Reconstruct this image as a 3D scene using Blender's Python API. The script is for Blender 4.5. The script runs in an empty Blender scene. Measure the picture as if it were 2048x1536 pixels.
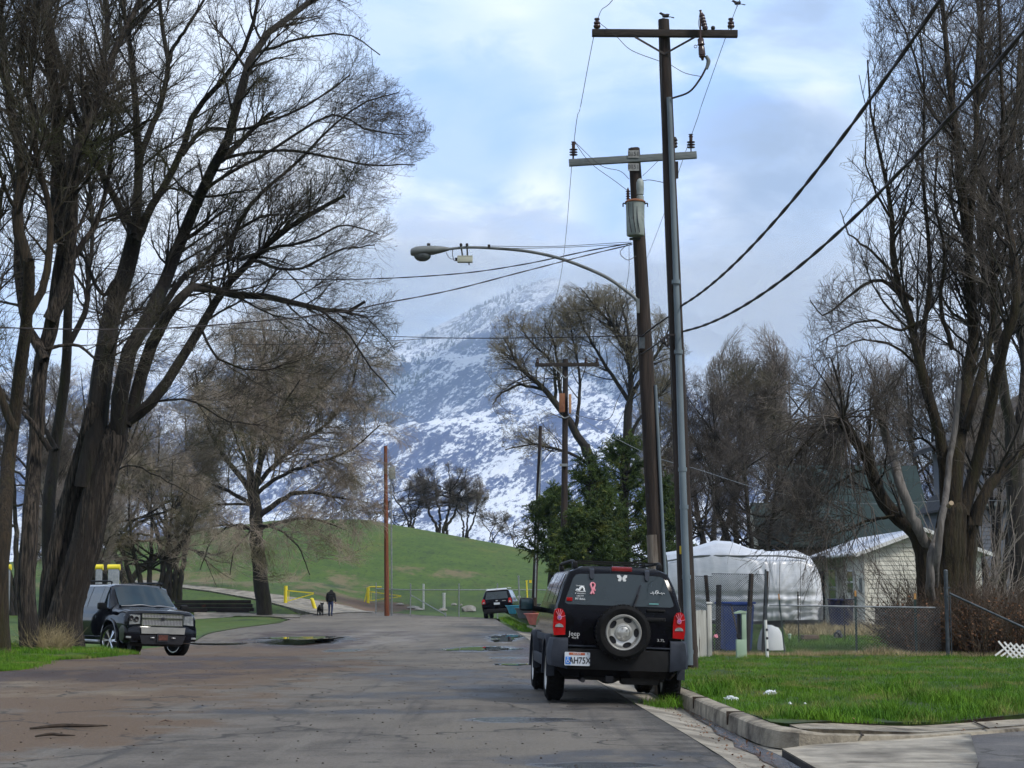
import bpy, bmesh, math, random
import numpy as np
from mathutils import Vector, Matrix, noise
from mathutils.geometry import delaunay_2d_cdt
R = math.radians
sc = bpy.context.scene
col = sc.collection
# ------------------------------------------------------------------ camera
FPX, HOR, CAMZ = 3500.0, 1188.0, 1.4           # focal length in pixels of the 2048 wide photo, horizon row, eye height
PITCH = math.atan((HOR-768)/FPX)
cam_d = bpy.data.cameras.new('camera'); cam = bpy.data.objects.new('camera', cam_d); col.objects.link(cam)
cam.location = (0, 0, CAMZ); cam.rotation_euler = (R(90)+PITCH, 0, 0)
cam_d.sensor_width = 36; cam_d.lens = FPX/2048*36; cam_d.clip_start = .1; cam_d.clip_end = 40000
sc.camera = cam
sc.render.resolution_x, sc.render.resolution_y = 1024, 768
sc.view_settings.view_transform = 'Standard'; sc.view_settings.look = 'None'
sc.view_settings.exposure = 0.45; sc.view_settings.gamma = 1
sc.cycles.max_bounces = 5; sc.cycles.diffuse_bounces = 2; sc.cycles.glossy_bounces = 3
sc.cycles.transparent_max_bounces = 6; sc.cycles.volume_bounces = 1; sc.cycles.transmission_bounces = 3
sc.cycles.use_adaptive_sampling = True; sc.cycles.adaptive_threshold = .02
try: sc.cycles.use_denoising = True
except Exception: pass
_cp, _sp = math.cos(PITCH), math.sin(PITCH)
def pt(px, py, Y):
    u = (px-1024)/FPX; v = (768-py)/FPX
    t = Y/(_cp-v*_sp)
    return Vector((u*t, Y, CAMZ+(_sp+v*_cp)*t))
def direction(px, py): 
    d = pt(px, py, 100)-Vector((0, 0, CAMZ)); return d.normalized()
# ------------------------------------------------------------------ sun and sky
SUN_EL, SUN_AZ = R(46), R(125)                    # azimuth measured from +Y towards +X
sd = bpy.data.lights.new('sun', 'SUN'); sun = bpy.data.objects.new('sun', sd); col.objects.link(sun)
sd.energy = 2.2; sd.angle = R(10); sd.color = (1, .95, .87)
sv = Vector((math.sin(SUN_AZ)*math.cos(SUN_EL), math.cos(SUN_AZ)*math.cos(SUN_EL), math.sin(SUN_EL)))
sun.rotation_euler = sv.to_track_quat('Z', 'Y').to_euler()
w = bpy.data.worlds.new('World'); sc.world = w; w.use_nodes = True
nt = w.node_tree; nt.nodes.clear(); N = nt.nodes.new; L = nt.links.new
out = N('ShaderNodeOutputWorld'); bg = N('ShaderNodeBackground'); bg.inputs['Strength'].default_value = .115
L(bg.outputs[0], out.inputs[0])
sky = N('ShaderNodeTexSky'); sky.sky_type = 'NISHITA'; sky.sun_disc = False
sky.sun_elevation = SUN_EL; sky.sun_rotation = SUN_AZ; sky.air_density = 1.3; sky.dust_density = .6; sky.ozone_density = 2
tc = N('ShaderNodeTexCoord')
def wn(scale, detail, rough, stretch=2.0, off=0, dist=0):
    mp = N('ShaderNodeMapping'); mp.inputs['Scale'].default_value = (1, 1, stretch); mp.inputs['Location'].default_value = (off, off*.7, 0)
    L(tc.outputs['Generated'], mp.inputs[0]); n = N('ShaderNodeTexNoise'); L(mp.outputs[0], n.inputs['Vector'])
    n.inputs['Scale'].default_value = scale; n.inputs['Detail'].default_value = detail; n.inputs['Roughness'].default_value = rough
    n.inputs['Distortion'].default_value = dist; return n.outputs[0]
def mth(op, a, b=None, c=None, clamp=False):
    m = N('ShaderNodeMath'); m.operation = op; m.use_clamp = clamp
    for i, x in enumerate((a, b, c)):
        if x is None: continue
        if isinstance(x, (int, float)): m.inputs[i].default_value = x
        else: L(x, m.inputs[i])
    return m.outputs[0]
def mr(x, a, b, c=0., d=1.):
    m = N('ShaderNodeMapRange'); m.interpolation_type = 'SMOOTHSTEP'; L(x, m.inputs[0])
    for i, v in enumerate((a, b, c, d)): m.inputs[i+1].default_value = v
    return m.outputs[0]
def cmix(f, a, b):
    m = N('ShaderNodeMix'); m.data_type = 'RGBA'; L(f, m.inputs[0])
    for i, x in ((6, a), (7, b)):
        if isinstance(x, tuple): m.inputs[i].default_value = (*x, 1)
        else: L(x, m.inputs[i])
    return m.outputs[2]
big = wn(7, 8, .55, 1.9, 2.3, .3); fine = wn(17, 8, .6, 1.8, 5.1, .4); wisp = wn(5, 6, .6, 3.4, 9.0, .8)
def blob(px, py, r, jit=.05):                   # patch of cloud round a compass direction, edge broken up by noise
    d = direction(px, py); v = N('ShaderNodeVectorMath'); v.operation = 'DISTANCE'
    L(tc.outputs['Generated'], v.inputs[0]); v.inputs[1].default_value = d
    x = mth('ADD', v.outputs['Value'], mth('MULTIPLY', mth('SUBTRACT', big, .5), jit*3.2))
    x = mth('ADD', x, mth('MULTIPLY', mth('SUBTRACT', fine, .5), jit*1.6))
    return mr(x, r, r*.35)
def add(*a):
    x = a[0]
    for b in a[1:]: x = mth('MAXIMUM', x, b)
    return x
blue = add(mth('MULTIPLY', blob(960, 270, .075), .75), mth('MULTIPLY', blob(1260, 330, .07), .6), mth('MULTIPLY', blob(1470, 230, .05), .8), mth('MULTIPLY', blob(880, 120, .07), .35), mth('MULTIPLY', blob(1150, 130, .06), .3))
white = add(blob(930, 410, .075), blob(1060, 390, .06), blob(850, 400, .05), mth('MULTIPLY', blob(450, 500, .14), 1.0), mth('MULTIPLY', blob(1400, 430, .06), .95), mth('MULTIPLY', blob(1450, 620, .06), .7), mth('MULTIPLY', blob(1000, 60, .05), .5), mth('MULTIPLY', blob(1640, 180, .04), .5), mth('MULTIPLY', blob(200, 250, .12), .8), mth('MULTIPLY', blob(1900, 560, .09), .9))
grey = add(mth('MULTIPLY', blob(1590, 360, .075), 1.0), mth('MULTIPLY', blob(1640, 30, .05), .8), mth('MULTIPLY', blob(1040, 480, .04), .55), mth('MULTIPLY', blob(900, 500, .03), .4))
haze_c = cmix(mr(wisp, .38, .62), (4.5, 6.1, 9.2), (6.9, 7.9, 9.6))
c = cmix(mth('MULTIPLY', white, mr(fine, .36, .56, .72, 1.)), haze_c, (9.6, 9.8, 10.2))
c = cmix(mth('MULTIPLY', blue, .9), c, (2.7, 4.7, 9.4))
c = cmix(mth('MULTIPLY', grey, mr(fine, .36, .58, .68, 1.)), c, (3.0, 3.75, 5.2))
sep = N('ShaderNodeSeparateXYZ'); L(tc.outputs['Generated'], sep.inputs[0])
over = cmix(mr(big, .4, .62), (3.2, 4.0, 5.5), (7.0, 7.3, 7.8))       # broken cloud overhead and behind, out of the picture
c = cmix(mr(sep.outputs['Z'], .36, .6), c, over)
fr = cmix(mr(sep.outputs['Y'], .2, -.3), c, (4.6, 5.1, 6.0))
skyl = mth('ADD', sep.outputs['Z'], mth('MULTIPLY', mth('SUBTRACT', fine, .5), .35))
fr = cmix(mth('MULTIPLY', mr(skyl, .17, .10), mr(sep.outputs['Y'], .1, -.1)), fr, (.7, .72, .68))      # trees and houses behind the viewer, as the car paint mirrors them
sk = N('ShaderNodeMix'); sk.data_type = 'RGBA'; sk.inputs[0].default_value = .88; L(sky.outputs[0], sk.inputs[6]); L(fr, sk.inputs[7])
L(sk.outputs[2], bg.inputs['Color'])
# ------------------------------------------------------------------ helpers
def tag(o, label=None, cat=None, group=None, kind=None):
    if label: o['label'] = label
    if cat: o['category'] = cat
    if group: o['group'] = group
    if kind: o['kind'] = kind
    return o
def thing(name, label, cat, loc=(0, 0, 0), rot=(0, 0, 0), group=None):
    o = bpy.data.objects.new(name, None); col.objects.link(o); o.location = loc; o.rotation_euler = rot
    o.empty_display_size = .2
    return tag(o, label, cat, group)
def dup(o, loc, rot=None, label=None, scale=None):
    def cp(x, p):
        c = x.copy(); col.objects.link(c); c.parent = p
        for ch in x.children: cp(ch, c)
        return c
    c = cp(o, o.parent); c.location = loc
    if rot is not None: c.rotation_euler = rot
    if scale is not None: c.scale = scale if not isinstance(scale, (int, float)) else (scale,)*3
    if label: c['label'] = label
    return c
def link_mesh(name, me, m=None, parent=None, world=False, loc=None):
    o = bpy.data.objects.new(name, me); col.objects.link(o)
    if m is not None: me.materials.append(m)
    if parent is not None:
        o.parent = parent
        if world: o.location = -Vector(parent.location)
    if loc is not None: o.location = loc
    return o
def np_mesh(name, V, F, smooth=True):
    """V (n,3) float, F (m,k) int with one k"""
    me = bpy.data.meshes.new(name); V = np.asarray(V, np.float32); F = np.asarray(F, np.int32)
    me.vertices.add(len(V)); me.vertices.foreach_set('co', V.ravel())
    me.loops.add(F.size); me.loops.foreach_set('vertex_index', F.ravel())
    me.polygons.add(len(F)); me.polygons.foreach_set('loop_start', np.arange(0, F.size, F.shape[1], dtype=np.int32))
    if smooth: me.polygons.foreach_set('use_smooth', np.ones(len(F), bool))
    me.update(calc_edges=True); return me
def nrm(v): return v/np.maximum(np.linalg.norm(v, axis=-1, keepdims=True), 1e-9)
def tubes(P, Rd, S=3):
    P = np.asarray(P, float); Rd = np.asarray(Rd, float); n, K, _ = P.shape
    T = nrm(np.gradient(P, axis=1)); mt = np.abs(nrm(P[:, -1]-P[:, 0]))
    ref = np.where(mt[:, 2:3] < .8, np.array([[0, 0, 1.]]), np.array([[0, 1., 0]]))[:, None, :]
    A = nrm(np.cross(T, np.broadcast_to(ref, T.shape))); B = np.cross(T, A)
    a = np.arange(S)/S*2*np.pi
    V = P[:, :, None]+Rd[:, :, None, None]*(np.cos(a)[None, None, :, None]*A[:, :, None]+np.sin(a)[None, None, :, None]*B[:, :, None])
    i = np.arange(n)[:, None, None]*K*S; k = np.arange(K-1)[None, :, None]*S; s = np.arange(S)[None, None, :]; s2 = (s+1) % S
    F = np.stack([i+k+s, i+k+s2, i+k+S+s2, i+k+S+s], -1).reshape(-1, 4)
    return V.reshape(-1, 3), F
def cat_vf(lst):
    V = []; F = []; o = 0
    for v, f in lst: V.append(v); F.append(f+o); o += len(v)
    return np.concatenate(V), np.concatenate(F)
def smooth_path(pts, K):
    pts = np.asarray(pts, float); n = len(pts)
    ext = np.vstack([2*pts[0]-pts[1], pts, 2*pts[-1]-pts[-2]]); t = np.linspace(0, n-1-1e-6, K); i = t.astype(int); f = (t-i)[:, None]
    a, b, c, d = ext[i], ext[i+1], ext[i+2], ext[i+3]
    return .5*((2*b)+(-a+c)*f+(2*a-5*b+4*c-d)*f**2+(-a+3*b-3*c+d)*f**3)
class MB:
    def __init__(s): s.bm = bmesh.new()
    def box(s, c, d, rot=None, bev=0):
        m = Matrix.Translation(Vector(c))
        if rot is not None: m = m @ (rot.to_4x4() if isinstance(rot, Matrix) else Matrix.Rotation(rot, 4, 'Z'))
        g = bmesh.ops.create_cube(s.bm, size=1, matrix=m @ Matrix.Diagonal((*d, 1)))
        if bev: bmesh.ops.bevel(s.bm, geom=list({e for v in g['verts'] for e in v.link_edges}), offset=bev, segments=2, affect='EDGES', profile=.6)
        return s
    def bar(s, a, b, w, h=None, bev=0):
        a, b = Vector(a), Vector(b); d = b-a; q = d.to_track_quat('Y', 'Z').to_matrix()
        return s.box((a+b)/2, (w, d.length, h or w), q, bev)
    def cyl(s, a, b, r, r2=None, seg=16, cap=True):
        a, b = Vector(a), Vector(b); d = b-a
        m = Matrix.Translation((a+b)/2) @ d.to_track_quat('Z', 'Y').to_matrix().to_4x4()
        bmesh.ops.create_cone(s.bm, cap_ends=cap, segments=seg, radius1=r, radius2=r if r2 is None else r2, depth=d.length, matrix=m); return s
    def ball(s, c, r, seg=16, rot=None):
        r = (r,)*3 if isinstance(r, (int, float)) else r
        m = Matrix.Translation(Vector(c))
        if rot is not None: m = m @ rot.to_4x4()
        bmesh.ops.create_uvsphere(s.bm, u_segments=seg, v_segments=max(6, seg//2), radius=1, matrix=m @ Matrix.Diagonal((*r, 1))); return s
    def tube(s, pts, r, seg=8, K=None, closed_caps=True):
        P = smooth_path([tuple(p) for p in pts], K) if K else np.array([tuple(p) for p in pts], float)
        rr = np.full(len(P), r) if isinstance(r, (int, float)) else np.interp(np.linspace(0, 1, len(P)), np.linspace(0, 1, len(r)), r)
        V, F = tubes(P[None], rr[None], seg); vs = [s.bm.verts.new(v) for v in V]
        for f in F: s.bm.faces.new([vs[i] for i in f])
        if closed_caps:
            s.bm.faces.new(vs[:seg]); s.bm.faces.new(vs[-seg:][::-1])
        return s
    def poly(s, pts):
        vs = [s.bm.verts.new(p) for p in pts]; s.bm.faces.new(vs); return s
    def prism(s, pts, off):
        off = Vector(off); a = [s.bm.verts.new(p) for p in pts]; b = [s.bm.verts.new(Vector(p)+off) for p in pts]
        n = len(pts); s.bm.faces.new(a); s.bm.faces.new(b[::-1])
        for i in range(n): s.bm.faces.new((a[i], b[i], b[(i+1) % n], a[(i+1) % n]))
        return s
    def lathe(s, prof, seg=24, m=None, closed=False):
        """prof list of (r, h) about local Z; m places it"""
        m = m or Matrix(); rings = []
        for r, h in prof: rings.append([s.bm.verts.new(m @ Vector((r*math.cos(2*math.pi*i/seg), r*math.sin(2*math.pi*i/seg), h))) for i in range(seg)])
        prs = list(zip(rings, rings[1:]))+([(rings[-1], rings[0])] if closed else [])
        for a, b in prs:
            for i in range(seg): s.bm.faces.new((a[i], a[(i+1) % seg], b[(i+1) % seg], b[i]))
        if not closed:
            for k, rg in ((0, rings[0]), (-1, rings[-1])):
                if prof[k][0] > 1e-4:
                    s.bm.faces.new(rg[::-1] if k == 0 else rg)
        return s
    def vf(s, V, F):
        vs = [s.bm.verts.new(v) for v in V]
        for f in F:
            try: s.bm.faces.new([vs[i] for i in f])
            except ValueError: pass
        return s
    def build(s, name, m=None, parent=None, world=False, smooth=40, fixn=True):
        if fixn: bmesh.ops.recalc_face_normals(s.bm, faces=s.bm.faces)
        me = bpy.data.meshes.new(name); s.bm.to_mesh(me); s.bm.free()
        if smooth:
            for p in me.polygons: p.use_smooth = True
            me.set_sharp_from_angle(angle=R(smooth))
        return link_mesh(name, me, m, parent, world)
def boolean(o, cutter_mb, op='DIFFERENCE'):
    cm = bpy.data.meshes.new('cut'); bmesh.ops.recalc_face_normals(cutter_mb.bm, faces=cutter_mb.bm.faces); cutter_mb.bm.to_mesh(cm); cutter_mb.bm.free()
    co = bpy.data.objects.new('cut', cm); col.objects.link(co)
    pw, o.parent = o.parent, None
    md = o.modifiers.new('b', 'BOOLEAN'); md.object = co; md.operation = op; md.solver = 'EXACT'
    dg = bpy.context.evaluated_depsgraph_get(); dg.update()
    me = bpy.data.meshes.new_from_object(o.evaluated_get(dg)); me.name = o.name
    o.modifiers.clear(); o.data = me; o.parent = pw; bpy.data.objects.remove(co)
    me.set_sharp_from_angle(angle=R(35))
    return o
def text(name, body, size, m, parent, loc, rot=(0, 0, 0), ext=.002, align='CENTER', bold=0):
    cu = bpy.data.curves.new(name, 'FONT'); cu.body = body; cu.size = size; cu.extrude = ext; cu.align_x = align; cu.align_y = 'CENTER'; cu.offset = bold
    cu.resolution_u = 3; o = bpy.data.objects.new(name, cu); col.objects.link(o)
    dg = bpy.context.evaluated_depsgraph_get(); dg.update()
    me = bpy.data.meshes.new_from_object(o.evaluated_get(dg)); bpy.data.objects.remove(o); me.name = name; me.materials.clear()
    q = link_mesh(name, me, m, parent); q.location = loc; q.rotation_euler = rot; return q
# ------------------------------------------------------------------ materials
def mat(name, c1, c2=None, scale=6., rough=.7, bump=0., metal=0., spec=.5, stretch=(1, 1, 1), lo=.35, hi=.65, c3=None, s3=1.2, lo3=.5, hi3=.7, detail=6, coat=0, bscale=None, rough2=None, bdist=.02):
    m = bpy.data.materials.new(name); m.use_nodes = True; t = m.node_tree; b = t.nodes['Principled BSDF']
    b.inputs['Base Color'].default_value = (*c1, 1); b.inputs['Roughness'].default_value = rough; b.inputs['Metallic'].default_value = metal
    b.inputs['Specular IOR Level'].default_value = spec; b.inputs['Coat Weight'].default_value = coat; b.inputs['Coat Roughness'].default_value = .04
    tcn = t.nodes.new('ShaderNodeTexCoord'); mp = t.nodes.new('ShaderNodeMapping'); mp.inputs['Scale'].default_value = stretch
    t.links.new(tcn.outputs['Object'], mp.inputs[0])
    def nz(s, d=detail):
        n = t.nodes.new('ShaderNodeTexNoise'); n.inputs['Scale'].default_value = s; n.inputs['Detail'].default_value = d; n.inputs['Roughness'].default_value = .6
        t.links.new(mp.outputs[0], n.inputs['Vector']); return n.outputs[0]
    def rg(x, a, b2):
        q = t.nodes.new('ShaderNodeMapRange'); t.links.new(x, q.inputs[0]); q.inputs[1].default_value = a; q.inputs[2].default_value = b2; return q.outputs[0]
    if c2 is not None:
        n1 = nz(scale); mx = t.nodes.new('ShaderNodeMix'); mx.data_type = 'RGBA'; f = rg(n1, lo, hi); t.links.new(f, mx.inputs[0])
        mx.inputs[6].default_value = (*c1, 1); mx.inputs[7].default_value = (*c2, 1); cur = mx.outputs[2]
        if c3 is not None:
            m3 = t.nodes.new('ShaderNodeMix'); m3.data_type = 'RGBA'; t.links.new(rg(nz(s3), lo3, hi3), m3.inputs[0]); t.links.new(cur, m3.inputs[6])
            m3.inputs[7].default_value = (*c3, 1); cur = m3.outputs[2]
        t.links.new(cur, b.inputs['Base Color'])
        if rough2 is not None:
            q = t.nodes.new('ShaderNodeMapRange'); t.links.new(n1, q.inputs[0]); q.inputs[1].default_value = lo; q.inputs[2].default_value = hi; q.inputs[3].default_value = rough; q.inputs[4].default_value = rough2
            t.links.new(q.outputs[0], b.inputs['Roughness'])
    if bump:
        bp = t.nodes.new('ShaderNodeBump'); bp.inputs['Strength'].default_value = bump; bp.inputs['Distance'].default_value = bdist
        t.links.new(nz(bscale or scale*2), bp.inputs['Height']); t.links.new(bp.outputs[0], b.inputs['Normal'])
    return m
M = {}
M['paint'] = mat('black paint', (.002, .002, .004), (.003, .003, .006), 3, .1, 0, 0, .12, coat=.0)
M['paintdirty'] = mat('dusty black paint', (.002, .002, .004), (.004, .004, .006), 5, .1, 0, 0, .16, coat=.0, lo=.45, hi=.9)
M['navy'] = mat('dark blue black paint', (.002, .003, .007), (.004, .005, .010), 2, .08, 0, 0, .3, coat=.15)
M['cladding'] = mat('grey plastic cladding', (.016, .021, .033), (.025, .031, .046), 8, .6, .1, 0, .3)
M['blackplastic'] = mat('black plastic', (.005, .005, .006), (.010, .010, .011), 12, .6, .1, 0, .25)
M['glass'] = mat('tinted glass', (.010, .019, .023), (.018, .029, .034), 2, .04, 0, 0, .7, lo=.3, hi=.7)
M['windshield'] = mat('windscreen glass', (.012, .034, .048), (.02, .05, .066), 2, .03, 0, 0, .6)
M['rubber'] = mat('tyre rubber', (.004, .004, .005), (.009, .009, .009), 20, .85, .3, 0, .2)
M['silver'] = mat('silver wheel paint', (.42, .42, .41), (.52, .52, .5), 5, .32, 0, .6)
M['chrome'] = mat('chrome', (.6, .61, .63), (.75, .75, .77), 4, .1, 0, 1)
M['red'] = mat('red lamp lens', (.30, .002, .004), (.38, .004, .006), 9, .2, 0, 0, .3)
M['darkred'] = mat('dark red lens', (.15, .006, .01), (.22, .01, .012), 9, .15, coat=.5)
M['lens'] = mat('clear lamp lens', (.16, .18, .19), (.34, .36, .37), 14, .08, coat=.5)
M['white'] = mat('white paint', (.72, .73, .72), (.62, .62, .6), 8, .5)
M['decal'] = mat('white vinyl', (.62, .66, .68), (.72, .74, .75), 8, .4)
M['pink'] = mat('pink vinyl', (.6, .16, .22), (.7, .3, .36), 20, .4)
M['violet'] = mat('violet vinyl', (.35, .10, .42), (.12, .08, .4), 18, .4)
M['bluevinyl'] = mat('blue vinyl', (.03, .18, .62), (.04, .22, .7), 18, .4)
M['teal'] = mat('teal vinyl', (.12, .33, .33), (.18, .4, .4), 18, .4)
M['plate'] = mat('licence plate', (.5, .56, .64), (.6, .64, .7), 12, .4)
M['platered'] = mat('plate arch', (.3, .05, .03), (.45, .14, .06), 18, .4)
M['ink'] = mat('black ink', (.01, .01, .015), (.015, .015, .02), 18, .5)
M['badge'] = mat('badge chrome', (.45, .46, .48), (.55, .55, .57), 18, .3, 0, .2)
M['polewood'] = mat('creosoted pole wood', (.010, .007, .006), (.03, .018, .014), 3, .85, .8, stretch=(9, 9, .7), c3=(.05, .035, .028), s3=1.1)
M['polegrey'] = mat('weathered pole wood', (.10, .085, .07), (.2, .175, .15), 3, .85, .9, stretch=(10, 10, .5), c3=(.05, .035, .028), s3=2)
M['polered'] = mat('reddish pole wood', (.13, .035, .014), (.24, .07, .025), 3, .8, .6, stretch=(9, 9, .4), c3=(.06, .02, .012), s3=1.5)
M['armwood'] = mat('crossarm wood', (.012, .010, .010), (.035, .025, .02), 4, .85, .5, stretch=(1, 8, 8))
M['greyarm'] = mat('grey crossarm wood', (.10, .12, .13), (.17, .19, .195), 4, .8, .5, stretch=(1, 9, 9))
M['conduit'] = mat('grey conduit', (.10, .135, .165), (.15, .19, .22), 2.5, .5, .1, stretch=(1, 1, .4), c3=(.07, .09, .11), s3=1)
M['galv'] = mat('galvanised steel', (.22, .24, .26), (.34, .36, .38), 9, .42, .1, .5)
M['galvdark'] = mat('dull galvanised steel', (.045, .055, .068), (.09, .105, .12), 9, .5, .1, .4)
M['iron'] = mat('dark iron', (.012, .011, .012), (.035, .028, .026), 9, .6, .2, .3)
M['porcelain'] = mat('brown porcelain', (.03, .014, .012), (.06, .03, .025), 5, .2)
M['transf'] = mat('grey transformer paint', (.22, .26, .26), (.33, .37, .36), 4, .5, .1, c3=(.14, .15, .14), s3=3, lo3=.6)
M['lampgrey'] = mat('lamp housing', (.10, .115, .12), (.16, .175, .18), 4, .45)
M['lampglass'] = mat('lamp refractor', (.05, .06, .065), (.1, .11, .12), 10, .12)
M['creambox'] = mat('cream box', (.42, .44, .36), (.5, .5, .42), 6, .5)
M['cable'] = mat('black cable', (.010, .006, .008), (.02, .014, .016), 8, .6)
M['wirem'] = mat('bare wire', (.03, .032, .036), (.06, .065, .07), 8, .5, 0, .4)
M['signplate'] = mat('pole number plate', (.30, .31, .31), (.16, .16, .16), 9, .6)
M['yellowtag'] = mat('yellow tag', (.7, .5, .03), (.6, .42, .02), 9, .6)
M['yellow'] = mat('yellow paint', (.72, .60, .02), (.8, .68, .05), 3, .5, .1, c3=(.4, .32, .04), s3=7, lo3=.62)
M['yellowgreen'] = mat('yellow green paint', (.45, .5, .05), (.5, .55, .1), 3, .5)
M['brownbox'] = mat('rusty brown box', (.16, .055, .025), (.26, .11, .05), 6, .7)
M['tanbox'] = mat('tan plate', (.42, .22, .11), (.5, .3, .16), 6, .7)
M['bark'] = mat('silhouette dark bark', (.008, .0065, .0055), (.030, .024, .020), 2.6, .9, 1., stretch=(5, 5, .8), c3=(.028, .030, .009), s3=.6, lo3=.5, hi3=.72, bdist=.05)  # albedo lowered so stems and limbs read as backlit silhouettes; green is moss
M['barkold'] = mat('furrowed trunk bark', (.005, .004, .0035), (.105, .083, .066), 4.2, .95, 1., stretch=(5, 5, .5), lo=.42, hi=.62, c3=(.022, .017, .014), s3=.5, lo3=.48, hi3=.6, bdist=.1)
M['barkright'] = mat('mossy brown bark', (.009, .007, .005), (.05, .034, .018), 4.2, .95, 1., stretch=(5, 5, .6), c3=(.035, .032, .008), s3=.7, bdist=.07)
M['barkpale'] = mat('bare pale wood', (.10, .092, .088), (.19, .175, .165), 3.2, .9, .8, stretch=(6, 6, .6), c3=(.04, .03, .022), s3=1.4)
M['twig'] = mat('olive dark twigs', (.035, .031, .024), (.10, .084, .066), 1.2, .9, c3=(.045, .052, .012), s3=.5, lo3=.5, hi3=.64)
M['twigbrown'] = mat('brown twigs', (.055, .046, .04), (.14, .12, .105), 1.2, .9, c3=(.04, .03, .024), s3=.4)
M['twigtan'] = mat('tan twigs', (.23, .188, .15), (.39, .325, .262), .7, .9, c3=(.09, .085, .035), s3=.45, lo3=.48, hi3=.62)
M['twiggrey'] = mat('grey brown twigs', (.16, .136, .12), (.30, .26, .23), .5, .9, c3=(.085, .085, .035), s3=.25, lo3=.5, hi3=.66)
M['twigolive'] = mat('budding olive twigs', (.15, .13, .085), (.26, .23, .15), .5, .9, c3=(.075, .06, .045), s3=.25)
M['needle'] = mat('conifer needles', (.013, .034, .004), (.05, .092, .010), 1.1, .8, c3=(.16, .18, .03), s3=1.6, lo3=.54, hi3=.68)
M['brush'] = mat('dry brush stems', (.05, .036, .027), (.14, .10, .07), 2, .9, c3=(.19, .14, .09), s3=3, lo3=.6)
M['drygrass'] = mat('dry grass stalks', (.28, .22, .11), (.42, .35, .2), 3, .9)
M['deadleaf'] = mat('dead leaves', (.10, .045, .02), (.2, .10, .05), 2, .9)
M['concrete'] = mat('concrete', (.22, .20, .165), (.35, .32, .265), 3.5, .9, .5, c3=(.085, .075, .06), s3=1.1, lo3=.46, hi3=.68, bscale=40)
M['kerb'] = mat('weathered kerb concrete', (.20, .175, .135), (.36, .32, .25), 5, .9, .8, c3=(.07, .058, .045), s3=2.2, lo3=.48, hi3=.66, bscale=30)
M['water'] = mat('puddle water', (.035, .035, .03), (.05, .05, .04), .8, .02, .02, 0, .6)
M['siding'] = mat('cream vinyl siding', (.64, .62, .53), (.74, .72, .64), 1.2, .6, c3=(.40, .39, .35), s3=.8)
M['greysiding'] = mat('blue grey siding', (.10, .115, .145), (.14, .155, .19), 1.2, .6)
M['greenroof'] = mat('dark green shingles', (.008, .022, .024), (.014, .034, .034), 5, .85, .5, stretch=(.3, 1, 3))
M['metalroof'] = mat('snow dusted roof', (.42, .46, .55), (.75, .78, .84), 2.2, .6, .3)
M['darkroof'] = mat('dark roof', (.03, .032, .04), (.05, .052, .06), 4, .85, .4)
M['tarp'] = mat('silver tarpaulin', (.66, .69, .74), (.76, .78, .82), 1.3, .36, .12, .12, .6, stretch=(1, 1, 2.5), bscale=3.5, bdist=.12)
M['bin'] = mat('blue bin plastic', (.006, .05, .28), (.012, .07, .38), 2, .5)
M['binblack'] = mat('dark blue bin', (.01, .014, .06), (.014, .018, .08), 2, .5)
M['pedestal'] = mat('pale green metal', (.30, .42, .31), (.38, .5, .38), 3, .6, c3=(.2, .26, .2), s3=4, lo3=.6)
M['whitewood'] = mat('peeling white boards', (.42, .40, .36), (.6, .6, .57), 2, .85, .5, stretch=(9, 9, .5), c3=(.06, .045, .035), s3=1.6, lo3=.56, hi3=.6)
M['tpost'] = mat('dark green post', (.012, .03, .028), (.02, .045, .04), 5, .6)
M['rust'] = mat('rusty stake', (.35, .16, .05), (.5, .28, .10), 5, .8)
M['mesh'] = mat('black mesh screen', (.03, .035, .045), (.05, .06, .075), 9, .7)
M['wood'] = mat('old boards', (.09, .06, .045), (.17, .12, .09), 3, .9, .5, stretch=(1, 1, 6))
M['tie'] = mat('black railway sleepers', (.008, .007, .008), (.025, .016, .014), 3, .9, .5, c3=(.07, .02, .015), s3=1.5, lo3=.62)
M['rock'] = mat('pale rock', (.25, .23, .2), (.42, .40, .36), 3, .9, .8)
M['tubblue'] = mat('turquoise enamel', (.06, .34, .55), (.1, .45, .65), 4, .4)
M['tubgrey'] = mat('grey enamel', (.15, .17, .19), (.2, .22, .25), 4, .45)
M['tubred'] = mat('faded red enamel', (.5, .14, .12), (.6, .22, .18), 4, .5)
M['soil'] = mat('dark soil', (.02, .014, .01), (.05, .035, .025), 8, .95, .6)
M['jacket'] = mat('black cloth', (.006, .006, .007), (.012, .012, .014), 9, .9, .3)
M['jeans'] = mat('blue denim', (.012, .022, .07), (.02, .035, .10), 9, .9, .3)
M['fur'] = mat('black fur', (.006, .006, .006), (.016, .014, .013), 12, .95, .8)
M['skin'] = mat('skin', (.3, .17, .12), (.36, .21, .15), 5, .6)
M['feather'] = mat('dark feathers', (.008, .007, .010), (.022, .018, .020), 14, .6)
M['orange'] = mat('red flowers', (.5, .02, .03), (.6, .05, .04), 9, .7)
M['litter'] = mat('crumpled white paper', (.62, .66, .7), (.75, .78, .8), 9, .7)
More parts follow.
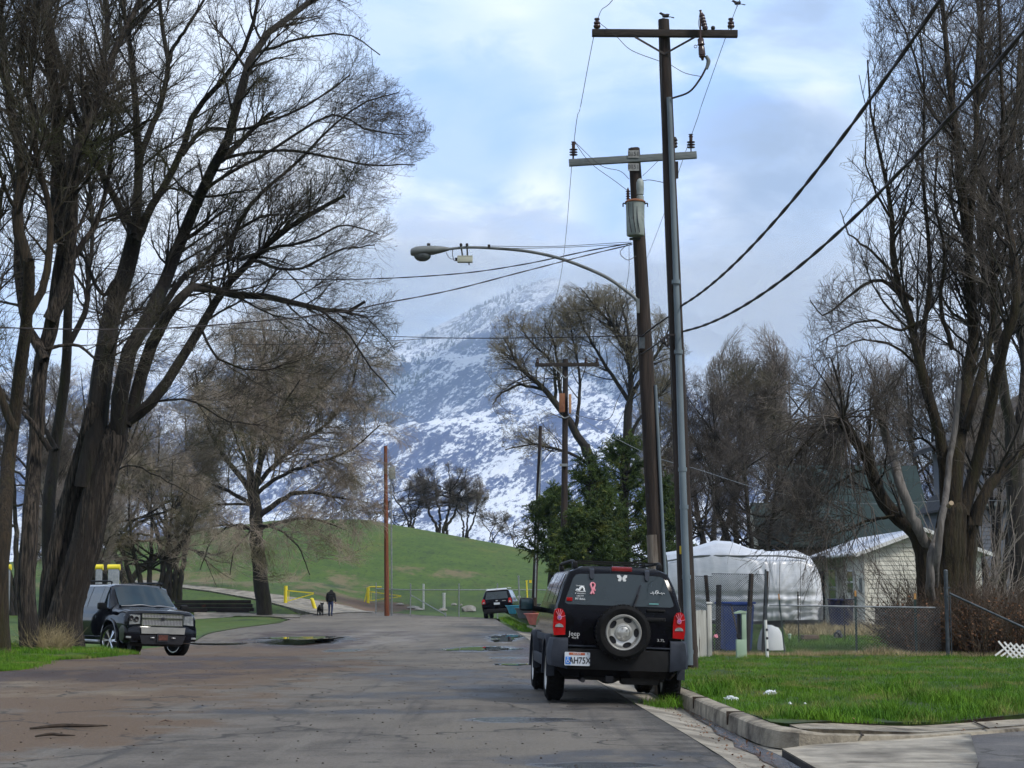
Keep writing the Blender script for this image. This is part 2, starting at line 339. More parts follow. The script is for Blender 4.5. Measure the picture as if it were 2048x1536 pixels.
# ------------------------------------------------------------------ terrain
def S(t): t = min(1., max(0., t)); return t*t*(3-2*t)
def xk(y): return 2.40-.033*(max(y, 17)-17)
CREST = ([-130, -70, -45, -36, -25, -16, -9, -5, -.7, 10, 22, 60], [2.5, 3.4, 5.6, 7.8, 9.4, 9.5, 8.25, 7.5, 6.7, 4.2, 1.5, .6])
def gz(x, y):
    z = -.28*math.exp(-(((x+8)/6)**2+((y-52)/9)**2)**2)+.15*math.exp(-((x+11.5)/2)**2-((y-41.2)/2)**2)
    if y > 104:
        s = S((y-116)/76) if y < 192 else 1-S((y-192)/90)*.9
        c = float(np.interp(x, *CREST))
        z += max(c*s, .080*min(y-106, 30)*S((-7-x)/9)*(1-S((y-192)/90)) if y > 106 else 0)
    return z
def on_lawn(x, y):
    if y < 16 or y > 118: return False
    if y > 17.9: return x > xk(y)+.17 and (x-5.6)*.8+19.65 < y or (x > xk(y)+.17 and x < 5.6 and y > 17.7+(x-2.6)*.65)
    return False
def lz(x, y): return .13-.09*S((x-2.9)/2)*S((21.5-y)/2.5)+.0055*max(0, y-37)+.012*math.sin(x*1.7+y*.9)+.01*math.sin(y*2.3-x)
def hz(x, y): return max(lz(x, y), gz(x, y)) if on_lawn(x, y) else gz(x, y)
def G(px, py):
    p = None; Y = 9.
    while Y < 400:
        p = pt(px, py, Y)
        if p.z <= hz(p.x, Y):
            a, b = Y/1.01, Y
            for _ in range(12):
                m = (a+b)/2; q = pt(px, py, m)
                if q.z <= hz(q.x, m): b = m
                else: a = m
            q = pt(px, py, b); return Vector((q.x, b, hz(q.x, b)))
        Y *= 1.01
    return p
def sheet(name, poly, zf, step, m, kind='structure', smooth=True, skirt=.25):
    poly = [Vector(p[:2]) for p in poly]; n = len(poly); P = []
    for i in range(n):
        a, b = poly[i], poly[(i+1) % n]; k = max(1, int((b-a).length/(step if callable(step) is False else step((a.y+b.y)/2))))
        P += [a.lerp(b, j/k) for j in range(k)]
    E = [(i, (i+1) % len(P)) for i in range(len(P))]; nb = len(P)
    ys = [p.y for p in poly]; xs = [p.x for p in poly]; y = min(ys)
    while y < max(ys):
        st = step(y) if callable(step) else step; x = min(xs)+st/2
        while x < max(xs): P.append(Vector((x, y))); x += st
        y += st
    v, e, f, *_ = delaunay_2d_cdt(P, E, [], 1, 1e-5)
    bm = bmesh.new(); vs = [bm.verts.new((p.x, p.y, zf(p.x, p.y))) for p in v]
    for t in f:
        if len(t) >= 3:
            q = bm.faces.new([vs[i] for i in t])
    for q in bm.faces:
        q.normal_update()
        if q.normal.z < 0: q.normal_flip()
    if skirt:
        be = [e_ for e_ in bm.edges if len(e_.link_faces) == 1]; lo_ = {}
        for e_ in be:
            for v_ in e_.verts:
                if v_ not in lo_: lo_[v_] = bm.verts.new((v_.co.x, v_.co.y, v_.co.z-skirt))
        for e_ in be: bm.faces.new((e_.verts[0], e_.verts[1], lo_[e_.verts[1]], lo_[e_.verts[0]]))
    me = bpy.data.meshes.new(name); bm.to_mesh(me); bm.free()
    for q in me.polygons: q.use_smooth = smooth
    o = link_mesh(name, me, m); o['kind'] = kind; return o
# materials with places on them -------------------------------------------------
def place_mat(name, base, layers, rough=.85, bump=.4, bsc=30, roughs=None, crack=False):
    """base (c1,c2,scale); layers: (colour, [(x,y,rx,ry)...] or None, scale, lo, hi) mixed by noise and by soft patches at real places"""
    m = bpy.data.materials.new(name); m.use_nodes = True; t = m.node_tree; b = t.nodes['Principled BSDF']; NN = t.nodes.new; LL = t.links.new
    tcn = NN('ShaderNodeTexCoord'); obj = tcn.outputs['Object']
    def nz(s, d=8, st=(1, 1, 1), r=.62):
        mp = NN('ShaderNodeMapping'); mp.inputs['Scale'].default_value = st; LL(obj, mp.inputs[0]); n = NN('ShaderNodeTexNoise')
        n.inputs['Scale'].default_value = s; n.inputs['Detail'].default_value = d; n.inputs['Roughness'].default_value = r; LL(mp.outputs[0], n.inputs['Vector']); return n.outputs[0]
    def rg(x, a, b2, c=0, d=1):
        q = NN('ShaderNodeMapRange'); q.interpolation_type = 'SMOOTHSTEP'; LL(x, q.inputs[0])
        for i, v in enumerate((a, b2, c, d)): q.inputs[i+1].default_value = v
        return q.outputs[0]
    def mm(op, a, c):
        q = NN('ShaderNodeMath'); q.operation = op
        for i, v in enumerate((a, c)):
            if isinstance(v, (int, float)): q.inputs[i].default_value = v
            else: LL(v, q.inputs[i])
        return q.outputs[0]
    def mix(f, a, c):
        q = NN('ShaderNodeMix'); q.data_type = 'RGBA'; LL(f, q.inputs[0])
        for i, v in ((6, a), (7, c)):
            if isinstance(v, tuple): q.inputs[i].default_value = (*v, 1)
            else: LL(v, q.inputs[i])
        return q.outputs[2]
    cur = mix(rg(nz(base[2]), .38, .62), base[0], base[1])
    edge = nz(1.1, 6); rough_s = None
    for colr, spots, s, lo, hi, st, ro in layers:
        f = rg(nz(s, 8, st), lo, hi)
        if spots:
            g = None
            for x, y, rx, ry in spots:
                mp = NN('ShaderNodeMapping'); mp.vector_type = 'POINT'; mp.inputs['Location'].default_value = (-x/rx, -y/ry, 0); mp.inputs['Scale'].default_value = (1/rx, 1/ry, 0)
                LL(obj, mp.inputs[0]); v = NN('ShaderNodeVectorMath'); v.operation = 'LENGTH'; LL(mp.outputs[0], v.inputs[0])
                d = mm('ADD', v.outputs['Value'], mm('MULTIPLY', mm('SUBTRACT', edge, .5), 1.5)); q = rg(d, 1.05, .72)
                g = q if g is None else mm('MAXIMUM', g, q)
            f = mm('MULTIPLY', f, g)
        cur = mix(f, cur, colr)
        if ro is not None:
            q = NN('ShaderNodeMix'); q.data_type = 'FLOAT'; LL(f, q.inputs[0]); q.inputs[3].default_value = ro
            if rough_s is None: q.inputs[2].default_value = rough
            else: LL(rough_s, q.inputs[2])
            rough_s = q.outputs[0]
    grain = nz(bsc, 4, (1, 1, 1), .8)
    q = NN('ShaderNodeMix'); q.data_type = 'RGBA'; q.blend_type = 'MULTIPLY'; LL(rg(grain, .3, .7, 0, 1), q.inputs[0]); LL(cur, q.inputs[6]); q.inputs[7].default_value = (.55, .55, .57, 1); cur = q.outputs[2]
    h = grain
    if crack:
        vo = NN('ShaderNodeTexVoronoi'); vo.feature = 'DISTANCE_TO_EDGE'; vo.inputs['Scale'].default_value = .42
        mp = NN('ShaderNodeMapping'); LL(obj, mp.inputs[0]); mp.inputs['Scale'].default_value = (1, .6, 1)
        av = NN('ShaderNodeVectorMath'); av.operation = 'ADD'; n2 = NN('ShaderNodeTexNoise'); n2.inputs['Scale'].default_value = 1.5; n2.inputs['Detail'].default_value = 5
        LL(obj, n2.inputs['Vector']); LL(mp.outputs[0], av.inputs[0]); LL(n2.outputs['Color'], av.inputs[1]); LL(av.outputs[0], vo.inputs['Vector'])
        ck = mm('MULTIPLY', rg(vo.outputs['Distance'], .020, .004), rg(nz(.35), .42, .50))
        cur = mix(mm('MULTIPLY', ck, .8), cur, (.025, .023, .02))
    LL(cur, b.inputs['Base Color']); b.inputs['Roughness'].default_value = rough
    if rough_s is not None: LL(rough_s, b.inputs['Roughness'])
    bp = NN('ShaderNodeBump'); bp.inputs['Strength'].default_value = bump; bp.inputs['Distance'].default_value = .02; LL(h, bp.inputs['Height']); LL(bp.outputs[0], b.inputs['Normal'])
    return m
one = (1, 1, 1)
PUD = ((605, 1282, 165, 14), (430, 1288, 110, 5), (1010, 1275, 60, 14), (960, 1297, 130, 9), (1030, 1329, 75, 5), (1040, 1440, 200, 10), (1190, 1531, 190, 13), (690, 1301, 70, 5), (1025, 1316, 70, 4))
def pspot(px, py, w_, h_, k=1.35):
    c = G(px, py); a = G(px, py-h_/2); b = G(px, py+h_/2); return (c.x, c.y, w_/2/FPX*c.y*k, abs(a.y-b.y)/2*k)
WET = [pspot(*p) for p in PUD]
M['road'] = place_mat('worn asphalt and dirt', ((.100, .088, .074), (.175, .155, .131), .9), [
    ((.185, .168, .142), None, 1.3, .48, .68, (1.6, .10, 1), None), ((.165, .15, .128), None, 3.6, .50, .70, (.6, 1.4, 1), None), ((.05, .047, .045), None, .9, .55, .72, (2.2, .09, 1), None), ((.045, .043, .042), None, 3.1, .56, .74, (.5, 1.5, 1), None),
    ((.175, .155, .125), None, .22, .46, .60, (1, .45, 1), None),                                  # dusty lighter bands
    ((.14, .095, .06), [(-9, 24, 6.0, 7), (-8.5, 33, 6.5, 10), (-8, 46, 5, 14), (-6, 18.5, 3.0, 4)], .6, .26, .50, (1, .6, 1), .95),   # brown dirt shoulder
    ((.055, .030, .020), [(-8.5, 31, 4.5, 3.2), (-5.5, 35, 2.5, 2.5), (-11, 29, 3, 2.0), (-9, 39, 5, 2), (-6, 62, 4, 9)], .8, .36, .55, (1, .5, 1), .6),  # damp mud
    ((.22, .175, .12), [(-9.5, 27.5, 3.2, 1.3), (-7.2, 25, 2.4, 1.0)], 1.6, .38, .62, (1, .6, 1), .95),
    ((.22, .195, .16), [(-3, 75, 4, 26), (-2, 95, 6, 14), (-9, 100, 5, 12)], .35, .35, .6, (1, .4, 1), None),
    ((.05, .047, .046), [(-1.2, 24.6, 1.6, 1.1), (-.4, 27.8, 1.1, 2.2), (1.1, 22.6, 1.1, 1.4), (1.0, 15.3, 1.2, .9), (-2.5, 21.3, 2.4, .5), (-1.5, 31, 1.8, 2.4), (.3, 41, .9, 7), (.7, 34, .7, 3), (-.4, 62, 1.3, 9)], 1.4, .33, .60, (1, .6, 1), .5),
    ((.045, .044, .045), WET, 1.0, .0, .25, one, .13),   # damp repairs
    ((.08, .045, .035), [(.9, 36, .8, 8), (.7, 46, .7, 6)], 1.2, .42, .55, (1, .3, 1), .5),
    ((.042, .040, .040), None, 1.1, .63, .72, (1, .35, 1), .5)], .85, .9, 26, crack=True)
M['ground'] = place_mat('park grass and earth', ((.040, .092, .003), (.072, .132, .005), .35), [
    ((.12, .135, .015), None, .12, .52, .70, (1, .3, 1), None), ((.062, .12, .006), None, 1.6, .46, .62, (1, .35, 1), None), ((.020, .050, .003), None, 3.2, .52, .66, (1, .4, 1), None),
    ((.17, .14, .065), [(-20, 140, 9, 9), (-13, 132, 5, 6), (-28, 138, 12, 10), (-6, 150, 5, 3)], .5, .40, .6, (1, .4, 1), None),
    ((.16, .095, .055), [(-11.2, 118, 3.0, 8), (-10, 127, 3.4, 5)], .6, .2, .42, (1, 1, 1), None),
    ((.02, .05, .006), None, .3, .56, .70, (1, .3, 1), None)], .95, .6, 9)
M['lawn'] = place_mat('lawn soil and thatch', ((.022, .055, .004), (.045, .095, .008), 1.4), [
    ((.12, .11, .04), None, .8, .60, .74, one, None), ((.05, .03, .018), [(4.6, 19.4, 1.0, .35), (3.3, 18.2, .6, .2)], 2, .3, .5, one, None),
    ((.10, .08, .045), [(5.5, 36.6, 4.0, .5), (11, 37, 3, .6), (8.6, 60, 5, 2.5), (9, 54, 3, 1.5)], 1, .25, .5, one, None)], .95, .6, 20)
# the ground, one sheet out to the horizon
def axis(lo, hi, fine_lo, fine_hi, st, g=1.22):
    a = list(np.arange(fine_lo, fine_hi+.01, st)); s = st
    while a[-1] < hi: s *= g; a.append(a[-1]+s)
    s = st
    while a[0] > lo: s *= g; a.insert(0, a[0]-s)
    return np.array(a)
gx = axis(-9000, 9000, -60, 42, 1.5); gy = axis(-300, 9000, 2, 260, 1.5)
def gbase(x, y):
    z = gz(x, y)-.05-(.35 if on_lawn(x, y) and y < 112 else 0)-(.12 if y < 112 and -16 < x < 5 else 0)
    return z-(S((y-300)/500)*8 if y > 300 else 0)
V = np.array([[x, y, gbase(x, y)] for y in gy for x in gx]); nx = len(gx)
F = np.array([[j*nx+i, j*nx+i+1, (j+1)*nx+i+1, (j+1)*nx+i] for j in range(len(gy)-1) for i in range(nx-1)])
tag(link_mesh('ground', np_mesh('ground', V, F), M['ground']), kind='structure')
# road and gravel shoulder
def rz(x, y):
    z = gz(x, y); g = xk(y)-x
    if g < .75: z -= .035*S((.75-g)/.5)
    return z
g2 = lambda px, py: (lambda p: (p.x, p.y))(G(px, py))
left_edge = [g2(*p) for p in ((0, 1343), (40, 1340), (62, 1330), (90, 1321), (180, 1317), (236, 1311), (262, 1300), (380, 1284), (400, 1266), (480, 1254), (560, 1245), (582, 1239), (560, 1235), (640, 1227), (700, 1221), (742, 1222), (820, 1228), (960, 1235), (1000, 1237))]
edge_r = [(xk(y)-.6, y) for y in np.arange(15.9, 104, 3)]
road_poly = [(-30, 3), (1.9, 3), (1.85, 15.5)]+edge_r+[(xk(104)-.5, 104)]+left_edge[::-1]+[(-16, 27.5), (-30, 27)]
sheet('road', road_poly, rz, lambda y: .5 if y < 60 else 1.5, M['road'])
# gutter pan
sheet('gutter', [(1.84, 3), (2.45, 3), (2.45, 16.2), (2.95, 16.8), (2.72, 17.0), (2.42, 17.4)]+[(xk(y), y) for y in np.arange(18, 70, 2)]+[(xk(y)-.62, y) for y in np.arange(68, 16, -2)]+[(1.83, 15.5)],
      lambda x, y: rz(x, y)+.006-.04*S((x-(xk(y)-.6))/.5), .3, M['concrete'])
sheet('side_street', [(2.452, 3), (20, 3), (20, 27), (8.2, 20.9), (5.6, 18.72), (4.05, 17.42), (3.2, 16.9), (2.8, 16.62), (2.455, 16.2)], lambda x, y: gz(x, y)-.012, .5,
      place_mat('dark side street asphalt', ((.085, .082, .085), (.12, .115, .112), .8), [((.16, .15, .14), None, .6, .5, .62, one, None)], .8, .5, 40, crack=True))
sheet('driveway_apron', [(2.456, 12.2), (3.1, 12.3), (3.9, 14.9), (4.62, 17.93), (4.05, 17.43), (3.2, 16.91), (2.8, 16.63), (2.458, 16.2)], lambda x, y: gz(x, y)+.004, .3, M['concrete'])
# kerb, extruded along its line; joints every three metres are real gaps
kp = [(xk(y), y, .13) for y in np.arange(72, 18.2, -1.)]+[(2.40, 17.6, .13), (2.44, 17.2, .13), (2.54, 16.9, .128), (2.7, 16.75, .12), (2.9, 16.76, .10), (3.2, 16.93, .075), (3.6, 17.17, .05), (4.05, 17.45, .03), (4.8, 18.08, .018), (5.6, 18.75, .015), (8.2, 20.93, .015), (20, 31, .015)]
mb = MB(); prof = [(-.0, -.10), (.012, .82), (.035, .96), (.07, 1.), (.17, 1.02), (.17, -.6)]
rings = []
for i, p in enumerate(kp):
    a = Vector(kp[max(0, i-1)]); b = Vector(kp[min(len(kp)-1, i+1)]); t = (b-a); t.z = 0; t.normalize(); n = Vector((-t.y, t.x, 0))
    if n.x < 0 and i < 54: n = -n
    if i >= 54 and n.y < 0 and n.x < 0: n = -n
    jx = .006*noise.noise(Vector((i*1.7, 0, 0)))
    rings.append([mb.bm.verts.new((p[0]+n.x*(u+jx), p[1]+n.y*(u+jx), gz(p[0], p[1])-.045*(v < .5)+max(v, -.3)*p[2]+.008*noise.noise(Vector((i*.9, u*9, v))))) for u, v in prof])
for a, b in zip(rings, rings[1:]):
    for k in range(len(prof)-1): mb.bm.faces.new((a[k], b[k], b[k+1], a[k+1]))
tag(mb.build('kerb', M['kerb']), kind='structure')
mb = MB()
for y in (19.2, 21.9, 24.9, 28, 31): mb.box((xk(y)+.085, y, .07), (.19, .02, .145))
for a, b in (((3.35, 16.98), (3.42, 18.0)), ((4.85, 18.1), (4.95, 19.1))): mb.bar((a[0], a[1], .062-.02*(a[0] > 4)), (b[0], b[1], .07-.025*(a[0] > 4)), .018, .012)
mb.bar((2.8, 14.9, .001), (3.9, 14.9, .001), .015, .01)
tag(mb.build('kerb_joints', M['soil']), kind='structure')
sheet('sidewalk', [(2.74, 16.93), (2.95, 16.93), (3.25, 17.12), (3.65, 17.36), (4.05, 17.63), (4.8, 18.26), (5.6, 18.93), (8.2, 21.1), (8.2, 21.95), (5.6, 19.68), (4.6, 18.9), (3.9, 18.43), (3.2, 17.93), (2.72, 17.5)],
      lambda x, y: .128-.10*S((x-2.75)/1.6), .25, M['kerb'])
lawn_poly = [(xk(y)+.165, y) for y in np.arange(108, 18.5, -2.)]+[(2.565, 17.6), (2.72, 17.45), (3.2, 17.90), (3.9, 18.40), (4.6, 18.87), (5.6, 19.65), (8.2, 21.9), (14, 27), (34, 42), (34, 108)]
sheet('lawn', lawn_poly, lz, lambda y: .6 if y < 45 else 2., M['lawn'])
# park paths
pth = [g2(*p) for p in ((745, 1226), (700, 1214), (640, 1203), (590, 1196), (520, 1186), (420, 1175), (330, 1167), (250, 1160))]
pb = [g2(*p) for p in ((640, 1231), (600, 1222), (560, 1211), (505, 1198), (420, 1183), (330, 1172), (250, 1163.5))]
sheet('footpath', pth+pb[::-1], lambda x, y: gz(x, y)+.05, 1., M['concrete'])
pth = [g2(*p) for p in ((388, 1226), (450, 1226), (560, 1229), (600, 1230), (600, 1236), (540, 1234), (470, 1233), (388, 1240))]
sheet('park_path', pth, lambda x, y: gz(x, y)+.04, .8, M['concrete'])
# grass strip left and verge by the tree, over the road's edge
sheet('verge', [g2(*p) for p in ((388, 1284), (384, 1240), (470, 1233.5), (540, 1234.5), (575, 1240), (560, 1246), (480, 1256), (420, 1267))], lambda x, y: gz(x, y)+.022, .8, M['ground'], skirt=.06)
sheet('grass_strip', [(-30, 60), (-14.5, 58), (-13.6, 50), (-10.6, 43.6), (-9.4, 41.2)]+[g2(*p) for p in ((236, 1311), (180, 1316), (90, 1320), (62, 1329), (40, 1338), (0, 1342))]+[(-16, 27.6), (-30, 27)], lambda x, y: gz(x, y)+.022, .8, M['ground'], skirt=.06)
# puddles
def puddle(px, py, wpx, hpx, seed, lift=.007, name='puddle'):
    c = G(px, py); a = G(px, py-hpx/2); b = G(px, py+hpx/2); rx = wpx/2/FPX*c.y; ry = abs(a.y-b.y)/2; rn = random.Random(seed); ph = [rn.uniform(0, 6.28) for _ in range(5)]
    pts = []
    for i in range(48):
        t = i/48*2*math.pi; k = 1+.16*math.sin(2*t+ph[0])+.12*math.sin(3*t+ph[1])+.10*math.sin(5*t+ph[2])+.07*math.sin(9*t+ph[3])+.05*math.sin(14*t+ph[4])
        pts.append((c.x+rx*k*math.cos(t), c.y+ry*k*math.sin(t)))
    zz = max(rz(x, y) for x, y in pts+[(c.x, c.y)])+lift
    zz = max(rz(x, y) for x, y in pts)+.003
    sheet(name, pts, (lambda x, y: zz) if seed < 2 else (lambda x, y: rz(x, y)+lift), .3, M['water'], skirt=.009)
for i, (px, py, ww, hh) in enumerate(PUD[:5]):
    puddle(px, py, ww, hh, i)
gp = [(2.33, 24), (2.34, 21.5), (2.30, 19.6), (2.34, 18.4), (2.35, 17.2), (2.42, 16.3), (2.43, 15.2), (2.44, 13)]; gq = [(2.30, 13), (2.26, 14.6), (2.19, 15.6), (2.22, 16.2), (2.12, 17.0), (2.2, 17.7), (2.13, 18.6), (2.2, 19.6), (2.16, 21), (2.22, 24)]
sheet('gutter_water', gp+gq, lambda x, y: rz(x, y)-.016+.004*noise.noise(Vector((x*14, y*9, 0))), .06, mat('rippling runoff', (.025, .022, .024), (.07, .06, .06), 9, .06, .5, 0, .6, bscale=30, c3=(.10, .04, .025), s3=3, lo3=.55, rough2=.2))
# ------------------------------------------------------------------ mountain
def fbm(x, y, o=6, s=1., seed=0):
    return noise.fractal(Vector((x*s+seed, y*s, seed*.3)), 1.0, 2.0, o)
def rdg(x, y, s, seed=0): return noise.ridged_multi_fractal(Vector((x*s+seed, y*s, seed)), .9, 2.1, 6, 1., 2.)
xs = np.arange(-2700, 3401, 20.); ys = np.arange(2600, 7700, 24.)
def mtn(x, y):
    # crest height by azimuth, as seen from the road
    a = x/y
    cr = float(np.interp(a, [-.8, -.3, -.16, -.10, -.055, -.018, .0, .024, .06, .10, .14, .25, .8], [600, 760, 850, 870, 935, 1035, 1085, 1150, 1060, 740, 480, 340, 260]))
    t = (y-2700)/3700.
    f = (max(0, min(1, t))**1.12) if t < 1 else 1-.5*(t-1)
    foot = 26*S((y-2600)/200)
    u = (x*.80+y*.60)/1000.; v = (-x*.60+y*.80)/1000.
    r = rdg(u*1.1, v*.5, 1.5, 3.1)-1.0
    z = foot+cr*f+(70*r+120*fbm(x/1000, y/1000, 6, 1.7, 7.3)+34*(rdg(x/1000, y/1000, 6., 1.7)-1))*S(t*2.2)*(1-.75*S((t-.82)*6))
    return z-8
V = np.array([[x, y, mtn(x, y)] for y in ys for x in xs]); nx = len(xs)
F = np.array([[j*nx+i, j*nx+i+1, (j+1)*nx+i+1, (j+1)*nx+i] for j in range(len(ys)-1) for i in range(nx-1)])
m = bpy.data.materials.new('snow and shade-blue rock'); m.use_nodes = True; t = m.node_tree; b = t.nodes['Principled BSDF']; NN = t.nodes.new; LL = t.links.new
tcn = NN('ShaderNodeTexCoord')
def _nz(s, d, st=(1, 1, 1), rot=0, r=.65):
    mp = NN('ShaderNodeMapping'); mp.inputs['Scale'].default_value = st; mp.vector_type = 'TEXTURE'; mp.inputs['Rotation'].default_value = (0, rot if abs(rot) > .6 or rot < 0 else 0, 0 if rot < 0 else rot); LL(tcn.outputs['Object'], mp.inputs[0])
    n = NN('ShaderNodeTexNoise'); n.inputs['Scale'].default_value = s; n.inputs['Detail'].default_value = d; n.inputs['Roughness'].default_value = r; LL(mp.outputs[0], n.inputs['Vector']); return n.outputs[0]
def _rg(x, a, b2, c=0, d=1):
    q = NN('ShaderNodeMapRange'); LL(x, q.inputs[0])
    for i, v in enumerate((a, b2, c, d)): q.inputs[i+1].default_value = v
    return q.outputs[0]
def _mm(op, a, c):
    q = NN('ShaderNodeMath'); q.operation = op
    for i, v in enumerate((a, c)):
        if isinstance(v, (int, float)): q.inputs[i].default_value = v
        else: LL(v, q.inputs[i])
    return q.outputs[0]
def _mix(f, a, c):
    q = NN('ShaderNodeMix'); q.data_type = 'RGBA'; LL(f, q.inputs[0])
    for i, v in ((6, a), (7, c)):
        if isinstance(v, tuple): q.inputs[i].default_value = (*v, 1)
        else: LL(v, q.inputs[i])
    return q.outputs[2]
sp_ = NN('ShaderNodeSeparateXYZ'); LL(tcn.outputs['Object'], sp_.inputs[0]); zc = sp_.outputs['Z']
speck = _nz(.11, 6, (1.5, 9, .8), R(-34), .75); mid = _nz(.024, 9, (2.6, 50, .8), R(-40), .7); broad = _nz(.0050, 8, (2.4, 50, .9), R(-38))
s = _mm('ADD', _mm('MULTIPLY', speck, 1.25), _mm('ADD', _mm('MULTIPLY', mid, .85), _mm('MULTIPLY', broad, .60)))
s = _mm('ADD', s, _rg(zc, 60, 900, .0, .12))
geo = NN('ShaderNodeNewGeometry'); sg = NN('ShaderNodeSeparateXYZ'); LL(geo.outputs['Normal'], sg.inputs[0])
s = _mm('ADD', s, _rg(sg.outputs['Z'], .7, .98, -.12, .10))
snow = _rg(s, 1.335, 1.44)
rock = _mix(_rg(_nz(.02, 6), .4, .6), (.026, .048, .17), (.065, .08, .19))  # rock colour pushed blue, carrying the blue shade of the slopes
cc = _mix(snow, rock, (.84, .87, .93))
trees = _mm('MULTIPLY', _rg(_nz(.045, 3, (1, 1, 3)), .53, .57), _rg(zc, 800, 930))
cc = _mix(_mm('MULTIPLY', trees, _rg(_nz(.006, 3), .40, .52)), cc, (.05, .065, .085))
LL(cc, b.inputs['Base Color']); b.inputs['Roughness'].default_value = .9
bp = NN('ShaderNodeBump'); bp.inputs['Strength'].default_value = 1; bp.inputs['Distance'].default_value = 14; LL(mid, bp.inputs['Height']); LL(bp.outputs[0], b.inputs['Normal'])
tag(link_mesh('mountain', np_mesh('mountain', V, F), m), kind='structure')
# tall firs standing on the upper slopes, far too many to count
rng = np.random.default_rng(5); vs = []; fs = []
n = 0
while n < 2200:
    a = rng.uniform(-.085, .12); y = rng.uniform(5000, 6380); x = a*y
    if noise.noise(Vector((x/260, y/260, 1))) < .02: continue
    z = mtn(x, y)-2; h = rng.uniform(9, 20); r = h*.2; k = len(vs)
    vs += [(x-r, y-r, z), (x+r, y-r, z), (x+r, y+r, z), (x-r, y+r, z), (x, y, z+h)]
    fs += [(k, k+1, k+4), (k+1, k+2, k+4), (k+2, k+3, k+4), (k+3, k, k+4)]; n += 1
o = link_mesh('mountain_forest', np_mesh('mountain_forest', vs, fs, False), mat('far firs', (.03, .04, .05), (.05, .06, .07), .01, .9)); tag(o, 'sparse dark firs scattered over the snowy upper mountainside', 'forest', kind='stuff')
# ------------------------------------------------------------------ trees
def limb(pts, w0, w1, Y, K=14, seed=0, wob=.018):
    """pts (px,py[,dY]); widths in photo pixels at depth Y"""
    rn = np.random.default_rng(seed); n = len(pts); P = []; ph = rn.uniform(0, 6.28); am = rn.uniform(.3, 1.)
    for i, p in enumerate(pts):
        dy = p[2] if len(p) > 2 else am*math.sin(ph+i*.7)*min(1, i*.3)*1.2
        P.append(tuple(pt(p[0], p[1], Y+dy)))
    P = smooth_path(P, K); L_ = np.linalg.norm(P[-1]-P[0]); P[1:-1] += rn.normal(0, wob*Y/60, (K-2, 3))
    r = np.linspace(w0, w1, K)/2/FPX*Y
    return P, r
def spawn(rng, P, Rr, M_, Lr, ang, trop, rr, K=5, t0=.15, wig=.12, taper=.3, rmin=.003, rmax=1., tl=.35, ln=None):
    n, Kp, _ = P.shape; seg = np.linalg.norm(np.diff(P, axis=1), axis=2).sum(1); idx = rng.choice(n, M_, p=seg/seg.sum())
    t = t0+(1-t0)*rng.random(M_)**.7; f = t*(Kp-1)-1e-6; i = np.clip(f.astype(int), 0, Kp-2); a = (f-i)[:, None]
    p0, p1 = P[idx, i], P[idx, i+1]; base = p0+(p1-p0)*a; T = nrm(p1-p0); rb = Rr[idx, i]*(1-a[:, 0])+Rr[idx, i+1]*a[:, 0]
    pr = nrm(np.cross(T, rng.normal(size=(M_, 3)))); an = np.radians(ang)*rng.uniform(.55, 1.35, M_)[:, None]
    d = nrm(np.cos(an)*T+np.sin(an)*pr); Ln = rng.uniform(Lr[0], Lr[1], M_)*(1-tl*t); st = (Ln/(K-1))[:, None]
    tr = np.asarray(trop, float); pts = [base]
    for k in range(1, K):
        d = nrm(d+tr*(1./K)+rng.normal(0, wig, (M_, 3))); pts.append(pts[-1]+d*st)
    r0 = np.clip(rb*rr, rmin, rmax); return np.stack(pts, 1), r0[:, None]*np.linspace(1, taper, K)[None]
def crown(rng, limbs, levels, sides=(6, 4, 3, 3), clip=None):
    """limbs list of (P[K,3], r[K]); levels list of dict"""
    K = 14; P = np.stack([p for p, _ in limbs]); Rr = np.stack([r for _, r in limbs]); out = []
    for li, lv in enumerate(levels):
        P, Rr = spawn(rng, P, Rr, **lv)
        if clip is not None:
            e = P[:, -1]; k = clip(e); P, Rr = P[k], Rr[k]
        out.append(tubes(P, Rr, lv.get('S', sides[min(li, len(sides)-1)]) if False else sides[min(li, len(sides)-1)]))
    return out
def proj(E):
    d = E-np.array([0, 0, CAMZ]); c = _cp*d[:, 1]+_sp*d[:, 2]; v = -_sp*d[:, 1]+_cp*d[:, 2]
    return 1024+FPX*d[:, 0]/c, 768-FPX*v/c
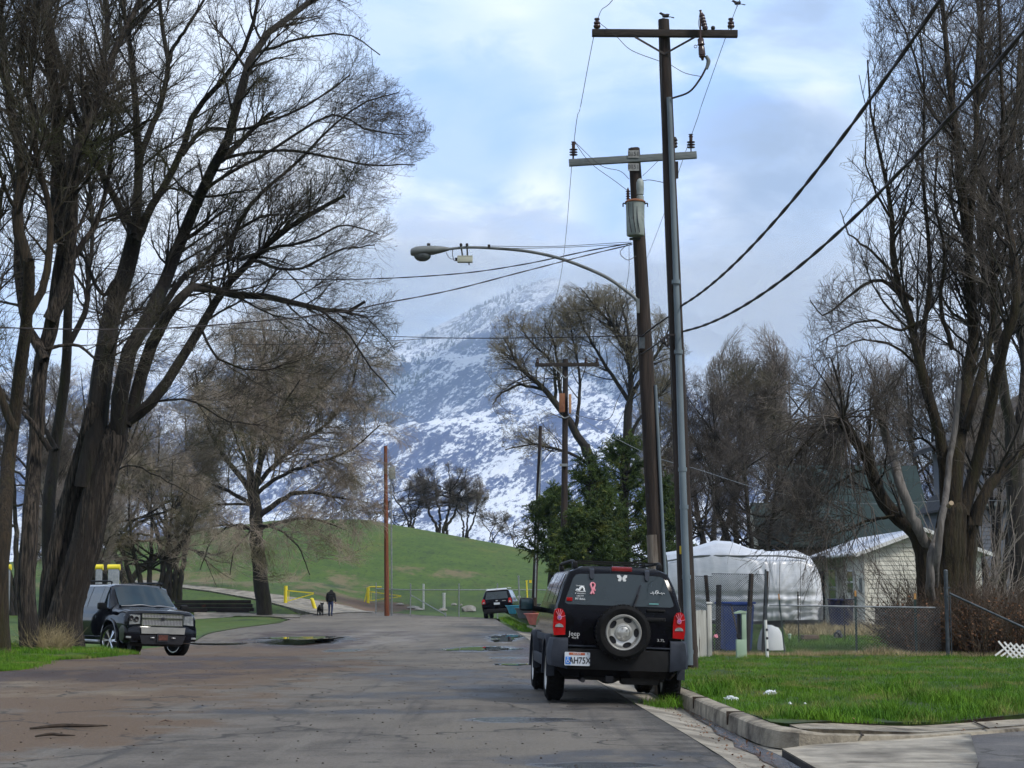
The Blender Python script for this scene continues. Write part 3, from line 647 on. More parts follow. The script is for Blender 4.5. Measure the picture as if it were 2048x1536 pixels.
def tree(name, label, base, trunks, limbs, levels, mtr, mtw, seed, cat='tree', group=None, sides=(6, 4, 3, 3), clip=None, root=True, tipmat=None, trunk_sides=12, rough=.0):
    rng = np.random.default_rng(seed); base = Vector(base)
    t = thing(name, label, cat, base, group=group)
    def shell(Ls, S_):
        o = []
        for p, r in Ls:
            if rough and S_ >= 16:
                K2, S2 = 90, 64; q = smooth_path(p, K2); rr_ = np.interp(np.linspace(0, 1, K2), np.linspace(0, 1, len(r)), r); flare = (1+.28*np.exp(-np.linspace(0, 1, K2)*14))*np.clip((1.02-np.linspace(0, 1, K2))/.10, .25, 1)**.5; V, F = tubes(q[None], (rr_*flare)[None], S2); V = V.reshape(K2, S2, 3)
                for i_ in range(K2):
                    for j_ in range(S2):
                        a_ = j_/S2*2*math.pi; z_ = q[i_, 2]; n_ = noise.ridged_multi_fractal(Vector((math.cos(a_)*3.4*rr_[i_]/.5, math.sin(a_)*3.4*rr_[i_]/.5, z_*.55)), .8, 2.2, 4, 1., 2.); g_ = noise.noise(Vector((math.cos(a_)*1.3, math.sin(a_)*1.3, z_*.35+seed)))
                        V[i_, j_] = q[i_]+(V[i_, j_]-q[i_])*(1+.14*g_+(n_-1.7)*.12)
                o.append((V.reshape(-1, 3), F)); continue
            V, F = tubes(p[None], r[None], S_)
            if rough:
                K_ = len(p); V = V.reshape(K_, S_, 3); c = p[:, None]; amp = 1+rough*np.sin(np.arange(S_)*2*np.pi/S_*3+p[:, 2:3]*1.3)+rng.normal(0, rough*.5, (K_, S_))
                V = (c+(V-c)*amp[..., None]).reshape(-1, 3)
            o.append((V, F))
        return o
    V, F = cat_vf(shell(trunks, trunk_sides)); V = V-np.array(base)
    link_mesh('trunk', np_mesh('trunk', V, F), mtr, t)
    if limbs:
        V, F = cat_vf(shell(limbs, 8)); link_mesh('limbs', np_mesh('limbs', V-np.array(base), F), mtr, t)
    out = crown(rng, (limbs or [])+[x for x in trunks if not limbs], levels, sides, clip)
    nb = max(1, len(out)-2) if len(out) > 2 else 1
    V, F = cat_vf(out[:1]); link_mesh('branches', np_mesh('branches', V-np.array(base), F), mtr if tipmat is None else tipmat, t)
    V, F = cat_vf(out[1:]); link_mesh('crown', np_mesh('crown', V-np.array(base), F), mtw, t)
    return t
# --- great leaning tree left (A)
YA = 42.
def LA(*pts, w, s=0, Y=YA, wob=.018): k_ = .76 if s else .93; return limb(pts, w[0]*k_, w[1]*k_, Y, 14, s, wob)
YA = 42.; bA = pt(128, 1290, YA); bA.z = gz(bA.x, YA)
trA = [LA((126, 1300, 0), (131, 1240, 0), (142, 1190, 0), (159, 1130, 0), (174, 1080, 0), (190, 1010, 0), (210, 930, 0), (246, 830, 0), w=(78, 60), wob=.01, Y=YA),
       LA((98, 1300, .4), (99, 1230, .4), (108, 1150, .4), (124, 1080, .4), (144, 1000, .4), (166, 920, .3), (186, 850, 0), (199, 790, 0), w=(54, 52), wob=.01, Y=YA)]
lA = [LA((172, 975, 0), (190, 880, 0), (196, 820, 0), (206, 740, 0), (214, 690, 0), (219, 638), (245, 560), (266, 490), (272, 440), w=(66, 44), s=1),
      LA((272, 460), (250, 437), (214, 365), (173, 282), (141, 205), (120, 120), (100, 40), (90, -40), w=(22, 9), s=2),
      LA((270, 470), (275, 410), (278, 319), (273, 250), (269, 182), (262, 110), (250, 40), (240, -30), w=(28, 10), s=3),
      LA((272, 480), (290, 440), (319, 387), (360, 310), (392, 219), (447, 160), (492, 91), (520, -20), w=(26, 9), s=4),
      LA((278, 340), (287, 292), (319, 219), (337, 128), (326, 60), (318, -20), w=(20, 10), s=5),
      LA((336, 140), (345, 100), (374, 55), (420, -20), w=(13, 7), s=6),
      LA((236, 880, 0), (240, 800), (255, 714), (290, 650), (319, 590), (340, 530), (374, 456), (401, 387), (437, 319), (465, 255), (483, 182), (506, 105), (547, 59), (620, 5), (680, -30), w=(46, 14), s=7),
      LA((250, 850, 0), (275, 790), (292, 714), (330, 640), (365, 592), (396, 570), (456, 588), (538, 592), (615, 611), (684, 624), (729, 604), w=(40, 8), s=8),
      LA((255, 840, 0), (290, 820), (342, 750), (392, 668), (447, 579), (497, 524), (570, 460), (638, 419), (690, 391), w=(34, 9), s=9),
      LA((262, 700), (319, 625), (365, 556), (410, 529), (437, 501), (479, 456), (524, 433), (560, 430), w=(20, 5), s=10),
      LA((440, 322), (470, 295), (495, 271), (529, 237), (545, 225), w=(17, 9), s=11),
      LA((365, 310), (395, 270), (430, 257), (479, 260), (570, 232), (638, 196), (700, 150), w=(13, 4), s=12),
      LA((455, 520), (480, 440), (540, 370), (592, 328), (661, 255), (729, 205), (797, 185), w=(13, 3), s=13),
      LA((479, 520), (540, 500), (620, 480), (690, 450), (760, 470), w=(11, 3), s=14),
      LA((410, 380), (470, 340), (560, 290), (660, 230), (740, 260), (820, 270), w=(11, 3), s=15),
      LA((500, 520), (590, 540), (680, 500), (750, 490), w=(10, 3), s=16),
      LA((500, 110), (560, 90), (640, 70), (700, 70), (760, 110), w=(9, 3), s=17),
      LA((440, 320), (540, 300), (640, 310), (740, 330), (830, 330), w=(10, 3), s=18),
      LA((640, 620), (690, 660), (740, 730), (790, 790), w=(8, 3), s=19),
      LA((690, 624), (740, 640), (790, 700), w=(6, 2), s=20),
      LA((400, 650), (440, 720), (520, 740), (600, 720), w=(8, 3), s=21),
      LA((232, 560), (205, 590), (170, 520), (150, 490), w=(14, 6), s=22),
      LA((240, 860, 0), (300, 810), (380, 800), (450, 840), (520, 850), w=(8, 3), s=23),
      LA((210, 960, 0), (260, 930), (330, 960), (400, 1000), w=(6, 2), s=24)]
lA = [(p, r) for p, r in lA]
def clipA(e):
    x, y = proj(e)
    lim = np.interp(y, [-300, 0, 60, 120, 200, 300, 340, 420, 520, 620, 700, 800, 900, 1000, 1100, 1200], [700, 735, 745, 750, 855, 872, 835, 790, 800, 800, 815, 790, 620, 520, 440, 330])
    return x < lim+8*np.sin(y*.13)
tree('leaning_tree', 'huge leaning tree with black limbs arching over the road, trunk beside the dark parked truck', bA, trA, lA,
     [dict(M_=380, Lr=(1.0, 2.9), ang=42, trop=(.25, 0, .35), rr=.36, K=6, t0=.2, wig=.12, rmin=.007, rmax=.036),
      dict(M_=4500, Lr=(.45, 1.4), ang=38, trop=(.1, 0, .25), rr=.5, K=5, t0=.12, wig=.13, rmin=.0042, rmax=.013),
      dict(M_=33000, Lr=(.16, .6), ang=40, trop=(0, 0, .1), rr=.6, K=4, t0=.1, wig=.2, rmin=.003, rmax=.0055, taper=.6),
      dict(M_=44000, Lr=(.05, .15), ang=40, trop=(0, 0, .3), rr=1.2, K=3, t0=.35, wig=.12, rmin=.0045, rmax=.0075, taper=.3)],
     M['barkold'], M['twig'], 11, clip=clipA, tipmat=M['bark'], rough=.05, trunk_sides=20)
for o_ in list(bpy.data.objects):
    if o_.name.startswith('limbs') and o_.data.materials[0] == M['barkold']: o_.data.materials[0] = M['bark']
# --- group of trunks far left
YB = 40.5
def many_tree(name, label, px, py, Y, stems, seed, cl=None, M1=260, M2=2600, M3=14000, M4=18000, mtr=None, mtw=None, sc_=1., trop=(.1, 0, .4), drop=0, base=None, **kw):
    return tree(name, label, base or pt(px, py, Y), stems[0], stems[1],
                [dict(M_=M1, Lr=(1.0*sc_, 3.0*sc_), ang=42, trop=trop, rr=.4, K=6, t0=.2, wig=.10, rmin=.008*sc_, rmax=.05*sc_),
                 dict(M_=M2, Lr=(.5*sc_, 1.5*sc_), ang=40, trop=(0, 0, .2-drop), rr=.5, K=5, t0=.12, wig=.13, rmin=.005*sc_, rmax=.016*sc_),
                 dict(M_=M3, Lr=(.2*sc_, .65*sc_), ang=38, trop=(0, 0, .15-drop*1.4), rr=.6, K=4, t0=.1, wig=.16, rmin=.004*sc_, rmax=.008*sc_, taper=.6)]
                + ([dict(M_=M4, Lr=(.08*sc_, .24*sc_), ang=34, trop=(0, 0, .2-drop), rr=.9, K=3, t0=.2, wig=.12, rmin=.0042*sc_, rmax=.0065*sc_, taper=.4)] if M4 else []),
                mtr or M['bark'], mtw or M['twig'], seed, clip=cl, **kw)
def gtrunk(px, py, Y, *pts, w, s):
    return limb([(px, py+8, 0)]+[(*p, 0) if i < 2 else p for i, p in enumerate(pts)], w[0]*.64, w[1]*.64, Y, 14, s, .015)
many_tree('tall_tree', 'tall straight furrowed tree between the leaning tree and the leftmost trunk', 62, 1298, YB, (
    [gtrunk(62, 1298, YB, (52, 1180), (60, 1050), (72, 900), (82, 740), (110, 620), (124, 470), w=(62, 40), s=31)],
    [limb([(124, 480), (118, 380), (115, 280), (108, 180), (95, 60), (88, -60)], 34, 16, YB, 14, 32), limb([(100, 640), (130, 560), (142, 470), (150, 320), (190, 220), (230, 100), (290, -20)], 32, 12, YB, 14, 33),
     limb([(90, 720), (50, 640), (35, 520), (40, 350), (20, 200), (-20, 60)], 22, 9, YB, 14, 34), limb([(150, 330), (180, 290), (240, 270), (300, 240)], 12, 5, YB, 14, 35), limb([(118, 560), (170, 480), (200, 430), (220, 330), (225, 200)], 14, 6, YB, 14, 36),
     limb([(100, 900), (60, 840), (20, 800), (-30, 740)], 12, 4, YB, 14, 37), limb([(110, 300), (60, 200), (40, 100), (60, -20)], 14, 7, YB, 14, 38), limb([(85, 700), (150, 690), (200, 720), (250, 700)], 8, 3, YB, 14, 30)]), 21,
     M1=180, M2=1900, M3=11000, M4=9000, mtr=M['barkold'], tipmat=M['bark'], rough=.05, trunk_sides=16, base=Vector((pt(62, 1298, YB).x, YB, gz(-11, 41))))
many_tree('mossy_tree', 'dark reddish mossy trunk at the very left edge of the picture', 4, 1300, 39., (
    [gtrunk(6, 1300, 39., (0, 1180), (8, 1050), (20, 900), (40, 750), (55, 620), (58, 520), w=(54, 34), s=41)],
    [limb([(58, 540), (35, 440), (42, 330), (20, 200), (5, 90), (0, -30)], 26, 10, 39., 14, 42), limb([(30, 860), (-10, 760), (-30, 640), (-10, 500), (10, 350)], 18, 8, 39., 14, 43), limb([(50, 640), (90, 560), (100, 430), (70, 300), (60, 150), (80, 0)], 18, 7, 39., 14, 44)]), 22,
     M1=120, M2=1200, M3=7000, M4=5000, mtr=M['barkright'], rough=.05, base=Vector((pt(4, 1302, 39.).x, 39., gz(-11, 39))))
many_tree('slender_tree', 'slim black trunk rising behind the tall straight tree at left', 108, 1285, 47., (
    [gtrunk(112, 1287, 47., (100, 1150), (96, 1030), (110, 900), (128, 780), (134, 660), (140, 560), w=(46, 26), s=51)],
    [limb([(140, 580), (130, 480), (136, 380), (160, 260), (200, 160), (215, 40), (205, -40)], 22, 9, 47., 14, 52), limb([(130, 700), (170, 620), (180, 520), (185, 420), (170, 300)], 14, 5, 47., 14, 53), limb([(112, 900), (70, 830), (30, 790)], 12, 4, 47., 14, 54)]), 23,
     M1=120, M2=1100, M3=5000, M4=4000, rough=.04, base=Vector((pt(108, 1287, 47.).x, 47., gz(-12, 47))))
# --- spreading tan tree beside the path (C)
bC = G(528, 1230); YC = bC.y
def lc(*p, w, s): return limb(p, w[0]*(.85 if s == 60 else .66), w[1]*.8, YC, 14, s)
def clipC(e):
    x, y = proj(e); a = (x-575)/260; b_ = (y-880)/270
    return (a*a+b_*b_ < 1.10+.2*np.sin(x*.04+y*.02)+.16*np.sin(y*.06-x*.03)+.12*np.sin(x*.13+y*.09)) & (y < 1185-.22*abs(x-500)) & (x > 290+(y > 1000)*40)
tree('spreading_tree', 'wide bare tree with pale tan twigs beside the concrete path, behind the parked truck', bC,
     [lc((530, 1238, 0), (525, 1190, 0), (517, 1130, 0), (513, 1080, 0), (512, 1030, 0), (505, 980, 0), w=(38, 30), s=60)],
     [lc((508, 1010, 0), (500, 930), (508, 860), (520, 780), (530, 700), (525, 650), w=(24, 4), s=61), lc((508, 1000, 0), (520, 930), (545, 860), (580, 790), (620, 720), (640, 660), w=(22, 4), s=62),
      lc((512, 1040, 0), (560, 1000), (600, 985), (650, 990), (700, 1000), w=(20, 4), s=63), lc((508, 990, 0), (470, 940), (430, 880), (400, 810), (390, 740), w=(20, 4), s=64), lc((510, 1010, 0), (450, 980), (400, 960), (350, 950), w=(14, 3), s=65),
      lc((510, 975, 0), (545, 935), (580, 900), (650, 850), (700, 780), (720, 700), w=(16, 4), s=66), lc((512, 990, 0), (555, 955), (620, 930), (700, 900), (760, 850), w=(14, 3), s=67), lc((505, 950, 0), (480, 850), (470, 770), (470, 690), w=(14, 3), s=68),
      lc((545, 868), (590, 830), (640, 780), (700, 710), (740, 650), w=(9, 3), s=69), lc((515, 1060, 0), (580, 1040), (640, 1040), (690, 1060), w=(12, 3), s=70), lc((508, 1060, 0), (450, 1050), (400, 1060), (360, 1070), w=(10, 3), s=71), lc((520, 940, 0), (525, 880, -3), (560, 820, -5), (600, 760, -6), w=(12, 3), s=72), lc((510, 1060, 0), (470, 1050, -2), (425, 1080, -3), (400, 1140, -3), w=(9, 2), s=74), lc((514, 1050, 0), (560, 1060, -2), (600, 1100, -3), (620, 1150, -3), w=(9, 2), s=75), lc((508, 1030, 0), (500, 1060, -3), (470, 1100, -4), (460, 1150, -4), w=(8, 2), s=76), lc((506, 1010, 0), (440, 1010, -2), (380, 1030, -3), (340, 1090, -3), w=(9, 2), s=77), lc((510, 960, 0), (480, 900, -4), (460, 840, -6), w=(12, 3), s=73)],
     [dict(M_=600, Lr=(1.4, 4.6), ang=50, trop=(0, 0, .2), rr=.4, K=6, t0=.15, wig=.10, rmin=.014, rmax=.05),
      dict(M_=5600, Lr=(.9, 2.8), ang=45, trop=(0, 0, -.5), rr=.5, K=6, t0=.1, wig=.12, rmin=.009, rmax=.017),
      dict(M_=50000, Lr=(.4, 1.3), ang=40, trop=(0, 0, -.7), rr=.6, K=4, t0=.1, wig=.16, rmin=.007, rmax=.0095, taper=.6)],
     M['bark'], M['twigtan'], 31, clip=clipC, tipmat=M['twiggrey'], rough=.04)
# --- small leaning tree behind the truck
bD = G(246, 1172)
many_tree('leaning_small_tree', 'small crooked tree leaning right just behind the roof of the parked truck', 0, 0, 0, (
    [limb([(246, 1180, 0), (262, 1160, 0), (300, 1120, 0), (345, 1100, 0)], 16, 9, bD.y, 14, 81), limb([(252, 1180, 0), (240, 1130, 0), (215, 1090, 0), (205, 1040)], 16, 8, bD.y, 14, 82)],
    [limb([(300, 1120), (360, 1095), (420, 1110), (460, 1100)], 8, 2, bD.y, 14, 83), limb([(225, 1100), (260, 1060), (310, 1030), (370, 1020)], 8, 2, bD.y, 14, 84), limb([(205, 1050), (230, 1000), (290, 980), (340, 960)], 7, 2, bD.y, 14, 85), limb([(330, 1105), (340, 1060), (390, 1040), (440, 1040)], 6, 2, bD.y, 14, 86), limb([(250, 1060), (280, 1000), (300, 930), (290, 860)], 6, 2, bD.y, 14, 87)]), 32,
     M1=110, M2=1300, M3=6500, M4=0, mtw=M['twigtan'], sc_=1.7, drop=.3, base=bD)
# --- generic bare tree used for the distance
def bare(name, label, px, py, top, width, seed, Y=None, mtw='twiggrey', dens=1., stems=3, group=None, spread=.5, lw=1., oval=1.0, tw=None, cat='tree', th=1., mtr='bark'):
    b_ = G(px, py) if Y is None else pt(px, py, Y); Y_ = b_.y; rn = random.Random(seed); H = (py-top)/FPX*Y_; W = width/FPX*Y_; hp = py-top
    trs = []; lbs = []
    for k in range(stems):
        ox = (k-(stems-1)/2)*width*.035; lean = ((k-(stems-1)/2)/max(1, stems-1)*2 if stems > 1 else rn.uniform(-.2, .2))*width*.22*spread*2
        m1 = (px+ox+lean*.4+rn.uniform(-6, 6), py-hp*.28); m2 = (px+ox+lean*.9+rn.uniform(-8, 8), py-hp*.55); e = (px+ox+lean*1.25, top+hp*rn.uniform(.05, .2))
        w0 = max(2.5, hp*.03)*lw
        trs.append(limb([(px+ox, py+4, 0), (px+ox+lean*.1, py-hp*.12, 0), (*m1, 0)], w0, w0*.7, Y_, 14, seed+k))
        lbs.append(limb([(*m1, 0), m2, e], w0*.7, 1.2, Y_, 14, seed+9+k))
        for q in range(5):
            f = rn.uniform(0, .75); sx = px+ox+lean*(.4+.85*f)+(m2[0]-px-ox-lean*.9)*f; sy = py-hp*(.28+.5*f); dr = rn.choice((-1, 1)); ex = px+dr*width*.5*rn.uniform(.55, .95)*math.sqrt(max(.1, 1-(f-.3)**2)); ey = sy-hp*rn.uniform(.05, .32)
            lbs.append(limb([(sx, sy), ((sx+ex)/2, (sy+ey)/2+hp*.02), (ex, ey)], w0*.35, 1., Y_, 14, seed*7+q+k*13))
    cx, cy, ax, ay = px, top+hp*.42*oval, width*.52, hp*.46*oval
    ph = [rn.uniform(0, 6) for _ in range(3)]
    def cl(e):
        x, y = proj(e); an = np.arctan2(y-cy, x-cx); q = ((x-cx)/ax)**2+((y-cy)/ay)**2
        return q < 1.0+.16*np.sin(3*an+ph[0])+.12*np.sin(7*an+ph[1])+.10*np.sin(12*an+ph[2])
    s_ = H/13.
    return tree(name, label, b_, trs, lbs, [dict(M_=int(150*dens), Lr=(.9*s_, 2.8*s_), ang=42, trop=(0, 0, .35), rr=.4, K=5, t0=.1, wig=.1, rmin=.010*th*s_, rmax=.05*s_),
        dict(M_=int(1500*dens), Lr=(.6*s_, 1.7*s_), ang=40, trop=(0, 0, .15), rr=.5, K=4, t0=.1, wig=.14, rmin=.008*th*s_, rmax=.02*s_),
        dict(M_=int(8500*dens), Lr=(.3*s_, .95*s_), ang=38, trop=(0, 0, .1), rr=.6, K=3, t0=.1, wig=.16, rmin=.0075*th*s_, rmax=.011*th*s_, taper=.6)], M[mtr], M[mtw], seed, cat=cat, group=group, clip=cl, sides=(4, 3, 3), trunk_sides=8)
def py_on(px, Y):
    X = (px-1024)/FPX*Y/_cp; z = hz(X, Y); v = Vector((X, Y, z-CAMZ)); c = _cp*v.y+_sp*v.z
    return 768-FPX*((-_sp*v.y+_cp*v.z)/c)
def bareY(name, label, px, Y, top, width, seed, **kw):
    py = py_on(px, Y); p = pt(px, py, Y); return bare(name, label, px, py, top, width, seed, Y=Y, **kw)
gm = 'bare trees standing on the far side of the green mound'
bareY('bare_tree', 'leftmost dark twisted tree on the mound crest, in front of the snowy slope', 822, 192, 945, 120, 101, stems=3, group=gm, dens=1., lw=1.5, th=2., mtw='twigbrown')
bareY('bare_tree', 'broadest and fullest twisted tree on the mound crest, in front of the snowy slope', 884, 196, 925, 150, 102, stems=4, group=gm, dens=1.3, lw=1.6, th=2., mtw='twigbrown')
bareY('bare_tree', 'hazy grey tree on the mound crest, directly right of the broadest one', 932, 200, 945, 90, 103, stems=3, group=gm, dens=1.1, th=2., lw=1.2)
bareY('bush', 'low brown bush on the mound crest left of the reddish utility pole', 745, 195, 995, 100, 104, stems=4, group='bushes on the mound', dens=.9, mtw='twigbrown', cat='bush', th=2.2)
bareY('bush', 'small wiry bush on the mound crest, right of the bare trees', 985, 192, 1012, 70, 105, stems=3, group='bushes on the mound', dens=.7, cat='bush', th=2.2)
bareY('bush', 'thin leaning bush at the right end of the mound crest beside the conifer tip', 1032, 188, 1035, 80, 106, stems=3, group='bushes on the mound', dens=.7, cat='bush', th=2.2)
bareY('bush', 'dark brown scrub at the foot of the mound trees, behind the red utility pole', 800, 200, 1010, 90, 107, stems=4, group='bushes on the mound', dens=.9, mtw='twigbrown', cat='bush', th=2.2)
# tall cottonwoods behind the third pole
def YL(*p, Y, w, s): return limb(p, w[0], w[1], Y, 14, s, .02)
YF = 118.
def ell(cs, k=1.0):
    def f(e):
        x, y = proj(e); r = np.zeros(len(x), bool)
        for cx, cy, ax, ay in cs:
            an = np.arctan2(y-cy, x-cx); r |= ((x-cx)/ax)**2+((y-cy)/ay)**2 < k+.15*np.sin(5*an+cx)+.12*np.sin(11*an+cy)
        return r
    return f
def cotton(name, label, px, stems, limbs, seed, cl, d=1.):
    py = py_on(px, YF); b_ = pt(px, py, YF)
    return tree(name, label, b_, stems, limbs, [dict(M_=int(230*d), Lr=(1.2, 3.6), ang=46, trop=(0, 0, .25), rr=.4, K=6, t0=.15, wig=.14, rmin=.016, rmax=.05),
        dict(M_=int(2200*d), Lr=(.5, 1.7), ang=46, trop=(0, 0, .15), rr=.5, K=4, t0=.15, wig=.18, rmin=.009, rmax=.016),
        dict(M_=int(11000*d), Lr=(.15, .55), ang=48, trop=(0, 0, .2), rr=.6, K=3, t0=.2, wig=.2, rmin=.010, rmax=.015, taper=.5)], M['bark'], M['twigolive'], seed, clip=cl, sides=(4, 3, 3), trunk_sides=8)
cotton('cottonwood', 'tall budding tree with a left-leaning limb, behind the crossarm pole above the conifers', 1215,
       [YL((1215, 1190, 0), (1205, 1060, 0), (1192, 960, 0), (1170, 890, 0), Y=YF, w=(26, 20), s=201)],
       [YL((1172, 895, 0), (1130, 832), (1091, 781), (1059, 754), (1030, 720), (1010, 680), Y=YF, w=(17, 3), s=202), YL((1130, 832), (1120, 770), (1110, 700), (1090, 650), Y=YF, w=(9, 2), s=203), YL((1091, 781), (1040, 770), (1000, 790), (985, 810), Y=YF, w=(7, 2), s=204),
        YL((1110, 800), (1105, 730), (1060, 680), (1040, 650), Y=YF, w=(7, 2), s=205), YL((1150, 860), (1160, 780), (1150, 700), (1140, 640), Y=YF, w=(8, 2), s=206), YL((1185, 930), (1120, 900), (1060, 890), (1010, 900), Y=YF, w=(7, 2), s=207)], 41,
       ell([(1050, 700, 82, 90), (1120, 660, 60, 70), (1040, 800, 70, 60), (1060, 880, 60, 60)]))
cotton('cottonwood', 'tallest budding tree behind the two near utility poles, straight trunk and wide crown', 1240,
       [YL((1240, 1190, 0), (1245, 1040, 0), (1252, 900, 0), (1258, 810, 0), Y=YF, w=(24, 16), s=211)],
       [YL((1258, 815, 0), (1262, 740), (1240, 670), (1200, 620), (1160, 575), Y=YF, w=(13, 2), s=212), YL((1256, 850, 0), (1262, 760), (1255, 660), (1240, 590), Y=YF, w=(12, 2), s=213), YL((1256, 800), (1210, 730), (1180, 680), (1150, 620), Y=YF, w=(9, 2), s=214),
        YL((1258, 800), (1300, 730), (1330, 680), (1340, 640), Y=YF, w=(9, 2), s=215), YL((1250, 900), (1290, 820), (1330, 780), (1360, 740), Y=YF, w=(8, 2), s=216), YL((1262, 720), (1220, 650), (1220, 590), Y=YF, w=(6, 2), s=217)], 42,
       ell([(1175, 640, 75, 82), (1240, 640, 80, 70), (1310, 720, 70, 90), (1220, 740, 90, 80)]), 1.2)
# grove behind the yards on the right
gr = 'bare trees behind the yards on the right'
bareY('grey_tree', 'tall rounded grey-brown tree rising above the others, right of the near power pole', 1495, 105, 655, 190, 301, stems=3, group=gr, dens=1.5, lw=.9, th=1.1)
bareY('grey_tree', 'grey bare tree with black forked limbs directly right of the near power pole', 1425, 98, 735, 190, 302, stems=3, group=gr, dens=1.3, mtw='twigbrown', lw=1.2)
bareY('grey_tree', 'broad bare tree above the green roof, left of the big pruned yard tree', 1600, 112, 690, 200, 303, stems=4, group=gr, dens=1.4, mtw='twiggrey')
bareY('grey_tree', 'darker bare tree between the silver tarpaulin and the conifers', 1370, 92, 880, 160, 304, stems=3, group=gr, dens=.8, mtw='twigbrown', lw=1.3)
bareY('grey_tree', 'low bare tree with black limbs between the silver tarpaulin and the green roof', 1520, 84, 830, 220, 305, stems=4, group=gr, dens=1.2, mtw='twigbrown', lw=1.3, spread=.9)
bareY('grey_tree', 'bare tree behind the green roof, seen between the limbs of the big pruned tree', 1730, 118, 700, 230, 306, stems=4, group=gr, dens=1.3)
bareY('grey_tree', 'bare brown tree behind the cream house at the right of the big pruned tree', 1890, 100, 640, 240, 307, stems=4, group=gr, dens=1.3, mtw='twigbrown')
bareY('grey_tree', 'olive budding tree showing behind and right of the two near power poles', 1320, 125, 705, 130, 308, stems=3, group=gr, dens=.8, mtw='twigolive')
bareY('grey_tree', 'bare tree screening the blue grey house at the right edge', 1992, 62, 690, 190, 309, stems=4, group=gr, dens=1.0, mtw='twiggrey', th=.8)
gl = 'bare trees deep behind the trunks on the left'
bareY('grey_tree', 'dim bare tree seen between the leaning tree and the spreading tan tree', 345, 118, 760, 230, 311, stems=4, group=gl, dens=1.3, mtw='twiggrey')
bareY('grey_tree', 'dim bare tree far behind the leaning tree trunk and the yellow topped fence', 190, 112, 700, 260, 312, stems=4, group=gl, dens=1.5, mtw='twigtan')
bareY('low_tree', 'low spreading tan tree filling the gap above the parked wagon and sleeper wall', 300, 92, 900, 260, 315, stems=5, group=gl, dens=1.6, mtw='twigtan', th=1.2, lw=1.4)
bareY('low_tree', 'low bushy brown tree behind the leaning trunk, left of the gap above the wagon', 150, 88, 930, 220, 316, stems=5, group=gl, dens=1.4, mtw='twiggrey', th=1.2, lw=1.4)
bareY('grey_tree', 'dim bare tree far behind the leftmost trunks', 40, 108, 720, 260, 313, stems=4, group=gl, dens=1.3, mtw='twigbrown')
0 and bareY('grey_tree', 'hazy bare tree behind the right half of the spreading tan tree', 660, 150, 800, 200, 314, stems=4, group=gl, dens=1.0, mtw='twiggrey')
# --- big pruned tree on the right (I)
bI = G(1876, 1306); YI = bI.y
def LI(*p, w, s, wob=.02): return limb(p, w[0]*.80, w[1]*.78, YI, 14, s, wob)
trI = [LI((1862, 1315, 0), (1868, 1240, 0), (1858, 1170, 0), (1850, 1110, 0), (1838, 1070, 0), w=(72, 46), s=0, wob=.01), LI((1905, 1315, .2), (1898, 1220, .2), (1896, 1140, .1), (1902, 1060, 0), (1908, 1000, 0), w=(104, 70), s=1, wob=.01), LI((1930, 1312, .2), (1930, 1200, .2), (1936, 1100, .2), (1945, 1030, 0), w=(52, 40), s=2, wob=.01)]
lI = [LI((1846, 1100, 0), (1830, 1062, 0), (1796, 1035), (1762, 996), (1737, 928), (1710, 882), (1680, 838), w=(46, 24), s=3), LI((1905, 1020, 0), (1910, 950), (1918, 870), (1933, 782), (1947, 691), (1944, 620), (1938, 501), (1926, 400), (1915, 290), (1900, 180), (1890, 60), (1880, -40), w=(44, 10), s=5),
      LI((1893, 1010, 0), (1890, 919), (1866, 828), (1842, 728), (1826, 660), (1806, 600), (1785, 520), (1783, 433), (1770, 350), (1745, 250), (1735, 120), w=(34, 4), s=6), LI((1938, 500), (1945, 400), (1951, 296), (1956, 205), (1965, 91), (1965, -40), w=(18, 8), s=7),
      LI((1925, 1030, 0), (1945, 960), (1978, 828), (2008, 691), (2034, 590), (2020, 470), (2010, 380), (2030, 240), (2040, 100), w=(36, 12), s=8), LI((1950, 1050, 0), (1970, 985), (2010, 933), (2060, 890), (2120, 830), w=(32, 20), s=9), LI((1930, 860), (1960, 760), (1985, 650), (1988, 560), (1980, 450), (1997, 365), (2005, 250), (2000, 100), (1995, -30), w=(22, 7), s=10),
      LI((1842, 728), (1850, 640), (1860, 560), (1855, 450), (1845, 330), (1850, 200), (1840, 60), w=(16, 4), s=11), LI((1826, 600), (1760, 560), (1700, 590), (1650, 630), (1620, 600), w=(12, 2), s=12), LI((1800, 560), (1740, 500), (1700, 470), (1680, 420), w=(9, 2), s=13), LI((1915, 290), (1860, 220), (1830, 120), (1800, 40), (1760, -20), w=(10, 3), s=14),
      LI((1850, 640), (1800, 660), (1740, 640), (1680, 660), (1630, 690), w=(9, 2), s=15), LI((1860, 760), (1800, 700), (1730, 680), (1660, 700), w=(9, 2), s=16), LI((1785, 440), (1750, 380), (1730, 320), (1735, 250), (1718, 150), w=(7, 2), s=17), LI((1890, 930, 0), (1850, 880), (1800, 880), (1760, 840), w=(8, 2), s=18),
      LI((1905, 700), (1880, 600), (1890, 500), (1870, 400), (1875, 300), w=(13, 4), s=19), LI((1790, 1032, 0), (1740, 1040), (1690, 1060), (1640, 1085), w=(9, 3), s=20), LI((2034, 590), (2060, 500), (2080, 400), w=(14, 6), s=21), LI((1750, 940), (1700, 950), (1640, 1000), (1600, 1060), w=(7, 2), s=22), LI((1690, 850), (1640, 860), (1600, 900), (1560, 960), (1545, 1020), w=(7, 2), s=23), LI((1686, 846), (1640, 830), (1590, 850), (1560, 900), w=(6, 2), s=24), LI((1960, 205), (1990, 120), (2040, 40), w=(9, 4), s=25)]
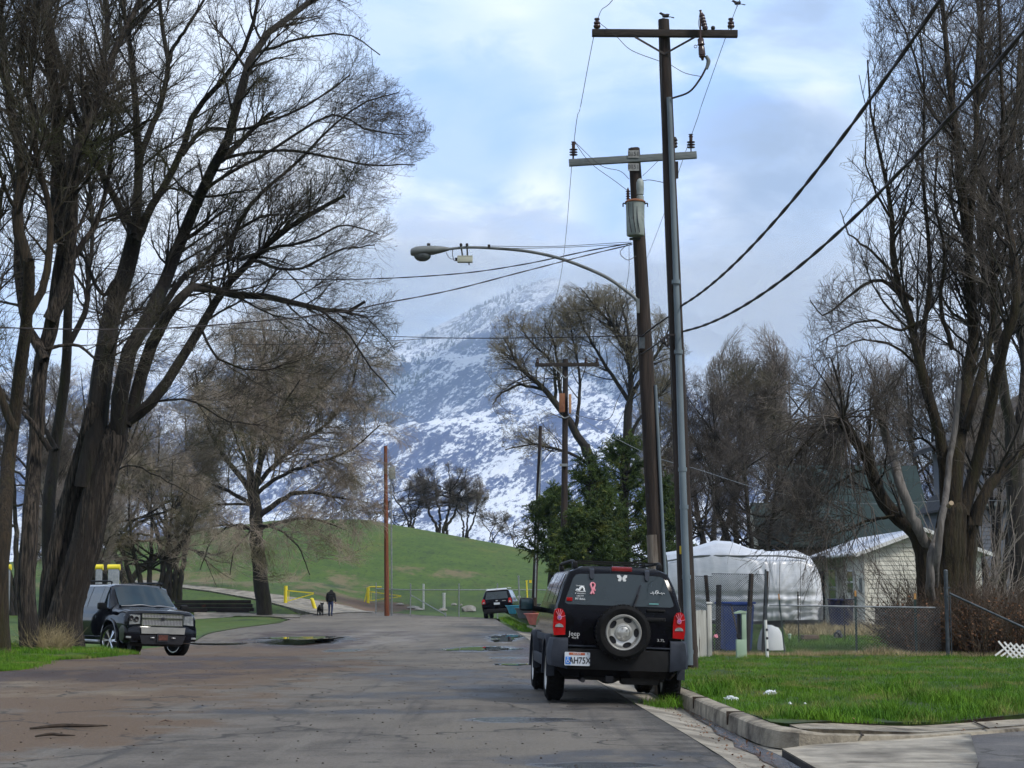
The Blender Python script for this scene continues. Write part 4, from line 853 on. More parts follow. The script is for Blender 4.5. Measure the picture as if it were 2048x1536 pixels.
def clipI(e):
    x, y = proj(e); lim = np.interp(y, [-200, 0, 60, 200, 300, 420, 500, 600, 700, 800, 900, 1000, 1100, 1180], [1720, 1725, 1725, 1735, 1690, 1668, 1680, 1605, 1600, 1560, 1530, 1510, 1490, 1700])
    return x > lim+8*np.sin(y*.11)
o_ = tree('pruned_tree', 'massive yard tree with mossy trunks and sawn limb stubs, right of the cream house', bI, trI, lI,
     [dict(M_=430, Lr=(1.0, 2.9), ang=42, trop=(-.05, 0, .5), rr=.38, K=6, t0=.15, wig=.12, rmin=.008, rmax=.032), dict(M_=3400, Lr=(.5, 1.5), ang=40, trop=(0, 0, .25), rr=.5, K=5, t0=.12, wig=.12, rmin=.0055, rmax=.015),
      dict(M_=18000, Lr=(.2, .62), ang=40, trop=(0, 0, .3), rr=.6, K=4, t0=.1, wig=.16, rmin=.0045, rmax=.007, taper=.6)], M['barkright'], M['twigbrown'], 51, clip=clipI, tipmat=M['bark'], rough=.06, trunk_sides=20)
V, F = cat_vf([tubes(p[None], r[None], 12) for p, r in (LI((1858, 1110, 0), (1838, 1060, -.3), (1824, 1030, -.3), (1800, 964, -.3), (1780, 892), (1756, 820), w=(26, 24), s=4), LI((1868, 1190, .1), (1872, 1130, -.65), (1880, 1060, -.8), (1892, 1000, -.6), (1898, 930, -.4), (1912, 850, -.3), (1918, 760, -.2), w=(20, 14), s=26), LI((1866, 1230, .2), (1860, 1170, -.5), (1864, 1110, -.6), (1876, 1060, -.3), w=(26, 16), s=27))])
link_mesh('bare_limb', np_mesh('bare_limb', V-np.array(bI), F), M['barkpale'], o_)
# drooping twigs thrown from the pruned stubs
rng = np.random.default_rng(77); Ls = [x for x in (LI((1700, 870), (1690, 845), (1680, 835), w=(16, 10), s=1), LI((1770, 850), (1756, 820), (1750, 812), w=(16, 10), s=2), LI((1740, 935), (1700, 930), (1650, 960), w=(6, 3), s=3), LI((1680, 850), (1640, 850), (1600, 890), w=(6, 3), s=4), LI((1760, 1010), (1700, 1030), (1640, 1070), w=(6, 3), s=5))]
P_, R_ = spawn(rng, np.stack([a for a, b in Ls]), np.stack([b for a, b in Ls]), 150, (1.2, 3.4), 70, (-.15, 0, -1.3), .4, K=8, t0=.1, wig=.12, rmin=.009, rmax=.018)
P2, R2 = spawn(rng, P_, R_, 1700, (.3, 1.1), 40, (0, 0, -.6), .6, K=5, t0=.1, wig=.14, rmin=.005, rmax=.009)
V, F = cat_vf([tubes(P_, R_, 4), tubes(P2, R2, 3)]); link_mesh('drooping_twigs', np_mesh('drooping_twigs', V-np.array(bI), F), M['twigbrown'], o_)
for (a, b_) in (((1897, 1012, -1.0), (1903, 1006, -1.25)), ((1678, 838, 0), (1672, 828, -.1))):
    mb = MB(); mb.cyl(pt(a[0], a[1], YI+a[2])-bI, pt(b_[0], b_[1], YI+b_[2])-bI, .055, .05, 14); mb.build('sawn_stub', mat('fresh cut wood', (.30, .22, .14), (.42, .32, .22), 6, .8), o_)
b2 = G(2030, 1290)
many_tree('yard_tree', 'second bare tree at the right edge behind the big pruned tree', 0, 0, 0, ([limb([(2046, 1290, 0), (2040, 1150, 0), (2030, 1000, 0), (2025, 850, 0)], 44, 30, 50., 14, 91)],
    [limb([(2025, 860), (2000, 740), (1990, 620), (1960, 480), (1970, 340), (1950, 200), (1960, 40), (1950, -40)], 24, 6, 50., 14, 92), limb([(2028, 900), (2050, 760), (2040, 620), (2060, 460), (2040, 300), (2050, 120)], 22, 7, 50., 14, 93), limb([(2000, 740), (1950, 660), (1900, 620), (1870, 560)], 12, 3, 50., 14, 94), limb([(1975, 540), (1920, 460), (1900, 380), (1905, 260), (1880, 140)], 10, 3, 50., 14, 95)]), 52,
    M1=260, M2=2400, M3=12000, M4=0, mtw=M['twigbrown'], sc_=1.15, cl=lambda e: proj(e)[0] > 1790, rough=.05, base=G(2046, 1285))
# --- conifers
def conifer(label, px, Y, top, width, seed, dens=1., h0=.08):
    rn = np.random.default_rng(seed); py = py_on(px, Y); b_ = pt(px, py, Y); H = (py-top)/FPX*Y; W = width/2/FPX*Y
    t = thing('conifer', label, 'conifer', b_, group='dark conifers behind the parked black car')
    tz = np.linspace(0, H, 14); P = np.stack([.12*np.sin(tz*.7+seed), .1*np.cos(tz*.5), tz], 1); r = np.linspace(.17, .02, 14)
    V, F = tubes(P[None], r[None], 8); link_mesh('trunk', np_mesh('trunk', V, F), M['bark'], t)
    n = int(80*dens); K = 8; h = h0+(.98-h0)*rn.random(n)**.85; az = rn.random(n)*2*np.pi; Ln = W*(1-h)**.62*rn.uniform(.45, 1.35, n)+.2
    d = np.stack([np.cos(az), np.sin(az), rn.uniform(-.05, .35, n)+.5*h], 1); B = []
    p = np.stack([np.interp(h*H, tz, P[:, 0]), np.interp(h*H, tz, P[:, 1]), h*H], 1); B.append(p)
    d = nrm(d)
    for k in range(1, K):
        d = nrm(d+np.array([0, 0, -.10+.05*k])+rn.normal(0, .06, (n, 3))); p = p+d*(Ln/(K-1))[:, None]; B.append(p)
    B = np.stack(B, 1); Rb = np.linspace(.035, .008, K)[None]*np.ones((n, 1))
    V, F = tubes(B, Rb, 4); link_mesh('branches', np_mesh('branches', V, F), M['bark'], t)
    P2, R2 = spawn(rn, B, Rb, int(1300*dens), (.25, .75), 50, (0, 0, -.45), .6, K=5, t0=.12, wig=.1, rmin=.012, rmax=.014)
    P3, R3 = spawn(rn, P2, R2, int(14000*dens), (.10, .24), 48, (0, 0, -.25), 1.6, K=3, t0=.05, wig=.15, rmin=.017, rmax=.026, taper=.15)
    P4, R4 = spawn(rn, B, Rb, int(4500*dens), (.12, .3), 55, (0, 0, -.1), 1.6, K=3, t0=.35, wig=.15, rmin=.017, rmax=.026, taper=.15)
    V, F = cat_vf([tubes(P2, R2, 3), tubes(P3, R3, 3), tubes(P4, R4, 3)]); link_mesh('foliage', np_mesh('foliage', V, F), M['needle'], t); return t
conifer('dark conifer with long tips reaching left over the mound edge, behind the parked black car', 1105, 74, 985, 215, 61, .8, .42)
conifer('tallest dark conifer directly behind the second pole, pointed top', 1250, 73, 872, 230, 62, 1.3)
conifer('dark green conifer between the leftmost and the tallest one', 1185, 70, 920, 190, 63, 1.0, .3)
conifer('conifer at the right, seen between the two near poles and the tarpaulin', 1325, 76, 955, 160, 64, .9)
conifer('low bushy conifer whose foliage shows just above the roof of the parked black car', 1175, 66, 1035, 190, 65, 1.0, .35)
# --- thicket of dry stems by the tall fence post
def thicket(name, label, px, py, width, top, n, seed, m='brush', depth=2.5, lean=0., leaves=0, Y=None, cat='bush', group=None, thick=1., hs=.3):
    rn = np.random.default_rng(seed); b_ = G(px, py) if Y is None else pt(px, py_on(px, Y), Y); Y_ = b_.y; W = width/FPX*Y_/2; H = (py-top)/FPX*Y_; b_ = Vector((b_.x, b_.y, hz(b_.x, b_.y)))
    t = thing(name, label, cat, b_, group=group); K = 7
    p = np.stack([rn.uniform(-W, W, n), rn.uniform(0, depth, n), np.zeros(n)], 1); p[:, 2] = -.05; d = nrm(np.stack([rn.normal(lean, .38, n), rn.normal(0, .3, n), np.ones(n)], 1)); Ln = H*rn.uniform(hs, 1.1, n)*(1-.35*(np.abs(p[:, 0])/W)**2); o = [p]
    for k in range(1, K):
        d = nrm(d+rn.normal(0, .13, (n, 3))+np.array([0, 0, -.02*k])); p = p+d*(Ln/(K-1))[:, None]; o.append(p)
    P = np.stack(o, 1); r = np.linspace(1, .35, K)[None]*rn.uniform(.005, .014, n)[:, None]*thick
    P2, R2 = spawn(rn, P, r, n*7, (.2, .8), 38, (0, 0, .2), .6, K=4, t0=.15, wig=.14, rmin=.0035*thick, rmax=.007*thick)
    V, F = cat_vf([tubes(P, r, 4), tubes(P2, R2, 3)]); link_mesh('stems', np_mesh('stems', V, F), M[m], t)
    if leaves:
        q = rn.choice(len(P2), leaves); c = P2[q, rn.integers(0, 4, leaves)]; c = c*np.array([1, 1, .75]); a = rn.normal(size=(leaves, 3)); a = nrm(a)*.03*thick; b3 = nrm(np.cross(a, rn.normal(size=(leaves, 3))))*.02*thick
        V = np.stack([c-a, c+b3, c+a, c-b3], 1).reshape(-1, 3); F = np.arange(len(V)).reshape(-1, 4); link_mesh('dead_leaves', np_mesh('dead_leaves', V, F, False), M['deadleaf'], t)
    return t
gt = 'dry thickets along the yard fence'
thicket('thicket', 'dense reddish brown thicket behind the tall galvanised corner post', 1925, 1309, 190, 1150, 620, 71, leaves=5200, depth=1.6, group=gt)
thicket('thicket', 'tangled dark thicket at the right edge behind the diagonal fence rail', 2040, 1312, 190, 1150, 620, 72, leaves=5200, depth=2.4, group=gt)
thicket('thicket', 'low brown thicket left of the tall corner post, against the end of the wire fence', 1842, 1306, 80, 1225, 170, 73, leaves=1200, depth=1.2, group=gt)
thicket('thicket', 'thin upright suckers growing in front of the big pruned tree trunks', 1872, 1302, 130, 1030, 150, 74, m='brush', depth=.7, group=gt, thick=.9, hs=.5)
thicket('thicket', 'arching bare canes in front of the cream siding', 1800, 1262, 140, 1085, 22, 75, m='twiggrey', depth=1.2, Y=54, group=gt, thick=1.3, lean=-.35, hs=.5)
thicket('thicket', 'tall grey saplings before the blue grey house at the right edge', 1990, 1290, 130, 950, 90, 76, m='twiggrey', depth=2, Y=47, group=gt, thick=1.6, hs=.5)
thicket('thicket', 'pale dry brush around the foot of the leaning tree', 88, 1304, 90, 1258, 110, 77, m='drygrass', depth=.6, group='dry tufts', thick=.8)
# ------------------------------------------------------------------ utility poles
def pole(name, label, base, top, r0, r1, m, K=14, sides=18, bend=0.):
    t = thing(name, label, 'utility pole', base); b, e = Vector(base), Vector(top)
    rn = np.random.default_rng(int(abs(base[0]*77))+3); s = np.linspace(-.03, 1, K)[:, None]; P = np.array(b)+(np.array(e)-np.array(b))*s; P[:, 0] += bend*np.sin(np.pi*s[:, 0])
    V, F = tubes(P[None], np.linspace(r0, r1, K)[None], sides); V += rn.normal(0, .0025, V.shape); V -= np.array(b); V = np.concatenate([V, V[-sides:].mean(0)[None]])
    bm = bmesh.new(); vs = [bm.verts.new(v) for v in V]
    for f in F: bm.faces.new([vs[i] for i in f])
    n = len(vs)-1
    for i in range(sides): bm.faces.new((vs[n-sides+i], vs[n-sides+(i+1) % sides], vs[n]))
    bmesh.ops.recalc_face_normals(bm, faces=bm.faces); me = bpy.data.meshes.new('shaft'); bm.to_mesh(me); bm.free()
    for p in me.polygons: p.use_smooth = True
    me.set_sharp_from_angle(angle=R(50)); link_mesh('shaft', me, m, t)
    return t, (lambda f, dx=0., dy=0.: b.lerp(e, f)-b+Vector((dx+bend*math.sin(math.pi*f), dy, 0)))
def insul(mb, p, s=1.):                        # pin insulator, bell over pin
    mb.lathe([(.012, -.12), (.012, 0), (.05, .0), (.062, .03), (.055, .05), (.035, .06), (.055, .075), (.055, .10), (.03, .115), (.03, .135), (.045, .14), (.045, .165), (.02, .17), (0, .17)], 16, Matrix.Translation(p) @ Matrix.Scale(s, 4))
def insul4(mb, p, s=1.):                       # stacked discs with clamp
    pr = [(.014, -.2), (.014, 0)]
    for k in range(3): pr += [(.03, .01+k*.055), (.085, .02+k*.055), (.085, .03+k*.055), (.03, .045+k*.055)]
    pr += [(.035, .18), (.035, .24), (.05, .25), (.03, .28), (.05, .30), (0, .31)]
    mb.lathe(pr, 16, Matrix.Translation(p) @ Matrix.Scale(s, 4))
# near pole
Y1 = 30.2
b1 = G(1378, 1326); b1 = Vector((pt(1379, 1326, Y1).x, Y1, lz(3.1, Y1))); t1 = pt(1327, 40, Y1)
p1, at1 = pole('utility_pole', 'tallest utility pole, black wood with a grey conduit and a bird on top', b1, t1, .155, .10, M['polewood'])
def rel(px, py, Y, b): return pt(px, py, Y)-b
ca = rel(1184, 66, Y1-.17, b1); cb = rel(1475, 68, Y1-.17, b1)
mb = MB(); mb.bar(ca, cb, .10, .125, .006); mb.build('crossarm', M['armwood'], p1)
for sx in (1270, 1390):
    mb = MB(); mb.bar(rel(sx, 74, Y1-.24, b1), rel(1329, 108, Y1-.12, b1), .012, .035); mb.build('brace', M['iron'], p1)
for px in (1194, 1462):
    mb = MB(); insul(mb, rel(px, 56, Y1-.17, b1), 1.05); mb.build('insulator', M['porcelain'], p1)
mb = MB(); mb.ball(rel(1426, 56, Y1-.17, b1), .04, 12); mb.build('bolt_head', M['iron'], p1)
# cut-out and cable terminator
mb = MB(); a, c = rel(1401, 22, Y1-.34, b1), rel(1411, 60, Y1-.34, b1)
pr = [(.03, 0), (.05, .015)];
for k in range(5): pr += [(.045, .03+k*.055), (.058, .04+k*.055), (.045, .06+k*.055)]
mb.lathe(pr+[(.02, .34), (.025, .37), (0, .375)], 14, Matrix.Translation(c) @ (a-c).to_track_quat('Z', 'Y').to_matrix().to_4x4())
mb.build('surge_arrester', M['porcelain'], p1)
mb = MB(); a, c = rel(1401, 76, Y1-.36, b1), rel(1405, 118, Y1-.34, b1); d = (c-a)
mb.lathe([(.03, 0), (.055, .02), (.055, .10), (.07, .12), (.04, .14), (.055, .16), (.062, .30), (.05, .31), (.062, .33), (.03, .36), (.02, .40), (0, .40)], 14, Matrix.Translation(a) @ d.to_track_quat('Z', 'Y').to_matrix().to_4x4())
mb.lathe([(.022, -.01), (.03, -.01), (.03, .01), (.022, .01)], 12, Matrix.Translation(rel(1391, 93, Y1-.36, b1)) @ Matrix.Rotation(R(90), 4, 'X'), closed=True)
mb.bar(a-Vector((0, 0, -.35)), a, .03, .03); mb.build('fused_cutout', M['porcelain'], p1)
mb = MB(); mb.tube([rel(1412, 112, Y1-.33, b1), rel(1417, 122, Y1-.33, b1), rel(1413, 138, Y1-.33, b1)], [.03, .038, .028], 10, 10); mb.build('pothead', M['lampgrey'], p1)
mb = MB(); mb.tube([rel(1414, 132, Y1-.33, b1), rel(1400, 158, Y1-.33, b1), rel(1378, 184, Y1-.3, b1), rel(1343, 197, Y1-.2, b1)], .018, 8, 20); mb.build('riser_cable', M['cable'], p1)
mb = MB(); mb.tube([rel(1194, 42, Y1-.17, b1), rel(1232, 72, Y1-.3, b1), rel(1262, 100, Y1-.3, b1), rel(1318, 122, Y1-.2, b1)], .006, 6, 20)
mb.tube([rel(1340, 129, Y1-.18, b1), rel(1370, 146, Y1-.3, b1), rel(1402, 153, Y1-.33, b1)], .006, 6, 16); mb.build('jumper_wire', M['cable'], p1)
mb = MB(); mb.tube([rel(1399, 58, Y1-.36, b1), rel(1397, 45, Y1-.4, b1), rel(1400, 26, Y1-.36, b1)], .005, 6, 10); mb.tube([rel(1322, 110, Y1-.12, b1), rel(1328, 400, Y1-.15, b1), rel(1345, 800, Y1-.18, b1)], .006, 6, 30); mb.build('ground_wire', M['wirem'], p1)
# conduit on the front of the near pole, with straps
mb = MB(); mb.tube([rel(1338, 195, Y1-.15, b1), rel(1349, 480, Y1-.17, b1), rel(1357, 700, Y1-.19, b1), rel(1365, 950, Y1-.20, b1), rel(1377, 1280, Y1-.21, b1), rel(1378, 1330, Y1-.21, b1)], [.045, .05, .06, .066, .07], 14, 30)
for y, x in ((560, 1352), (700, 1357), (935, 1365), (1010, 1368), (1150, 1373), (1300, 1378)): mb.cyl(rel(x, y, Y1-.195, b1), rel(x, y+8, Y1-.195, b1), .076, None, 14)
mb.build('conduit', M['conduit'], p1)
mb = MB(); mb.box(rel(1361, 1100, Y1-.19, b1), (.03, .01, .14)); mb.build('tag_plate', M['yellowtag'], p1)
mb = MB(); c = rel(1333, 680, Y1-.2, b1)
for k in range(5): mb.lathe([(.055+.008*k, -.008), (.07+.008*k, -.008), (.07+.008*k, .008), (.055+.008*k, .008)], 14, Matrix.Translation(c+Vector((.02*k-.05, 0, -.01*k))) @ Matrix.Rotation(R(60+9*k), 4, 'X') @ Matrix.Rotation(R(20*k), 4, 'Y'), closed=True)
mb.box(c+Vector((.08, 0, .09)), (.16, .03, .03)); mb.build('cable_coil', M['cable'], p1)
# transformer bank seen edge-on behind the near pole
mb = MB(); mb.lathe([(.02, 0), (.05, .02), (.03, .06), (.05, .08), (.03, .12), (.05, .14), (.02, .2), (0, .2)], 12, Matrix.Translation(rel(1350, 296, Y1+.2, b1))); mb.box(rel(1353, 340, Y1+.2, b1), (.06, .06, .3)); mb.build('rear_cutout', M['iron'], p1)
# second pole
Y2 = 34.
b2_ = Vector((pt(1325, 1230, Y2).x, Y2, lz(3, Y2))); t2 = pt(1268, 297, Y2)
p2, at2 = pole('utility_pole', 'leaning utility pole behind the parked black car, carrying a transformer and street lamp', b2_, t2, .185, .115, M['polewood'])
mb = MB(); mb.bar(rel(1138, 326, Y2-.2, b2_), rel(1393, 310, Y2-.2, b2_), .10, .135, .005); mb.build('crossarm', M['greyarm'], p2)
for px, py in ((1147, 312), (1382, 297)):
    mb = MB(); insul4(mb, rel(px, py, Y2-.2, b2_), .95); mb.build('insulator', M['porcelain'], p2)
for py in (308, 334):
    mb = MB(); c = rel(1267, py, Y2-.265, b2_); mb.box(c, (.22, .006, .15)); pl = mb.build('number_plate', M['signplate'], p2)
    text('numerals', '0151', .115, M['ink'], pl, c+Vector((0, -.006, 0)), (R(90), 0, 0))
# transformer
c0 = rel(1271, 472, Y2-.34, b2_); c1 = rel(1269, 404, Y2-.34, b2_); hh = c1.z-c0.z
mb = MB(); mb.lathe([(0, 0), (.16, 0), (.175, .02), (.18, hh*.5), (.185, hh), (.19, hh+.01)], 28, Matrix.Translation(c0)); tr = mb.build('transformer', M['transf'], p2)
mb = MB(); mb.lathe([(.20, -.02), (.205, 0), (.17, .03), (.06, .06), (0, .065)], 28, Matrix.Translation(c0+Vector((0, 0, hh)))); mb.build('lid', M['brownbox'], tr)
mb = MB()
for k in (-.09, -.005, .07): mb.tube([c0+Vector((k-.05, -.17, hh-.05)), c0+Vector((k-.045, -.185, hh*.5)), c0+Vector((k, -.187, .03))], .008, 6, 10)
mb.build('lead', M['ink'], tr)
for k in (-1, 1):
    mb = MB(); mb.tube([c0+Vector((k*.18, 0, hh-.04)), c0+Vector((k*.235, -.02, hh-.03)), c0+Vector((k*.24, -.02, hh-.10))], .014, 8, 8); mb.build('lug', M['iron'], tr)
mb = MB(); pr = [(.02, 0)]
for k in range(4): pr += [(.025, .02+k*.05), (.05, .03+k*.05), (.03, .045+k*.05)]
mb.lathe(pr+[(.015, .24), (0, .27)], 14, Matrix.Translation(c0+Vector((-.14, 0, hh+.03)))); mb.build('bushing', M['porcelain'], tr)
mb = MB(); mb.lathe([(.07, 0), (.07, .08), (.05, .1), (.07, .12), (.07, .2), (.075, .22), (.075, .36), (.05, .42), (.02, .44), (0, .44)], 16, Matrix.Translation(c0+Vector((.10, 0, hh+.03)))); mb.build('lightning_arrester', M['transf'], tr)
mb = MB(); mb.tube([rel(1148, 282, Y2-.2, b2_), rel(1180, 325, Y2-.35, b2_), rel(1230, 362, Y2-.4, b2_), rel(1256, 382, Y2-.36, b2_)], .006, 6, 16)
mb.tube([rel(1148, 282, Y2-.2, b2_), rel(1200, 330, Y2-.35, b2_), rel(1240, 342, Y2-.3, b2_), rel(1258, 358, Y2-.2, b2_)], .006, 6, 16); mb.tube([rel(1284, 362, Y2-.36, b2_), rel(1300, 360, Y2-.4, b2_), rel(1332, 366, Y2-.5, b2_)], .007, 6, 12)
mb.tube([rel(1285, 352, Y2-.3, b2_), rel(1300, 338, Y2-.3, b2_), rel(1316, 322, Y2-.25, b2_)], .005, 6, 8)
mb.tube([rel(1258, 486, Y2-.2, b2_), rel(1240, 505, Y2-.4, b2_), rel(1255, 520, Y2-.4, b2_), rel(1272, 512, Y2-.3, b2_)], .007, 6, 14); mb.tube([rel(1258, 490, Y2-.2, b2_), rel(1258, 540, Y2-.5, b2_), rel(1252, 590, Y2-.4, b2_), rel(1262, 640, Y2-.2, b2_)], .005, 6, 14); mb.build('jumper_wire', M['cable'], p2)
mb = MB(); mb.tube([rel(1311, 770, Y2-.1, b2_), rel(1320, 940, Y2-.14, b2_), rel(1331, 1160, Y2-.18, b2_)], .03, 10, 14); mb.build('conduit', M['conduit'], p2)
mb = MB(); mb.tube([rel(1303, 1070, Y2-.19, b2_), rel(1308, 1150, Y2-.2, b2_), rel(1312, 1235, Y2-.21, b2_)], .10, 12, 8); mb.build('splice_board', M['polegrey'], p2)
mb = MB(); mb.box(rel(1284, 686, Y2-.25, b2_), (.10, .10, .22)); mb.box(rel(1270, 478, Y2-.2, b2_), (.22, .05, .04)); mb.build('wire_clamp', M['galvdark'], p2)
# street lamp on the second pole
lb = Vector(pt(1277, 612, Y2-.18)); lamp = thing('street_lamp', 'grey cobra-head street lamp on a long curved arm fixed to the leaning pole', 'street lamp', lb)
def rl(px, py, Y=Y2-.2): return pt(px, py, Y)-lb
mb = MB(); mb.tube([rl(1275, 612), rl(1272, 598), rl(1245, 576), rl(1210, 553), rl(1160, 531), rl(1110, 514), rl(1050, 502), rl(980, 496), rl(930, 495), rl(890, 499)], [.036, .034, .03, .026], 12, 44); mb.box(rl(1276, 612), (.06, .08, .28)); mb.build('arm', M['lampgrey'], lamp)
def lhead(zs, ws, xs_):                        # cobra head: rings along the arm's axis
    rings = []; bm = bmesh.new()
    for x, (zt, zb), wd in zip(xs_, zs, ws):
        rg = []
        for i in range(16):
            a = i/16*2*math.pi; c, s_ = math.cos(a), math.sin(a); c = math.copysign(abs(c)**.75, c); s_ = math.copysign(abs(s_)**.75, s_); zm = (zt+zb)/2
            rg.append(bm.verts.new((x, wd*c, zm+(zt-zb)/2*s_)))
        rings.append(rg)
    for a, b in zip(rings, rings[1:]):
        for i in range(16): bm.faces.new((a[i], a[(i+1) % 16], b[(i+1) % 16], b[i]))
    bm.faces.new(rings[0]); bm.faces.new(rings[-1]); q = MB(); q.bm = bm; return q
e0 = rl(898, 498); e1 = rl(821, 510); xs_ = [e0.x, e0.x-.10, e0.x-.30, e0.x-.5, e0.x-.64, e1.x+.02, e1.x]; z0 = e0.z
h = lhead([(z0+.03, z0-.03), (z0+.045, z0-.06), (z0+.06, z0-.11), (z0+.055, z0-.13), (z0+.04, z0-.14), (z0+.0, z0-.13), (z0-.03, z0-.11)], [.05, .08, .13, .16, .16, .11, .05], xs_)
for v in h.bm.verts: v.co.y += e0.y
hd = h.build('lamp_head', M['lampgrey'], lamp)
mb = MB(); mb.ball((e0.x-.52, e0.y, z0-.13), (.17, .13, .12), 20); mb.build('lamp_lens', M['lampglass'], hd)
mb = MB(); mb.cyl((e0.x-.40, e0.y, z0+.05), (e0.x-.40, e0.y, z0+.11), .035, None, 14); mb.build('photocell', M['iron'], hd)
mb = MB(); c = rl(930, 519); mb.box(c, (.30, .14, .12), None, .012); mb.bar(c+Vector((-.15, 0, .06)), c+Vector((.15, 0, .06)), .15, .012); bx = mb.build('sensor_box', M['creambox'], lamp)
mb = MB()
for x in (922, 934): mb.bar(rl(x, 492), c+Vector(((x-928)*.008, 0, .06)), .02, .03); mb.cyl(rl(x, 490)+Vector((0, -.05, 0)), rl(x, 490)+Vector((0, .05, 0)), .028, None, 10)
mb.cyl(c+Vector((.08, 0, -.06)), c+Vector((.08, 0, -.11)), .012, None, 8); mb.box(c+Vector((-.17, 0, .0)), (.05, .05, .06)); mb.tube([rl(906, 496), rl(905, 510), rl(909, 522)], .007, 6, 8); mb.tube([rl(892, 505), rl(899, 516), rl(908, 519)], .006, 6, 8); mb.build('bracket', M['iron'], bx)
mb = MB(); mb.box(rl(978, 493), (.05, .06, .07)); mb.build('tie_lug', M['iron'], lamp)
# third, fourth, red poles
Y3 = 67.
b3 = Vector((pt(1125, 1240, Y3).x, Y3, lz(2, Y3)-.1)); p3, at3 = pole('utility_pole', 'mid-distance brown pole with a crossarm and rusty brown box, among the conifers', b3, pt(1131, 718, Y3), .15, .10, M['polewood'], bend=.02)
mb = MB(); mb.bar(rel(1070, 730, Y3-.15, b3), rel(1198, 729, Y3-.15, b3), .10, .14, .005); mb.build('crossarm', M['armwood'], p3)
for sx in (1105, 1155): mb = MB(); mb.bar(rel(sx, 732, Y3-.2, b3), rel(1131, 756, Y3-.12, b3), .02, .04); mb.build('brace', M['galv'], p3)
for px in (1075, 1172, 1194): mb = MB(); insul(mb, rel(px, 726, Y3-.15, b3), 1.2); mb.build('insulator', M['porcelain'], p3)
mb = MB(); mb.box(rel(1124, 806, Y3-.25, b3), (.22, .3, .72), None, .01); mb.build('brown_cabinet', M['brownbox'], p3)
mb = MB(); mb.box(rel(1140, 808, Y3-.22, b3), (.10, .25, .74), None, .01); mb.build('tan_panel', M['tanbox'], p3)
mb = MB(); mb.tube([rel(1119, 828, Y3-.3, b3), rel(1130, 836, Y3-.3, b3), rel(1147, 826, Y3-.3, b3)], .02, 8, 10); mb.box(rel(1127, 930, Y3-.2, b3), (.3, .1, .1)); mb.build('bracket', M['galv'], p3)
Y4 = 86.
b4 = Vector((pt(1067, 1220, Y4).x, Y4, gz(1, Y4))); p4, _ = pole('utility_pole', 'thin dark pole just left of the crossarm pole, yellow tag near its foot', b4, pt(1081, 852, Y4), .14, .085, M['polewood'])
mb = MB(); mb.box(rel(1061, 1163, Y4-.16, b4), (.12, .02, .14)); mb.build('tag_plate', M['yellowtag'], p4)
mb = MB(); mb.tube([rel(1070, 1195, Y4-.18, b4), rel(1074, 1050, Y4-.15, b4), rel(1083, 900, Y4-.12, b4)], .035, 8, 8); mb.build('conduit', M['galv'], p4)
Y5 = 112.
b5 = Vector((pt(774, 1200, Y5).x, Y5, gz(-8, Y5))); p5, _ = pole('utility_pole', 'reddish brown wooden pole at the foot of the mound, behind the yellow gate', b5, pt(771, 892, Y5), .165, .11, M['polered'])
mp_ = thing('signal_mast', 'thin grey steel mast with a square grey box, beside the reddish brown pole', 'mast', Vector((pt(784, 1190, Y5+1).x, Y5+1, gz(-8, Y5))))
o = Vector(mp_.location); mb = MB(); mb.cyl((0, 0, -.1), rel(782, 925, Y5+1, o), .05, .045, 12); mb.build('mast_pole', M['galv'], mp_); mb = MB(); mb.box(rel(784, 946, Y5+.8, o), (.42, .3, .8), None, .02); mb.build('box', M['transf'], mp_)
# ------------------------------------------------------------------ wires, each span or run a thing of its own
def wire(name, label, pts, r, K=40, group=None, cat='power line', m='cable', twist=0.):
    P = smooth_path([tuple(p) for p in pts], K)
    if twist:
        L_ = np.concatenate([[0], np.cumsum(np.linalg.norm(np.diff(P, axis=0), axis=1))]); K2 = max(K, int(L_[-1]/.12)); Q = np.stack([np.interp(np.linspace(0, L_[-1], K2), L_, P[:, i]) for i in range(3)], 1); a = np.linspace(0, L_[-1], K2)/twist*2*np.pi; off = np.stack([np.cos(a), 0*a, np.sin(a)], 1)*r*.38
        V, F = cat_vf([tubes((Q+off)[None], np.full((1, K2), r*.78), 6), tubes((Q-off)[None], np.full((1, K2), r*.78), 6)])
    else: V, F = tubes(P[None], np.full((1, len(P)), r), 6)
    o = link_mesh(name, np_mesh(name, V-P[0], F), M[m]); o.location = P[0]; tag(o, label, cat, group)
gT = 'thick service cables from the near pole'
def quad(A, B, C, Ys):                         # sagging span through three known points, given as (Y, X, Z)
    o = []
    for y in Ys:
        w = [1., 1., 1.]; T = (A, B, C)
        for i in range(3):
            for j in range(3):
                if i != j: w[i] *= (y-T[j][0])/(T[i][0]-T[j][0])
        o.append((A[1]+(B[1]-A[1])*(y-A[0])/(B[0]-A[0]), y, sum(w[i]*T[i][2] for i in range(3))))
    return o
def yxz(px, py, Y): p = pt(px, py, Y); return (Y, p.x, p.z)
A = yxz(1362, 612, Y1); B = yxz(1880, 0, 14.); Cc = yxz(1600, 390, 20.0); wire('power_cable', 'upper thick cable rising from the near pole to the top edge', quad(A, B, Cc, np.linspace(Y1, -9, 24)), .019, 80, gT, 'cable', twist=1.6)
A = yxz(1366, 663, Y1); B = yxz(2048, 62, 14.); s_ = (B[1]-A[1])/(B[0]-A[0]); q = (1700-1024)/FPX/_cp; y_ = (A[1]-s_*A[0])/(q-s_); Cc = yxz(1700, 450, y_); wire('power_cable', 'lower thick cable rising from the near pole to the right edge', quad(A, B, Cc, np.linspace(Y1, -9, 24)), .019, 80, gT, 'cable', twist=1.6)
gL = 'thin bare lines along the row of poles'
